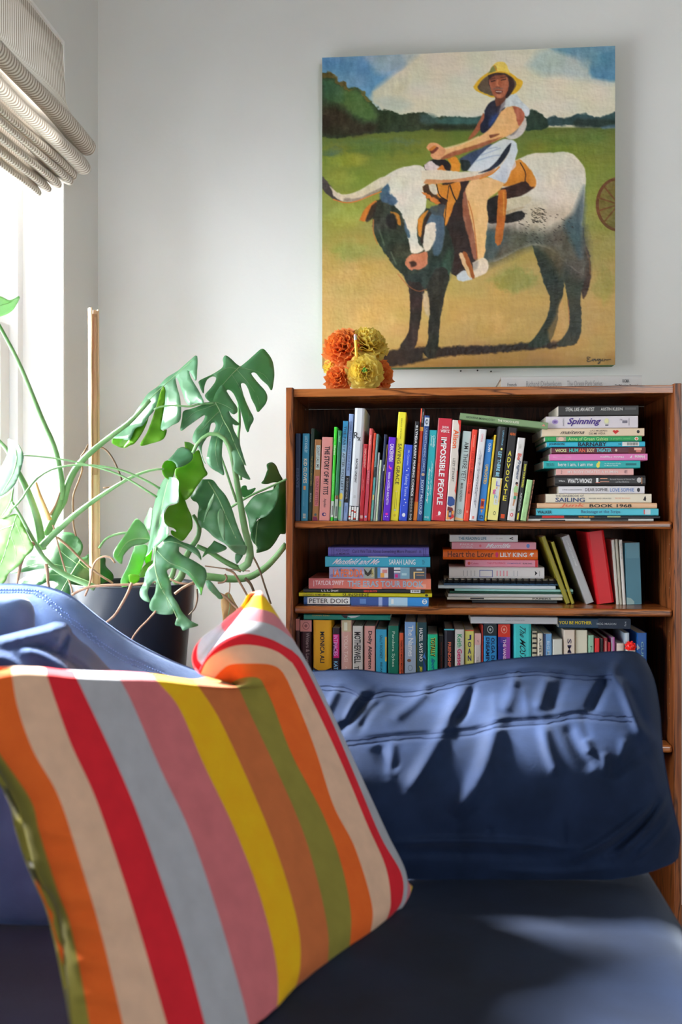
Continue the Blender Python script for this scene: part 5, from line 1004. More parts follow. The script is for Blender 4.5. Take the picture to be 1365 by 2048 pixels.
for k in range(3):
    a = k * 2.094 + .4
    part('leg', tube([(PCX + .1 * math.cos(a), PCY + .1 * math.sin(a), zb - .03), (PCX + .125 * math.cos(a), PCY + .125 * math.sin(a), 0.001)], .016, .012, 6, 10), M_WOODV, stool)
pot = thing('plant_pot', 'black plastic nursery pot with a stepped rim holding the leafy plant', 'pot', (PCX, PCY, zb))
R0 = PR * .74
prof = [(0, zb), (R0, zb), (R0 + .004, zb + .01), (PR * .905, zr - .085), (PR * .93, zr - .083), (PR * .945, zr - .062), (PR * .96, zr - .060), (PR * .985, zr - .004), (PR, zr), (PR * .975, zr + .001), (PR * .95, zr - .004), (PR * .93, zr - .03), (0, zr - .03)]
part('pot_shell', lathe(prof, PCX, PCY, 64), M_POT, pot, True)
V, F = [], []
ns = 26
for i in range(ns):
    for k in range(ns):
        a = 2 * math.pi * k / ns; r = PR * .935 * i / (ns - 1)
        V.append((PCX + r * math.cos(a), PCY + r * math.sin(a), zr - .022 + .012 * rnd.random() * (1 - i / ns)))
so = part('soil', (V, grid_wrap(ns, ns)), noisy('potting_soil', (74, 56, 42), (128, 106, 84), 90, rough=.95, g=1.0, b=.6, bd=.006, bscale=80), pot)
so['kind'] = 'stuff'

# split bamboo stake
stk = thing('bamboo_stake', 'tall split bamboo stake standing in the black pot', 'stake', (UX(189, 1.96), 1.96, zr - .02))
def stake_part(name, x0, x1, ys, top, a0, a1, mat, bot=1180):
    Vv, Ff = [], []; n = 40; k = 10
    for i in range(n):
        f = i / (n - 1); py = top + (bot - top) * f; px = x0 + (x1 - x0) * f
        c = U(px, py, ys)
        wdt = (7.6 + .8 * f) / FPX * 1.97
        if any(abs(py - q) < 6 for q in (790, 985)): wdt *= 1.07
        for j in range(k):
            t = a0 + (a1 - a0) * j / (k - 1) + .05 * math.sin(py * .05) + (.25 * (1 - min(1, (py - top) / 330)) if a0 < -.2 and bot > 1000 else 0)
            Vv.append((c.x + wdt * math.cos(t), c.y + wdt * math.sin(t), c.z))
    G = grid_faces(n, k)
    o = part(name, (Vv, G), mat, stk, True)
    so = o.modifiers.new('wall', 'SOLIDIFY'); so.thickness = .0022
M_BAM = noisy('bamboo_skin', (214, 176, 134), (232, 200, 162), 22, (1, 1, .2), rough=.5, g=1.0, b=.1)
M_BAMI = noisy('bamboo_inside', (186, 142, 104), (206, 166, 128), 30, (1, 1, .1), rough=.7, g=1.0, b=.2)
stake_part('bamboo_half', 186, 189.5, 1.96, 617, -math.pi * 1.02, -math.pi * .52, M_BAM)
stake_part('bamboo_half', 188.5, 190.5, 1.966, 622, -math.pi * .58, math.pi * .03, M_BAM)
stake_part('split_face', 188.6, 189.6, 1.9648, 630, -math.pi * .56, -math.pi * .2, M_BAMI, 950)
stake_part('bamboo_half', 188.5, 190.5, 1.962, 619, -.1, math.pi, M_BAM)

plant = thing('monstera_plant', 'big monstera with split glossy leaves and bare aerial roots growing from the black pot', 'plant', (PCX, PCY, zr - .02))
from mathutils.geometry import delaunay_2d_cdt
zA = lambda L: [(200 + x * .27839, 680 + y * .27839) for x, y in L]
zB = lambda L: [(200 + x * .29304, 960 + y * .29304) for x, y in L]
zC = lambda L: [(x * .17582, 840 + y * .17582) for x, y in L]
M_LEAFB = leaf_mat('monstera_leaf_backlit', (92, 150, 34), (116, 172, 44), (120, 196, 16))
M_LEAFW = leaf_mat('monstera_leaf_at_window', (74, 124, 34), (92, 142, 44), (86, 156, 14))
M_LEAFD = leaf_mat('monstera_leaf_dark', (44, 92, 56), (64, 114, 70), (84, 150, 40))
def px_dist(P, L):
    d = np.full(len(P), 1e9)
    for a, b in zip(L, L[1:]):
        a = np.array(a); b = np.array(b); e = b - a
        t = np.clip(((P - a) @ e) / (e @ e + 1e-9), 0, 1)
        d = np.minimum(d, np.hypot(*(P - a - t[:, None] * e).T))
    return d
def leaf_panels(panels, rib=None, veins=(), d0=1.95, name='leaf'):
    """one leaf: panels = (outline, material, [(px, py, depth offset), ...], curl per (50 px)^2); rib = midrib polyline"""
    V, F, mi, mats = [], [], [], []
    surf = None
    for outl, mat, anch, curl in panels:
        P = [(p.x, p.y) for p in catmull([(x, y, 0) for x, y in outl] + [(outl[0][0], outl[0][1], 0)], max(40, len(outl) * 5))][:-1]
        m = len(P); A_ = np.array(P)
        x0, y0 = A_.min(0); x1, y1 = A_.max(0); st = max(3.5, min(7, (x1 - x0 + y1 - y0) / 40))
        g = [(x, y) for x in np.arange(x0 + st, x1, st) for y in np.arange(y0 + st, y1, st)]
        if g:
            ga = np.array(g); dd = px_dist(ga, P + [P[0]]); g = [q for q, k in zip(g, dd) if k > st * .55]
        allp = [Vector(q) for q in P] + [Vector(q) for q in g]
        vo, eo, fo, *_ = delaunay_2d_cdt(allp, [], [list(range(m))], 1, 1e-4)
        Q = np.array([(v.x, v.y) for v in vo])
        cxq, cyq = (x0 + x1) / 2, (y0 + y1) / 2
        an = np.array([(1, (a[0] - cxq) / 100, (a[1] - cyq) / 100) for a in anch]); so = np.linalg.lstsq(an, np.array([a[2] for a in anch]), rcond=None)[0]
        L_ = rib if rib is not None else [(cxq, y0), (cxq, y1)]
        def dep(Q, L_=L_, so=so, cxq=cxq, cyq=cyq, curl=curl):
            dr = px_dist(Q, L_)
            w = .0025 * np.sin(Q[:, 0] * .11 + Q[:, 1] * .05) + .002 * np.sin(Q[:, 1] * .16 - Q[:, 0] * .07)
            r = curl * (dr / 50) ** 2 + .0016 * np.exp(-(dr / 2.5) ** 2)
            for v in veins: r = r + .0011 * np.exp(-(px_dist(Q, v) / 2.2) ** 2)
            return d0 + so[0] + so[1] * (Q[:, 0] - cxq) / 100 + so[2] * (Q[:, 1] - cyq) / 100 + r + w
        if surf is None: surf = dep
        dz = dep(Q); b = len(V)
        if mat not in mats: mats.append(mat)
        V += [D(q[0], q[1], z) for q, z in zip(Q, dz)]
        for f in fo:
            a, c, e = Q[f[0]], Q[f[1]], Q[f[2]]
            s = (c[0] - a[0]) * (e[1] - a[1]) - (e[0] - a[0]) * (c[1] - a[1])
            F.append(tuple(b + i for i in (f if s < 0 else f[::-1]))); mi.append(mats.index(mat))
    o = part(name, (V, F), mats, plant, True, midx=mi)
    so_ = o.modifiers.new('blade', 'SOLIDIFY'); so_.thickness = .0009
    for k, Lr in enumerate(([rib] if rib is not None else []) + list(veins)):
        Q = cr2(Lr, 16); dz = surf(Q)
        r0 = .0014 if k == 0 and rib is not None else .0006
        part('midrib' if k == 0 and rib is not None else 'vein', tube([D(q[0], q[1], z - .0006) for q, z in zip(Q, dz)], r0, r0 * .4, 20, 6), M_RIB, o, True)
    return o
def cr2(P, n): return np.array([(p.x, p.y) for p in catmull([(x, y, 0) for x, y in P], n)])

# upper right leaf
leaf_panels([(zA([(1010, 190), (1060, 150), (1110, 105), (1165, 62), (1205, 92), (1240, 150), (1254, 230), (1250, 295), (1235, 362), (1205, 322), (1160, 282), (1120, 236), (1088, 238), (1108, 272), (1150, 322), (1186, 362), (1204, 405), (1195, 452), (1165, 492), (1135, 518), (1115, 470), (1090, 420), (1066, 350), (1040, 312), (1014, 316), (1026, 372), (1046, 432), (1076, 500), (1106, 566), (1082, 620), (1066, 664), (1046, 630), (1020, 532), (992, 452), (960, 384), (930, 357), (910, 366), (880, 440), (830, 450), (785, 438), (760, 414), (756, 392), (795, 346), (828, 300), (833, 266), (800, 262), (770, 286), (752, 330), (746, 384), (728, 360), (714, 322), (714, 292), (800, 250), (850, 220), (880, 196), (888, 168), (883, 138), (902, 110), (940, 132), (980, 170)]),
   M_LEAF, zA([]) + [(481, 733, .02), (430, 800, -.05), (549, 750, .04), (497, 864, -.06)], .012)], rib=zA([(1010, 190), (960, 235), (910, 290), (880, 325)]), veins=[zA([(1005, 200), (1090, 215), (1180, 250), (1230, 320)]), zA([(985, 215), (1060, 300), (1130, 400), (1150, 470)]), zA([(950, 250), (1010, 350), (1060, 480), (1070, 600)]), zA([(980, 205), (920, 200), (860, 230), (760, 290)])], d0=2.06)
# upper left leaf folded along its rib
leaf_panels([(zA([(165, 640), (215, 577), (300, 450), (345, 385), (420, 330), (480, 270), (560, 220), (640, 150), (690, 110), (700, 135), (699, 200), (690, 292), (662, 255), (640, 218), (650, 262), (690, 330), (715, 372), (745, 450), (690, 452), (640, 466), (612, 430), (590, 370), (562, 290), (543, 268), (552, 330), (575, 420), (582, 510), (572, 580), (520, 610), (480, 635), (437, 640), (450, 560), (465, 470), (470, 400), (470, 340), (455, 325), (435, 360), (410, 450), (385, 510), (340, 560), (310, 610), (256, 632), (228, 690), (210, 716), (130, 712), (92, 708), (130, 672)]),
   M_LEAF, [(262, 842, 0), (393, 712, .05), (330, 850, -.07), (390, 790, -.05)], .004),
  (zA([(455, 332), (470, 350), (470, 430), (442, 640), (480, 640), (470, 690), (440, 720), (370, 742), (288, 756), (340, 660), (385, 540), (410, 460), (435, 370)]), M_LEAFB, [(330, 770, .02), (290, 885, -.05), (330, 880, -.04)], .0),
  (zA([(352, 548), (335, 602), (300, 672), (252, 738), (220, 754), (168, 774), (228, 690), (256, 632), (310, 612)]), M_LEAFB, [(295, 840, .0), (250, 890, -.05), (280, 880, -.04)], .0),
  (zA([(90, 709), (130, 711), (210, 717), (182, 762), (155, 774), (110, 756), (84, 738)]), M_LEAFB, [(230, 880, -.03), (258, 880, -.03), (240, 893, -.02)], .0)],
  rib=zA([(215, 585), (320, 465), (440, 345), (560, 240), (690, 120)]), d0=1.98)
# leaf hanging in front of it
leaf_panels([(zA([(815, 432), (835, 376), (880, 320), (912, 370), (950, 430), (985, 480), (989, 515), (962, 533), (935, 516), (926, 506), (948, 552), (1004, 603), (975, 612), (955, 602), (965, 650), (1000, 720), (1015, 780), (1045, 876), (1052, 905), (1035, 890), (1050, 940), (1082, 1002), (1030, 986), (990, 962), (960, 930), (960, 880), (945, 800), (930, 740), (905, 694), (890, 702), (878, 790), (880, 880), (893, 968), (850, 950), (800, 920), (768, 872), (775, 800), (800, 692), (815, 660), (832, 620), (825, 592), (800, 600), (790, 640), (775, 690), (740, 748), (732, 800), (745, 860), (762, 892), (742, 870), (722, 800), (690, 748), (668, 730), (668, 690), (690, 640), (735, 590), (757, 545), (745, 540), (700, 570), (640, 612), (579, 652), (590, 565), (600, 512), (650, 495), (700, 478), (760, 454)]),
   M_LEAF, [(430, 806, 0), (500, 960, -.05), (362, 860, -.03), (447, 948, -.09), (445, 770, .07)], .010)], rib=zA([(830, 450), (862, 510), (886, 572), (930, 650), (975, 760), (1040, 900)]), veins=[zA([(835, 460), (760, 490), (680, 520), (600, 590)]), zA([(860, 510), (780, 590), (710, 670)]), zA([(890, 580), (850, 680), (830, 790), (850, 910)]), zA([(832, 445), (900, 470), (960, 505)])], d0=1.93)
# backlit rolled leaf
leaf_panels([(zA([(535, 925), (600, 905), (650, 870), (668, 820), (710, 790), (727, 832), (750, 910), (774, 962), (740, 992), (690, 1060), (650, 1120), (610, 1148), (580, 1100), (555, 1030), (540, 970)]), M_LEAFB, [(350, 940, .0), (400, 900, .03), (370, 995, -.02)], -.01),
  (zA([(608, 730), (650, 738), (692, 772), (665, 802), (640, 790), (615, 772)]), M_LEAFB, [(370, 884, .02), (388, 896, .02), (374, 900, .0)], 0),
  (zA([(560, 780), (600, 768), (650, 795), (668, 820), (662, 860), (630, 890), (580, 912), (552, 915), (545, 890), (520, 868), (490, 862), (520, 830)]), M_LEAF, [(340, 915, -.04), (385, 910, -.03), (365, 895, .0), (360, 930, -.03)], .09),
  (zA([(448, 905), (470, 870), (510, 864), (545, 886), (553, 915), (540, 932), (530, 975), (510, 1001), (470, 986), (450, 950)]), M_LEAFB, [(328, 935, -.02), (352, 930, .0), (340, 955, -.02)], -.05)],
  rib=zA([(665, 815), (600, 850), (520, 880)]), d0=1.94)
# glossy folded leaf, centre
leaf_panels([(zB([(400, 60), (440, -10), (485, -20), (532, 0), (536, 60), (530, 150), (490, 162), (450, 190), (435, 235), (440, 290), (465, 322), (463, 380), (430, 410), (390, 445), (352, 480), (334, 540), (306, 562), (302, 525), (320, 480), (340, 400), (352, 300), (366, 190), (382, 120)]), M_LEAF, [(340, 960, -.02), (320, 1080, -.05), (335, 1010, -.05)], .03),
  (zB([(440, 232), (470, 180), (536, 150), (540, 55), (572, 110), (597, 180), (627, 250), (633, 320), (612, 360), (568, 413), (530, 400), (488, 370), (488, 342), (522, 354), (505, 330), (460, 312), (438, 280)]), M_LEAFB, [(335, 1030, .0), (380, 1030, .03), (368, 1078, .0)], -.01),
  (zB([(340, 190), (357, 200), (350, 300), (332, 345), (300, 292), (322, 238)]), M_LEAFP, [(295, 1040, .02), (303, 1015, .0), (300, 1060, .0)], 0),
  (zB([(304, 530), (340, 500), (356, 478), (350, 545), (336, 597), (312, 568)]), M_LEAFB, [(290, 1115, -.03), (303, 1100, -.03), (298, 1134, -.02)], 0)],
  rib=zB([(470, 0), (440, 110), (415, 240), (400, 340), (370, 450)]), d0=1.9)
# leaf with slits, right of centre
leaf_panels([(zB([(700, -5), (770, 0), (812, 50), (862, 110), (900, 190), (925, 270), (950, 340), (975, 400), (992, 446), (930, 448), (870, 446), (845, 428), (815, 412), (775, 386), (740, 352), (704, 326), (690, 326), (670, 282), (667, 232), (675, 182), (660, 152), (636, 142), (619, 112), (650, 70), (680, 20)]), M_LEAF, [(405, 960, .03), (490, 1090, -.05), (400, 1050, -.02), (464, 1010, .0)], .012),
  (zB([(780, 86), (778, 122), (742, 205), (706, 292), (718, 232), (745, 150)]), M_LEAFP, [(428, 985, -.03), (407, 1045, -.045), (424, 1000, -.035)], 0),
  (zB([(820, 194), (846, 212), (850, 300), (852, 410), (830, 382), (808, 300), (804, 230)]), M_LEAFP, [(440, 1018, -.03), (450, 1080, -.055), (438, 1050, -.04)], 0),
  (zB([(868, 448), (992, 446), (1002, 482), (985, 512), (940, 506), (900, 480)]), M_LEAFP, [(455, 1092, -.05), (492, 1092, -.05), (480, 1110, -.03)], 0),
  (zB([(780, 412), (868, 462), (800, 498), (742, 500), (700, 530), (722, 480), (760, 440)]), M_LEAF, [(430, 1080, .0), (455, 1096, .0), (410, 1110, -.02)], 0),
  (zB([(925, 505), (975, 510), (960, 545), (935, 572), (922, 540)]), M_LEAF, [(472, 1110, .01), (486, 1110, .01), (474, 1126, .01)], 0)],
  rib=zB([(740, 10), (812, 130), (868, 260), (930, 400)]), d0=1.92)
# dark leaf beside the bookcase
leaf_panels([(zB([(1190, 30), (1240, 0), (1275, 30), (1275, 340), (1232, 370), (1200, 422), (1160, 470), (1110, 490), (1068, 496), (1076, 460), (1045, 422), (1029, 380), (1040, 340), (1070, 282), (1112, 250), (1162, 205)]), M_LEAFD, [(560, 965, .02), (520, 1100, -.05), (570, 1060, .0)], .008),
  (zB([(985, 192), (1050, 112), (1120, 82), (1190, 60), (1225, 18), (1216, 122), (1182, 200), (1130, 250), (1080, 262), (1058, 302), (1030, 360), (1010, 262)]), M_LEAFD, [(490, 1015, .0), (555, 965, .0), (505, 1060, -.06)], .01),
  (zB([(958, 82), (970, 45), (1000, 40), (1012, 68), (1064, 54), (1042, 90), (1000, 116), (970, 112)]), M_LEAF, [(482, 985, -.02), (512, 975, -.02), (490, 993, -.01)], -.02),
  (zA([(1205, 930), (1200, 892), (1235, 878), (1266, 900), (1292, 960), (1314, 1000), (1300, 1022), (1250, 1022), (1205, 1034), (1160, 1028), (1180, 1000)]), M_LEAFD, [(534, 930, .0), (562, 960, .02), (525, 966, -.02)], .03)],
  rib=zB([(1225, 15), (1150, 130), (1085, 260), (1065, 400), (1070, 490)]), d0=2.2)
# front leaf hanging over the pot
leaf_panels([(zB([(385, 455), (420, 430), (470, 380), (500, 385), (560, 420), (640, 450), (680, 490), (693, 548), (660, 512), (600, 476), (560, 459), (533, 460), (545, 492), (580, 520), (640, 550), (700, 588), (722, 610), (729, 660), (704, 740), (689, 788), (665, 732), (630, 680), (590, 640), (540, 614), (500, 600), (458, 618), (470, 660), (485, 720), (492, 780), (530, 840), (562, 900), (620, 960), (674, 990), (612, 1010), (568, 1028), (550, 1000), (512, 988), (526, 930), (500, 892), (500, 912), (440, 918), (390, 910), (346, 886), (338, 850), (354, 810), (376, 770), (384, 700), (366, 690), (336, 730), (324, 775), (343, 832), (300, 822), (274, 790), (274, 750), (300, 700), (310, 640), (332, 600), (362, 570), (367, 520), (374, 470)]),
   M_LEAF, [(314, 1092, 0), (370, 1255, -.04), (402, 1180, -.02), (281, 1190, .0), (335, 1072, .05)], .008),
  (zB([(718, 692), (745, 684), (790, 730), (840, 800), (815, 813), (790, 790), (740, 742)]), M_LEAF, [(412, 1160, .03), (420, 1162, .03), (445, 1196, .03)], 0)],
  rib=zB([(385, 455), (375, 540), (385, 640), (420, 740), (480, 840), (545, 980)]), veins=[zB([(390, 460), (470, 420), (580, 450), (670, 510)]), zB([(388, 480), (470, 560), (600, 620), (690, 740)]), zB([(385, 640), (440, 760), (470, 880)])], d0=1.8)
# pale leaf left of it
leaf_panels([(zB([(300, 300), (255, 264), (230, 280), (180, 360), (130, 430), (94, 490), (99, 532), (148, 575), (160, 520), (200, 470), (240, 446), (300, 436), (340, 410), (336, 370)]), M_LEAFP, [(298, 1075, .0), (240, 1060, -.02), (240, 1120, -.05), (273, 1038, .02)], .01),
  (zB([(236, 452), (310, 440), (327, 470), (306, 540), (286, 600), (266, 650), (210, 655), (196, 692), (172, 752), (140, 696), (180, 610), (205, 550)]), M_LEAFP, [(275, 1092, .0), (250, 1178, -.04), (285, 1140, -.02)], .05),
  (zB([(194, 652), (215, 645), (265, 652), (270, 682), (240, 706), (205, 702)]), M_LEAFB, [(258, 1152, -.05), (278, 1152, -.05), (262, 1166, -.04)], 0),
  (zB([(262, 660), (290, 600), (330, 560), (366, 552), (350, 604), (300, 662)]), M_LEAFB, [(280, 1150, .02), (305, 1122, .02), (290, 1154, .02)], 0)],
  rib=zB([(340, 405), (260, 400), (180, 430), (120, 520)]), d0=1.85)
# broad leaf lying low behind the stems at the left
leaf_panels([(zC([(650, 1290), (740, 1275), (830, 1290), (900, 1345), (942, 1420), (935, 1490), (910, 1556), (960, 1560), (1030, 1515), (1190, 1560), (1205, 1660), (1285, 1750), (1280, 1820), (1150, 1880), (1000, 2100), (820, 2200), (700, 2200), (580, 1960), (642, 1860), (620, 1835), (560, 1830), (450, 1880), (300, 1960), (180, 1960), (200, 1850), (280, 1790), (400, 1730), (600, 1700), (612, 1680), (450, 1690), (300, 1720), (110, 1745), (200, 1690), (290, 1570), (430, 1545), (520, 1480), (570, 1400)]), M_LEAFD, [(158, 1120, .03), (123, 1180, -.02), (50, 1140, .0), (220, 1150, .02)], .01)],
  rib=zC([(915, 1590), (850, 1690), (770, 1820), (690, 1960)]), veins=[zC([(880, 1640), (700, 1500), (640, 1400)]), zC([(850, 1690), (600, 1640), (400, 1640), (220, 1700)]), zC([(800, 1770), (600, 1760), (400, 1790)]), zC([(900, 1620), (1000, 1700), (1150, 1780)])], d0=2.0)
# bright backlit leaf at the far left, and the curved ones above it
leaf_panels([(zC([(0, 1130), (100, 1085), (190, 1070), (240, 1130), (290, 1250), (350, 1380), (382, 1440), (350, 1500), (280, 1560), (230, 1640), (100, 1740), (60, 1830), (0, 1872), (-150, 1850), (-200, 1500), (-120, 1200)]), M_LEAFW, [(30, 1030, .0), (0, 1165, -.02), (60, 1090, -.03), (-30, 1100, .03)], .004)], rib=zC([(190, 1075), (120, 1300), (40, 1560), (-60, 1780)]), veins=[zC([(170, 1150), (250, 1350), (300, 1500)]), zC([(120, 1300), (180, 1500), (150, 1650)]), zC([(150, 1200), (0, 1250), (-100, 1350)])], d0=1.88)
leaf_panels([(zC([(90, 212), (150, 235), (210, 280), (255, 360), (266, 420), (246, 520), (222, 600), (172, 722), (100, 800), (0, 872), (-80, 900), (-60, 700), (0, 560), (60, 440), (90, 350), (86, 270)]), M_LEAFD, [(20, 880, .0), (46, 915, -.04), (0, 990, .0)], .012)], rib=zC([(100, 225), (190, 380), (150, 600), (20, 830)]), d0=1.85)
leaf_panels([(zC([(155, 765), (142, 900), (147, 1000), (100, 1080), (0, 1130), (-100, 1100), (-60, 900), (0, 875), (80, 830)]), M_LEAFW, [(25, 980, .0), (0, 1035, .02), (-5, 1000, .03)], .01)], rib=zC([(150, 780), (110, 950), (20, 1090)]), d0=1.885)
leaf_panels([([(-30, 596), (0, 593), (20, 601), (40, 592), (34, 608), (24, 622), (4, 632), (-24, 636)], M_LEAFP, [(38, 598, .0), (0, 615, -.02), (-20, 630, .02)], .02)], rib=[(38, 595), (16, 606), (-20, 616)], d0=1.86)
leaf_panels([([(452, 1186), (460, 1186), (470, 1204), (478, 1220), (468, 1236), (462, 1250), (452, 1264), (447, 1255), (446, 1235), (443, 1215), (443, 1198)], noisy('dry_leaf', (188, 150, 96), (216, 184, 130), 30, (1, 1, 1), rough=.8, g=1.0, b=.3), [(458, 1190, .0), (445, 1210, -.01), (450, 1260, .0)], .06)], rib=[(457, 1188), (460, 1212), (450, 1262)], d0=1.96, name='dried_leaf')
# stems: (points, start width px, end width px, depth, pale)
def stem(P, w0, w1, d, mat=M_STEM, name='stem', n=22):
    Q = [D(p[0], p[1], d + (p[2] if len(p) > 2 else 0)) for p in P]
    return part(name, tube(Q, w0 / 2 / FPX * d, w1 / 2 / FPX * d, n, 8), mat, plant, True)
for a in [
 ([(-8, 640), (10, 672), (42, 735), (84, 838), (104, 882), (115, 916), (124, 966), (122, 1000)], 7, 12, 1.93),
 ([(96, 1058), (112, 1026), (128, 1000), (134, 975), (150, 940), (180, 906), (225, 870), (262, 842), (300, 800)], 17, 8, 1.94),
 ([(84, 1092), (110, 1066), (150, 1030), (200, 993), (258, 957), (300, 941), (328, 938)], 15, 4, 1.88),
 ([(84, 1100), (80, 1066), (72, 1030), (54, 980), (36, 944), (14, 900), (-8, 876)], 19, 7, 1.9),
 ([(24, 1004), (40, 1030), (60, 1068), (78, 1100), (94, 1122), (112, 1138), (140, 1154), (170, 1166), (190, 1176)], 5, 13, 1.87),
 ([(44, 910), (80, 913), (118, 918), (165, 927), (240, 950), (314, 994)], 3, 4.5, 1.85),
 ([(24, 1018), (42, 1000), (60, 973), (80, 952), (112, 936), (165, 930), (235, 938), (290, 960), (320, 977)], 4, 4.5, 1.86),
 ([(386, 906), (396, 886), (412, 871), (430, 867), (448, 876), (460, 898), (470, 940), (480, 1000), (490, 1058), (500, 1098), (498, 1124), (482, 1138)], 7, 17, 1.9),
 ([(442, 912), (452, 940), (464, 976), (474, 1004)], 4, 6, 1.92),
 ([(478, 800), (479, 850), (477, 880), (482, 960)], 6, 6, 2.1),
 ([(460, 1016), (500, 992), (540, 974), (574, 958)], 5, 4, 2.12),
 ([(406, 1152), (440, 1156), (470, 1158), (500, 1154), (530, 1136), (552, 1114), (573, 1088)], 16, 12, 2.2),
 ([(394, 1092), (420, 1104), (452, 1124), (484, 1140)], 9, 12, 1.97),
 ([(386, 1030), (398, 1050), (396, 1074), (382, 1096), (370, 1120), (364, 1150), (350, 1168)], 8, 16, 1.98),
 ([(308, 819), (324, 813), (350, 811), (380, 813), (400, 808), (430, 806)], 3.5, 4.5, 1.93),
 ([(198, 1096), (212, 1078), (232, 1069), (256, 1066), (290, 1072)], 5, 5, 2.0),
 ([(120, 990), (118, 1010), (106, 1040), (92, 1070)], 12, 16, 1.93),
 ([(355, 1090), (352, 1120), (345, 1150), (330, 1170)], 8, 12, 1.9),
 ([(310, 1095), (309, 1130), (312, 1168)], 5, 6, 1.87),
]: stem(*a)
stem([(72, 965), (80, 990), (92, 1020), (100, 1040)], 4, 9, 1.885, noisy('dry_sheath', (206, 150, 84), (226, 184, 120), 30, rough=.8, g=1.0), 'dry_sheath')
stem([(120, 985), (112, 1008), (100, 1030)], 3, 6, 1.925, M_ROOT, 'dry_sheath')
for P, w0, w1, d, m in [
 ([(68, 1086), (54, 1100), (44, 1122), (37, 1150), (33, 1178)], 9, 5, 1.86, M_ROOT),
 ([(92, 1128), (95, 1146), (96, 1164), (99, 1180)], 8, 5, 1.86, M_ROOT),
 ([(106, 1050), (112, 1072), (120, 1104), (130, 1138), (142, 1172), (146, 1190)], 3.5, 3.5, 1.88, M_ROOT),
 ([(114, 1074), (140, 1096), (170, 1126), (200, 1150), (226, 1166)], 5, 4, 1.93, M_ROOT),
 ([(230, 1126), (222, 1116), (208, 1113), (194, 1120), (185, 1136), (182, 1158), (176, 1178), (170, 1192)], 3.5, 4, 1.84, M_ROOT),
 ([(144, 1190), (160, 1181), (185, 1173), (230, 1170), (280, 1168), (330, 1160)], 5.5, 5, 1.83, M_ROOT),
 ([(264, 1166), (256, 1186), (244, 1208), (230, 1230), (212, 1246)], 6, 5, 1.78, M_ROOT),
 ([(312, 1222), (296, 1240), (280, 1256), (268, 1272), (262, 1284)], 4, 4, 1.78, M_ROOT),
 ([(350, 1188), (366, 1176), (388, 1164), (410, 1150)], 6, 5, 1.86, M_ROOT),
 ([(394, 1178), (395, 1196), (390, 1216), (378, 1230)], 4, 3, 1.84, M_ROOTD),
 ([(452, 1138), (468, 1146), (480, 1165), (498, 1196)], 5, 4, 1.98, M_ROOT),
 ([(506, 1112), (518, 1136), (530, 1172), (542, 1208)], 4, 4, 2.05, M_ROOTD),
 ([(438, 1186), (452, 1194), (466, 1208), (480, 1222)], 5, 5, 1.94, M_ROOT),
 ([(490, 1156), (500, 1166), (506, 1178), (512, 1196)], 6, 5, 2.0, M_ROOTD),
 ([(177, 888), (170, 902), (161, 916), (165, 936), (158, 960), (147, 990), (146, 1020), (147, 1050), (152, 1072)], 3.5, 4, 2.06, M_ROOTD),
 ([(196, 892), (212, 900), (226, 918), (238, 944), (243, 962), (230, 972), (206, 976)], 4, 3.5, 2.06, M_ROOTD),
 ([(460, 1165), (460, 1176), (458, 1188)], 2.5, 2, 1.96, M_ROOT),
 ([(410, 1132), (440, 1136), (470, 1140), (500, 1142)], 2.5, 2, 1.96, M_ROOT),
 ([(436, 1166), (448, 1164), (454, 1156), (450, 1148)], 4, 4, 1.96, M_ROOT),
 ([(340, 1158), (360, 1166), (390, 1168)], 4, 4, 1.88, M_ROOT),
]: stem(P, w0, w1, d, m, 'aerial_root')

# ================================================================== paper flowers and pencil on the bookcase
M_PO = leaf_mat('orange_tissue', (255, 146, 66), (255, 170, 100), (255, 140, 56), 1.0, .5)
M_PY = leaf_mat('yellow_tissue', (255, 224, 104), (255, 234, 140), (255, 220, 90), 1.0, .5)
def petal_mesh(seed, mat):
    r = random.Random(seed); n = 7; V = []
    ph = [r.uniform(0, 6) for _ in range(3)]
    for i in range(n):
        v = i / (n - 1)
        for k in range(n):
            u = k / (n - 1) * 2 - 1
            wd = .60 * math.sin(math.pi * (.12 + .60 * v)) + .05
            x = u * wd; z = v * (1 - .16 * u * u) + .05 * math.sin(5 * u + ph[2]) * v
            y = -.34 * v * v + .16 * u * u * v + .11 * v * math.sin(6 * u + ph[0]) + .07 * math.sin(9 * u + ph[1]) * v * v
            V.append((x, y, z))
    me = make_mesh('petal', V, grid_faces(n, n), mat, None, True)
    return me
PMO = [petal_mesh(k, M_PO) for k in range(4)]; PMY = [petal_mesh(10 + k, M_PY) for k in range(4)]
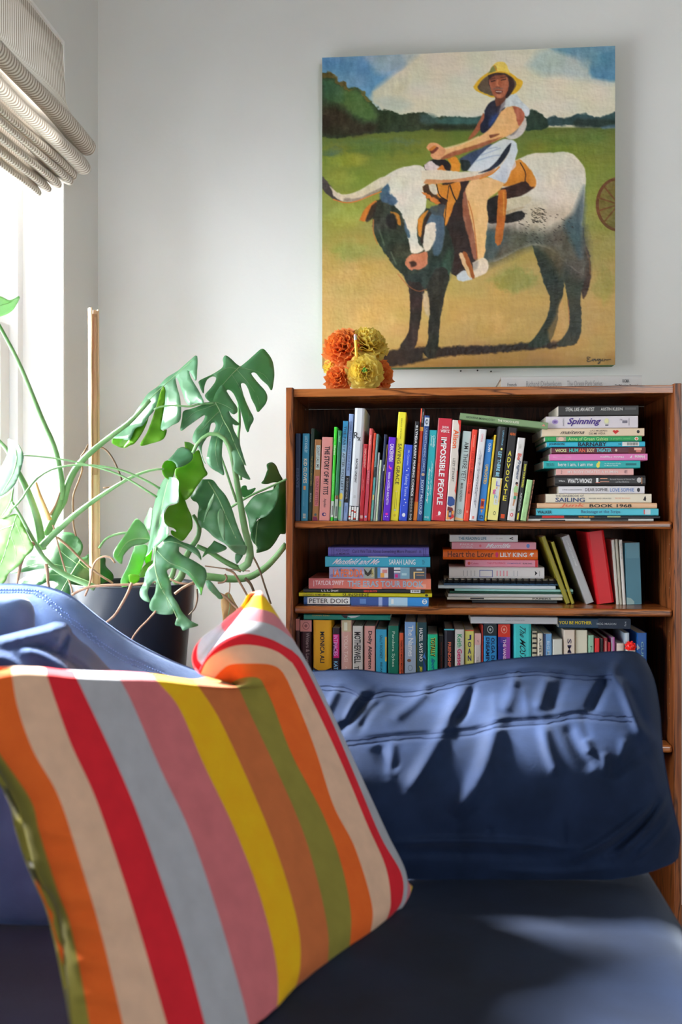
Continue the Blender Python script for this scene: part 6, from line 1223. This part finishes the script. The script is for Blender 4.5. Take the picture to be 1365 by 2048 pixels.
def flower(label, c, rad, face, meshes, name='paper_flower', npet=48, openness=1.0, centre=None, squash=1.0):
    root = thing(name, label, 'flower', c, 'tissue paper flowers on the bookcase')
    F_ = Vector(face).normalized(); q = F_.to_track_quat('Z', 'Y').to_matrix().to_4x4()
    r = random.Random(label)
    for k in range(npet):
        f = (k + .5) / npet
        az = k * 2.39996
        el = (1.30 - 1.75 * f ** .8) if openness > .5 else (1.45 - 1.5 * f)     # angle above the flower's base plane
        L = rad * (.62 + .42 * f) * r.uniform(.92, 1.06)
        R1 = Matrix.Rotation(az, 4, 'Z') @ Matrix.Rotation(-(math.pi / 2 - el), 4, 'X')
        base = Matrix.Rotation(az, 4, 'Z') @ Vector((0, rad * .10 * f, -.28 * rad * f))
        M = q @ Matrix.Translation(base) @ R1 @ Matrix.Rotation(r.uniform(-.3, .3), 4, 'Z') @ Matrix.Diagonal((L * .85, L * .9, L, 1))
        src = meshes[k % len(meshes)]; c0 = Vector(c); Vp = []
        for v in src.vertices:
            w_ = c0 + M @ v.co
            w_.z = max(w_.z, Z_TOP + .0006 + .0004 * (k % 5)); w_.y = min(w_.y, PF - .003)
            Vp.append(w_)
        part('petal', (Vp, [tuple(p.vertices) for p in src.polygons]), src.materials[0], root, True)
    if centre:
        part('flower_centre', sphere(tuple(Vector(c) + F_ * rad * .42), rad * .16, 10, 8), plain(centre, .6, 1.2), root, True)
        for k in range(12):
            a = k * .5236
            e = q @ Vector((rad * .24 * math.cos(a), rad * .24 * math.sin(a), rad * .46))
            part('stamen', tube([Vector(c) + F_ * rad * .3, Vector(c) + e], .0008, .0012, 3, 5), plain((196, 120, 40), .6, 1.2), root)
    return root
YF1 = BY + .07
flower('ruffled orange paper flower at the upper left of the bunch', U(684, 692, YF1 + .015), .047, (-.35, -.8, .45), PMO, npet=64)
flower('yellow paper flower tilted upward at the top of the bunch', U(738, 684, YF1 + .024), .046, (.3, -.5, .75), PMY, npet=62)
flower('open yellow paper flower with a green centre at the front of the bunch', U(730, 745, YF1 - .03), .041, (.02, -1, .12), PMY, npet=54, centre=(40, 150, 70))
flower('orange paper flower at the lower left of the bunch', U(676, 756, YF1 - .01), .034, (-.4, -.8, .2), PMO)
flower('orange paper flower peeking out at the right behind the open yellow one', U(760, 750, YF1 + .03), .042, (.7, -.5, .1), PMO)
flower('small yellow paper flower mostly hidden between the two orange ones at the left', U(662, 735, YF1 + .03), .026, (-.7, -.5, .2), PMY, npet=30)
flower('rust orange paper flower in the shade in the middle of the bunch', U(722, 712, YF1 + .035), .034, (.3, -.8, .2), PMO, npet=34)
pen = thing('pencil', 'yellow pencil with a pink eraser standing among the paper flowers', 'pencil', (UX(714, YF1 - .01), YF1 - .01, Z_TOP))
pa, pb = U(711.5, 680, YF1 - .014), U(718, 772, YF1 - .004)
V, F = tube([pa, pb], .0037, .0037, 4, 6); part('shaft', (V, F), plain((246, 176, 40), .4, 1.2), pen)
up_ = (pa - pb).normalized()
part('ferrule', tube([pa, pa + up_ * .0095], .0038, .0038, 5, 14), plain((196, 190, 186), .3, 1.0, .5, .9), pen)
part('eraser', tube([pa + up_ * .0095, pa + up_ * .013], .0035, .0032, 4, 12), plain((226, 160, 150), .7, 1.1), pen)
# ================================================================== sofa and cushions
SEAT = .45
SXR = .352
sofa = thing('sofa', 'deep navy blue velvet sofa in the foreground', 'sofa', (-.2, 1.0, 0))
part('seat_base', bbox_bev(-.8, SXR - .01, .30, 1.80, .12, .295, .02), M_VELVETD, sofa, True)
for x in (-.74, SXR - .08):
    for y in (.36, 1.74): part('leg', tube([(x, y, .13), (x, y, .0005)], .022, .016, 4, 12), M_WOODV, sofa)
def rounded_seat(x0, x1, y0, y1, z0, z1, r, crown):
    n = 44; V = []
    def g(a, b, k): return a + (b - a) * k
    top = []
    for i in range(n):
        for k in range(n):
            u, v = i / (n - 1) * 2 - 1, k / (n - 1) * 2 - 1
            # square with rounded corners; edge rolls over
            m = max(abs(u), abs(v))
            top.append((u, v, m))
    for u, v, m in top:
        e = max(0, (m - .86) / .14)
        fall = (1 - math.sqrt(max(0, 1 - min(1, e) ** 2))) * r
        x = (x0 + x1) / 2 + u * (x1 - x0) / 2; y = (y0 + y1) / 2 + v * (y1 - y0) / 2
        z = z1 - fall + crown * (1 - u * u) * (1 - v * v) + .0025 * math.sin(x * 17 + 3 * math.sin(y * 9)) * (1 - e)
        V.append((x, y, z))
    F = grid_faces(n, n, 0, True)
    # skirt
    ring = [k for k in range(n)] + [i * n + n - 1 for i in range(1, n)] + [(n - 1) * n + k for k in range(n - 2, -1, -1)] + [i * n for i in range(n - 2, 0, -1)]
    b = len(V)
    for j in ring: V.append((V[j][0], V[j][1], z0))
    L = len(ring)
    for q in range(L): F.append((ring[q], ring[(q + 1) % L], b + (q + 1) % L, b + q))
    F.append(tuple(b + q for q in range(L)))
    return V, F
part('seat_cushion', rounded_seat(-.8, SXR, .30, 1.755, .295, SEAT, .05, .0), M_VELVETD, sofa, True)
part('backrest', bbox_bev(-.8, SXR - .10, 1.758, 1.80, .29, .60, .02, 3), M_VELVETD, sofa, True)
ax = D(33, 1230, 1.42).x
part('sun_block_arm', bbox_bev(-.845, -.70, .30, 1.47, .12, UZ(0, 1193, 1.41) + .01, .045, 4), M_VELVETLIT, sofa, True)  # arm out of view, put in and sized to keep sun off the seat
part('arm_corner', bbox_bev(-.71, ax, 1.395, 1.465, .44, UZ(0, 1193, 1.41), .03, 4), M_VELVETLIT, sofa, True)

def arr(P): return np.array(P, float)
def cr2(P, n):
    return np.array([(p.x, p.y) for p in catmull([(x, y, 0) for x, y in P], n)])
def coons(T, B, L, Rr, nr, nc):
    T, B, L, Rr = cr2(T, nc), cr2(B, nc), cr2(L, nr), cr2(Rr, nr)
    u = np.linspace(0, 1, nc)[None, :, None]; v = np.linspace(0, 1, nr)[:, None, None]
    S = (1 - v) * T[None] + v * B[None] + (1 - u) * L[:, None] + u * Rr[:, None]
    S -= (1 - u) * (1 - v) * T[0] + u * (1 - v) * T[-1] + (1 - u) * v * B[0] + u * v * B[-1]
    return S
def pdist(PX, PY, P):
    P = cr2(P, 24) if len(P) > 2 else arr(P)
    d = np.full(PX.shape, 1e9); sg = np.zeros(PX.shape); tt = np.zeros(PX.shape)
    for i, (a, b) in enumerate(zip(P, P[1:])):
        e = b - a; L = e @ e + 1e-9
        t = np.clip(((PX - a[0]) * e[0] + (PY - a[1]) * e[1]) / L, 0, 1)
        q = np.hypot(PX - a[0] - t * e[0], PY - a[1] - t * e[1])
        m = q < d; d = np.where(m, q, d); tt = np.where(m, (i + t) / (len(P) - 1), tt)
    return d, tt
def folds(PX, PY, lines):
    """relief (m, towards the viewer) from fold lines (points, width px, height mm)"""
    h = np.zeros(PX.shape)
    for P, w, a in lines:
        d, t = pdist(PX, PY, P)
        h += a / 1000 * np.exp(-(d / w) ** 2) * np.clip(np.sin(np.pi * np.clip(t, .04, .96)) * 1.8, 0, 1)
    return h
def cushion(name, label, cat, S, depth, thick, mat, seams=(), seam_mat=None, back=Vector((0, 1, 0)), edge=.03, base=None, midx=None, mats=None, backpow=.55):
    nr, nc = depth.shape
    r = np.linspace(0, 1, nr)[:, None] * np.ones((1, nc)); c = np.linspace(0, 1, nc)[None] * np.ones((nr, 1))
    prof = (np.sin(np.pi * r) * np.sin(np.pi * c)); prof = np.clip(prof, 0, 1) ** backpow
    Fp = np.array([[D(S[i, k, 0], S[i, k, 1], depth[i, k]) for k in range(nc)] for i in range(nr)])
    bk = np.array(back.normalized())
    Bp = Fp + prof[..., None] * thick * bk
    Fp[..., 2] = np.maximum(Fp[..., 2], SEAT + .001); Bp[..., 2] = np.maximum(Bp[..., 2], SEAT + .0015)
    V = [Vector(p) for p in Fp.reshape(-1, 3)]
    F = grid_faces(nr, nc)
    idx = np.arange(nr * nc).reshape(nr, nc).copy(); bi = idx.copy()
    for i in range(1, nr - 1):
        for k in range(1, nc - 1):
            bi[i, k] = len(V); V.append(Vector(Bp[i, k]))
    for i in range(nr - 1):
        for k in range(nc - 1):
            F.append((bi[i, k], bi[i + 1, k], bi[i + 1, k + 1], bi[i, k + 1])[::1])
    mi = None
    if midx is not None: mi = list(midx) + list(midx)
    zs = min(v.z for v in V); cx = sum(v.x for v in V) / len(V); cy = sum(v.y for v in V) / len(V)
    root = thing(name, label, cat, (cx, cy, zs))
    F2 = [tuple(reversed(f)) for f in F[:(nr - 1) * (nc - 1)]] + F[(nr - 1) * (nc - 1):]
    part('cover', (V, F2), mats or mat, root, True, midx=mi)
    return root, Fp
def seam_on(root, Fp, S, P, mat, r=.0011, lift=.0006, n=70, dash=False):
    pts = []
    for q in cr2(P, n):
        d = np.hypot(S[..., 0] - q[0], S[..., 1] - q[1]); i, k = np.unravel_index(np.argmin(d), d.shape)
        v = Vector(Fp[i, k]); pts.append(v + (CAM - v).normalized() * lift)
    if not dash: return part('seam', tube(pts, r, r, n, 6), mat, root, True)
    vf = ([], [])
    for i in range(0, len(pts) - 1):
        a, b = pts[i], pts[i + 1]
        if (b - a).length < 1e-5: continue
        vf = merge(vf, tube([a.lerp(b, .15), a.lerp(b, .75)], r, r, 2, 5))
    return part('stitching', vf, mat, root, True)

M_VELVETM = noisy('mid_blue_velvet', (54, 72, 110), (68, 90, 130), 16, rough=.9, g=1.0, b=.25, bd=.001, bscale=240, spec=.1, sheen=.3, tint=(.66, .78, 1.0))
# ---- big navy cushion at the right
T = [(575, 1350), (622, 1342), (680, 1339), (724, 1339), (793, 1347), (856, 1341), (936, 1328), (1017, 1317), (1115, 1309), (1180, 1305), (1230, 1302), (1270, 1303), (1292, 1318)]
B = [(575, 1750), (700, 1756), (827, 1759), (982, 1766), (1155, 1766), (1270, 1752), (1339, 1730), (1358, 1716)]
Lf = [(575, 1350), (562, 1450), (560, 1550), (562, 1660), (575, 1750)]
Rt = [(1292, 1318), (1310, 1360), (1321, 1420), (1327, 1499), (1338, 1565), (1352, 1630), (1362, 1672), (1358, 1716)]
nr, nc = 130, 210
S = coons(T, B, Lf, Rt, nr, nc)
PX, PY = S[..., 0], S[..., 1]
r = np.linspace(0, 1, nr)[:, None] * np.ones((1, nc)); c = np.linspace(0, 1, nc)[None] * np.ones((nr, 1))
d_top = 1.63; d_bot = (CAMZ - SEAT) * FPX / (B[3][1] - HOR)
dep = np.where(r < .66, 1.61 - (1.61 - 1.355) * np.sin(np.pi / 2 * np.clip(r / .66, 0, 1)), 1.355 + (1.385 - 1.355) * ((r - .66) / .34) ** 2)
dep += (np.clip((1766 - PY) / 90, 0, 1) < .6) * 0
dep += .05 * np.abs(2 * c - 1) ** 5 * np.sin(np.pi * r)
dep += .045 * np.clip((c - .9) / .1, 0, 1) ** 2 * (1 - r * .2)
zl = [(x * .575 + 580, y * .575 + 1200) for x, y in [(0, 0)]]
def Z1(L): return [(x * .575 + 580, y * .575 + 1200) for x, y in L]
lines = [
 (Z1([(600, 285), (560, 400), (490, 540), (410, 680)]), 15, 15), (Z1([(720, 370), (710, 470), (665, 620), (560, 770)]), 20, 17), (Z1([(645, 285), (610, 380), (560, 430)]), 9, -12),
 (Z1([(160, 470), (225, 400), (300, 315)]), 9, -15), (Z1([(240, 460), (280, 390), (330, 345)]), 8, -8), (Z1([(190, 440), (215, 370), (250, 320)]), 7, 10), (Z1([(120, 400), (150, 340), (170, 300)]), 9, 9),
 (Z1([(1150, 205), (1125, 260), (1160, 310), (1195, 390), (1220, 450), (1275, 500)]), 11, 17), (Z1([(1040, 400), (1080, 320), (1110, 265)]), 12, -17), (Z1([(1180, 300), (1210, 380), (1240, 440)]), 9, -9),
 (Z1([(910, 400), (930, 330), (960, 260)]), 12, -9), (Z1([(860, 390), (880, 320), (900, 260)]), 11, 9), (Z1([(480, 300), (430, 360), (350, 420)]), 12, 9), (Z1([(790, 250), (770, 330), (740, 400)]), 14, 8),
 (Z1([(880, 420), (900, 520), (940, 620)]), 12, 8), (Z1([(960, 420), (1000, 520), (1060, 600)]), 13, -7), (Z1([(300, 500), (330, 560), (380, 600)]), 14, -8),
 (Z1([(330, 845), (560, 838), (800, 845), (1000, 865)]), 8, 9), (Z1([(330, 880), (600, 880), (900, 890)]), 10, -6),
 (Z1([(960, 910), (1080, 850), (1190, 770), (1290, 690)]), 9, 10), (Z1([(1080, 890), (1200, 800), (1300, 680)]), 7, -8), (Z1([(1130, 900), (1250, 780), (1320, 660)]), 7, 9), (Z1([(1200, 900), (1280, 820), (1330, 740)]), 7, 7),
 (Z1([(700, 940), (950, 950), (1150, 930)]), 9, 5), (Z1([(1100, 620), (1180, 560), (1270, 520)]), 14, -9),
]
seam1 = Z1([(60, 298), (200, 305), (262, 338), (330, 318), (430, 320), (560, 290), (700, 262), (850, 248), (1000, 262), (1120, 262)])
seam2 = Z1([(190, 492), (300, 478), (400, 468), (520, 462), (640, 450), (740, 424), (900, 412), (1000, 394), (1100, 402), (1210, 408)])
seam2b = [(x, y + 9) for x, y in seam2]; seam1b = [(x, y + 8) for x, y in seam1]
lines2 = [(seam1, 4, -4), (seam2, 4, -4.5), (seam1b, 4, -3), (seam2b, 4, -4)]
dep -= folds(PX, PY, lines) * np.clip(np.minimum(r, 1 - r) / .05, 0, 1) + folds(PX, PY, lines2)
rs = np.random.RandomState(4)
for k in range(24):
    x, y = 600 + rs.rand() * 720, 1340 + rs.rand() * 330; a = rs.rand() * 1.4 + .8; L_ = 30 + rs.rand() * 60
    dep -= folds(PX, PY, [([(x, y), (x - L_ * math.cos(a) * .5, y + L_ * math.sin(a))], 9, rs.uniform(-4, 5))]) * np.clip(np.minimum(r, 1 - r) / .08, 0, 1)
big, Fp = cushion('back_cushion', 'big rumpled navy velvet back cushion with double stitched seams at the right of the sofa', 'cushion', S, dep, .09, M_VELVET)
for P in (seam1, seam1b, seam2, seam2b): seam_on(big, Fp, S, P, M_SEAM, .0009, .0004)

# ---- back cushion at the left, navy velvet with the sunlight put into its colour
T = [(-80, 1166), (0, 1167), (60, 1168), (110, 1177), (150, 1196), (200, 1236), (262, 1279), (330, 1314), (400, 1341), (480, 1362), (545, 1376)]
B = [(-80, 1740), (100, 1750), (300, 1750), (545, 1750)]
Lf = [(-80, 1166), (-84, 1400), (-80, 1740)]; Rt = [(545, 1376), (555, 1500), (556, 1640), (545, 1750)]
nr, nc = 100, 120
S = coons(T, B, Lf, Rt, nr, nc); PX, PY = S[..., 0], S[..., 1]
r = np.linspace(0, 1, nr)[:, None] * np.ones((1, nc)); c = np.linspace(0, 1, nc)[None] * np.ones((nr, 1))
dep = 1.69 + (1.41 - 1.69) * r ** .9 - .05 * np.sin(np.pi * r) ** .6 * (1 - np.abs(2 * c - 1) ** 6)
sA = [(-60, 1186), (0, 1187), (62, 1188), (84, 1197), (123, 1230), (172, 1270), (234, 1313), (301, 1345), (360, 1368)]
sB = [(x + 4, y - 7) for x, y in sA]
dep -= folds(PX, PY, [(sA, 4, -4), (sB, 4, -3), ([(40, 1200), (60, 1260), (50, 1320)], 14, 6), ([(120, 1260), (160, 1300), (200, 1350)], 12, -5)])
lc, Fp = cushion('back_cushion', 'navy back cushion coloured as sunlit, with a stitched sloping edge in front of the pot', 'cushion', S, dep, .10, M_VELVETLIT)
for P in (sA, sB): seam_on(lc, Fp, S, P, plain((110, 140, 200), .8, 1.0), .0009, .0005, 130, True)

# ---- crumpled darker cushion in front of it
T = [(-70, 1290), (0, 1272), (40, 1262), (88, 1250), (112, 1243), (134, 1247), (143, 1262), (160, 1280), (182, 1297), (214, 1332), (238, 1358)]
B = [(-70, 1845), (60, 1850), (160, 1850), (238, 1845)]
Lf = [(-70, 1290), (-74, 1500), (-70, 1845)]; Rt = [(238, 1358), (250, 1500), (250, 1700), (238, 1845)]
nr, nc = 90, 90
S = coons(T, B, Lf, Rt, nr, nc); PX, PY = S[..., 0], S[..., 1]
r = np.linspace(0, 1, nr)[:, None] * np.ones((1, nc)); c = np.linspace(0, 1, nc)[None] * np.ones((nr, 1))
dep = 1.345 + (1.22 - 1.345) * r ** .9 - .04 * np.sin(np.pi * r) ** .5 * (1 - np.abs(2 * c - 1) ** 4)
dep -= folds(PX, PY, [([(-20, 1285), (50, 1275), (110, 1258), (138, 1262)], 9, 10), ([(136, 1262), (128, 1290), (110, 1306)], 7, -12), ([(30, 1300), (80, 1310), (130, 1340), (170, 1375)], 9, 12), ([(40, 1285), (90, 1292), (140, 1320), (200, 1365)], 8, -13), ([(-20, 1310), (30, 1325), (60, 1365)], 9, 9), ([(-20, 1330), (10, 1345), (30, 1380)], 9, -9)]) * np.clip(r / .03, 0, 1)
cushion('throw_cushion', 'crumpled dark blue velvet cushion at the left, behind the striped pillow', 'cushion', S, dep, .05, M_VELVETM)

# ---- striped pillow
def A(px, py): # depth over the pillow's face: quadratic through anchor points
    return 1, px, py, px * px, px * py, py * py
anch = [(520, 1185, 1.34), (470, 1300, 1.31), (815, 1770, 1.315), (700, 1500, 1.335), (556, 2048, 1.005), (350, 1700, 1.03), (0, 1550, .93), (143, 2048, .905), (0, 1345, 1.0), (250, 1350, 1.13), (600, 1650, 1.19), (700, 1905, 1.16), (350, 2048, .93)]
Am = np.array([A((x - 400) / 400, (y - 1600) / 400) for x, y, _ in anch]); sol = np.linalg.lstsq(Am, np.array([a[2] for a in anch]), rcond=None)[0]
def pdep(px, py): return float(np.array(A((px - 400) / 400, (py - 1600) / 400)) @ sol)
cols = [  # stripe borders, left to right: (head points, body points)
 ([(-95, 1410), (-90, 1425)], [(-60, 1480), (-2, 1545), (40, 1630), (70, 1740), (112, 1825), (132, 1950), (143, 2048), (150, 2140)]),
 ([(-60, 1362), (-56, 1380)], [(-40, 1440), (0, 1509), (61, 1600), (79, 1667), (115, 1782), (143, 1861), (179, 2048), (190, 2150)]),
 ([(23, 1337), (24, 1352)], [(36, 1417), (67, 1503), (115, 1588), (152, 1697), (201, 1861), (246, 2048), (268, 2150)]),
 ([(91, 1336), (94, 1352)], [(112, 1405), (143, 1490), (188, 1588), (231, 1709), (274, 1843), (334, 2048), (362, 2150)]),
 ([(148, 1342), (154, 1358)], [(182, 1417), (225, 1509), (274, 1624), (328, 1776), (371, 1904), (410, 2048), (436, 2150)]),
 ([(234, 1346), (242, 1362)], [(267, 1411), (322, 1539), (377, 1655), (426, 1794), (468, 1934), (498, 2048), (508, 2130)]),
 ([(304, 1348), (316, 1364)], [(359, 1417), (407, 1527), (468, 1655), (517, 1782), (550, 1910), (556, 2001), (542, 2062)]),
 ([(386, 1359), (398, 1374)], [(438, 1436), (492, 1551), (541, 1667), (578, 1776), (599, 1867), (600, 1940), (584, 1998)]),
 ([(466, 1370), (478, 1376)], [(505, 1436), (559, 1551), (608, 1667), (638, 1770), (657, 1867), (656, 1938)]),
 ([(462, 1367), (478, 1358), (500, 1354), (520, 1358), (531, 1376)], [(547, 1411), (584, 1509), (644, 1624), (681, 1721), (702, 1825), (699, 1906)]),
 ([(428, 1357), (444, 1340), (462, 1329), (500, 1327), (540, 1329), (562, 1340), (576, 1362)], [(607, 1435), (635, 1510), (668, 1612), (711, 1697), (745, 1813), (739, 1880)]),
 ([(401, 1349), (413, 1324), (434, 1306), (472, 1291), (513, 1291), (554, 1303), (585, 1326)], [(603, 1357), (653, 1459), (694, 1550), (735, 1649), (772, 1734), (782, 1807), (769, 1852)]),
 ([(404, 1330), (420, 1306), (438, 1286), (472, 1270), (503, 1268), (544, 1279), (585, 1301)], [(608, 1328), (660, 1433), (710, 1550), (762, 1673), (803, 1746), (806, 1796), (790, 1828)]),
 ([(452, 1264), (464, 1250), (484, 1243), (524, 1244), (556, 1256), (586, 1278)], [(622, 1338), (670, 1436), (720, 1545), (775, 1665), (812, 1742), (814, 1795), (800, 1824)]),
 ([(487, 1218), (505, 1215), (524, 1219), (546, 1226), (562, 1240)], [(612, 1334), (660, 1440), (712, 1552), (768, 1674), (812, 1752), (822, 1784), (806, 1815)]),
 ([(503, 1194), (512, 1190), (522, 1191), (532, 1196), (540, 1206)], [(600, 1330), (650, 1445), (704, 1560), (760, 1682), (812, 1762), (826, 1772), (808, 1806)]),
 ([(518, 1182), (520, 1181), (523, 1183), (526, 1188), (532, 1198)], [(592, 1330), (642, 1450), (698, 1566), (752, 1690), (806, 1764), (824, 1770), (806, 1800)]),
]
bdep = [.035, .012, 0, 0, 0, 0, 0, 0, 0, 0, 0, 0, .004, .014, .03, .045, .055]
NH, NB = 26, 74
rows = []
for k, (H, Bd) in enumerate(cols):
    h = cr2(H, NH + 1)[:-1] if len(H) > 2 else np.array([np.array(H[0]) + (np.array(H[1]) - np.array(H[0])) * i / NH for i in range(NH)])
    b = cr2([H[-1]] + Bd, NB)
    P = np.vstack([h, b]); n = len(P)
    dd = []
    for i, (x, y) in enumerate(P):
        q = pdep(x, y) + bdep[k] * min(1, max(0, (i - 4) / 22)) * max(.1, 1 - max(0, (i - (n - 22)) / 16))
        if i < NH:                                  # the head rolls over the top edge / round the ear
            f = 1 - i / NH
            q += (.05 * f ** 2) if k < 9 else (.075 * f ** 1.6 - .012 * math.sin(math.pi * f))
            if k >= 9: q -= .0
        e = max(0, (i - (n - 9)) / 9); q += .03 * e ** 2
        if 6 <= k <= 12: q += .022 * math.exp(-((i - NH - 4) / 7.0) ** 2) * math.exp(-((k - 8.3) / 1.1) ** 2)
        dd.append(q)
    rows.append([(P[i][0], P[i][1], dd[i]) for i in range(n)])
rows = np.array(rows)                               # columns, rows, 3
NRW = rows.shape[1]; SUB = 5
full = []
for i in range(NRW):
    pts = []
    for k in range(len(cols) - 1):
        p0, p1, p2, p3 = rows[max(k - 1, 0), i], rows[k, i], rows[k + 1, i], rows[min(k + 2, len(cols) - 1), i]
        for s in range(SUB):
            t = s / SUB
            pts.append(.5 * ((2 * p1) + (p2 - p0) * t + (2 * p0 - 5 * p1 + 4 * p2 - p3) * t * t + (3 * p1 - p0 - 3 * p2 + p3) * t ** 3))
    pts.append(rows[-1, i]); full.append(pts)
full = np.array(full)
S = full[..., :2]; dep = full[..., 2].copy()
wr = np.random.RandomState(9)
PX, PY = S[..., 0], S[..., 1]
for k in range(40):
    x, y = wr.rand() * 700 - 20, 1400 + wr.rand() * 600; a = wr.rand() * 6.28; L_ = 20 + wr.rand() * 50
    dep -= folds(PX, PY, [([(x, y), (x + L_ * math.cos(a), y + L_ * math.sin(a))], 12, wr.uniform(-2.2, 2.2))])
for y0 in (1660, 1720, 1790, 1850, 1920, 1990):
    xx = 60 + (y0 - 1650) * .3
    dep -= folds(PX, PY, [([(xx, y0), (xx + 60, y0 + 8), (xx + 120, y0 + 26)], 12, 5)])
stripe = [(138, 130, 60), (224, 100, 42), (214, 178, 152), (206, 40, 52), (168, 170, 178), (196, 110, 116), (228, 172, 30), (190, 106, 62), (138, 130, 60), (224, 100, 42), (214, 178, 152), (206, 40, 52), (168, 170, 178), (196, 122, 132), (232, 180, 40), (214, 140, 116)]
M_ST = {}
def stripe_mat(cc):
    if cc not in M_ST: M_ST[cc] = noisy('stripe_%d_%d_%d' % cc, tuple(v * .97 for v in cc), tuple(min(255, v * 1.03) for v in cc), 40, rough=.9, g=1.25, b=.35, bd=.0008, bscale=420, spec=.1, sheen=.15)
    return M_ST[cc]
mats = []
for cc in stripe:
    if stripe_mat(cc) not in mats: mats.append(stripe_mat(cc))
midx = [mats.index(M_ST[stripe[c // SUB]]) for r_i in range(NRW - 1) for c in range(full.shape[1] - 1)]
pil, Fp = cushion('striped_pillow', 'square pillow in orange, red, pink, yellow, olive and grey stripes leaning on the sofa', 'pillow', S, dep, .12, None, back=Vector((-.80, .60, 0)), midx=midx, mats=mats, backpow=.6)
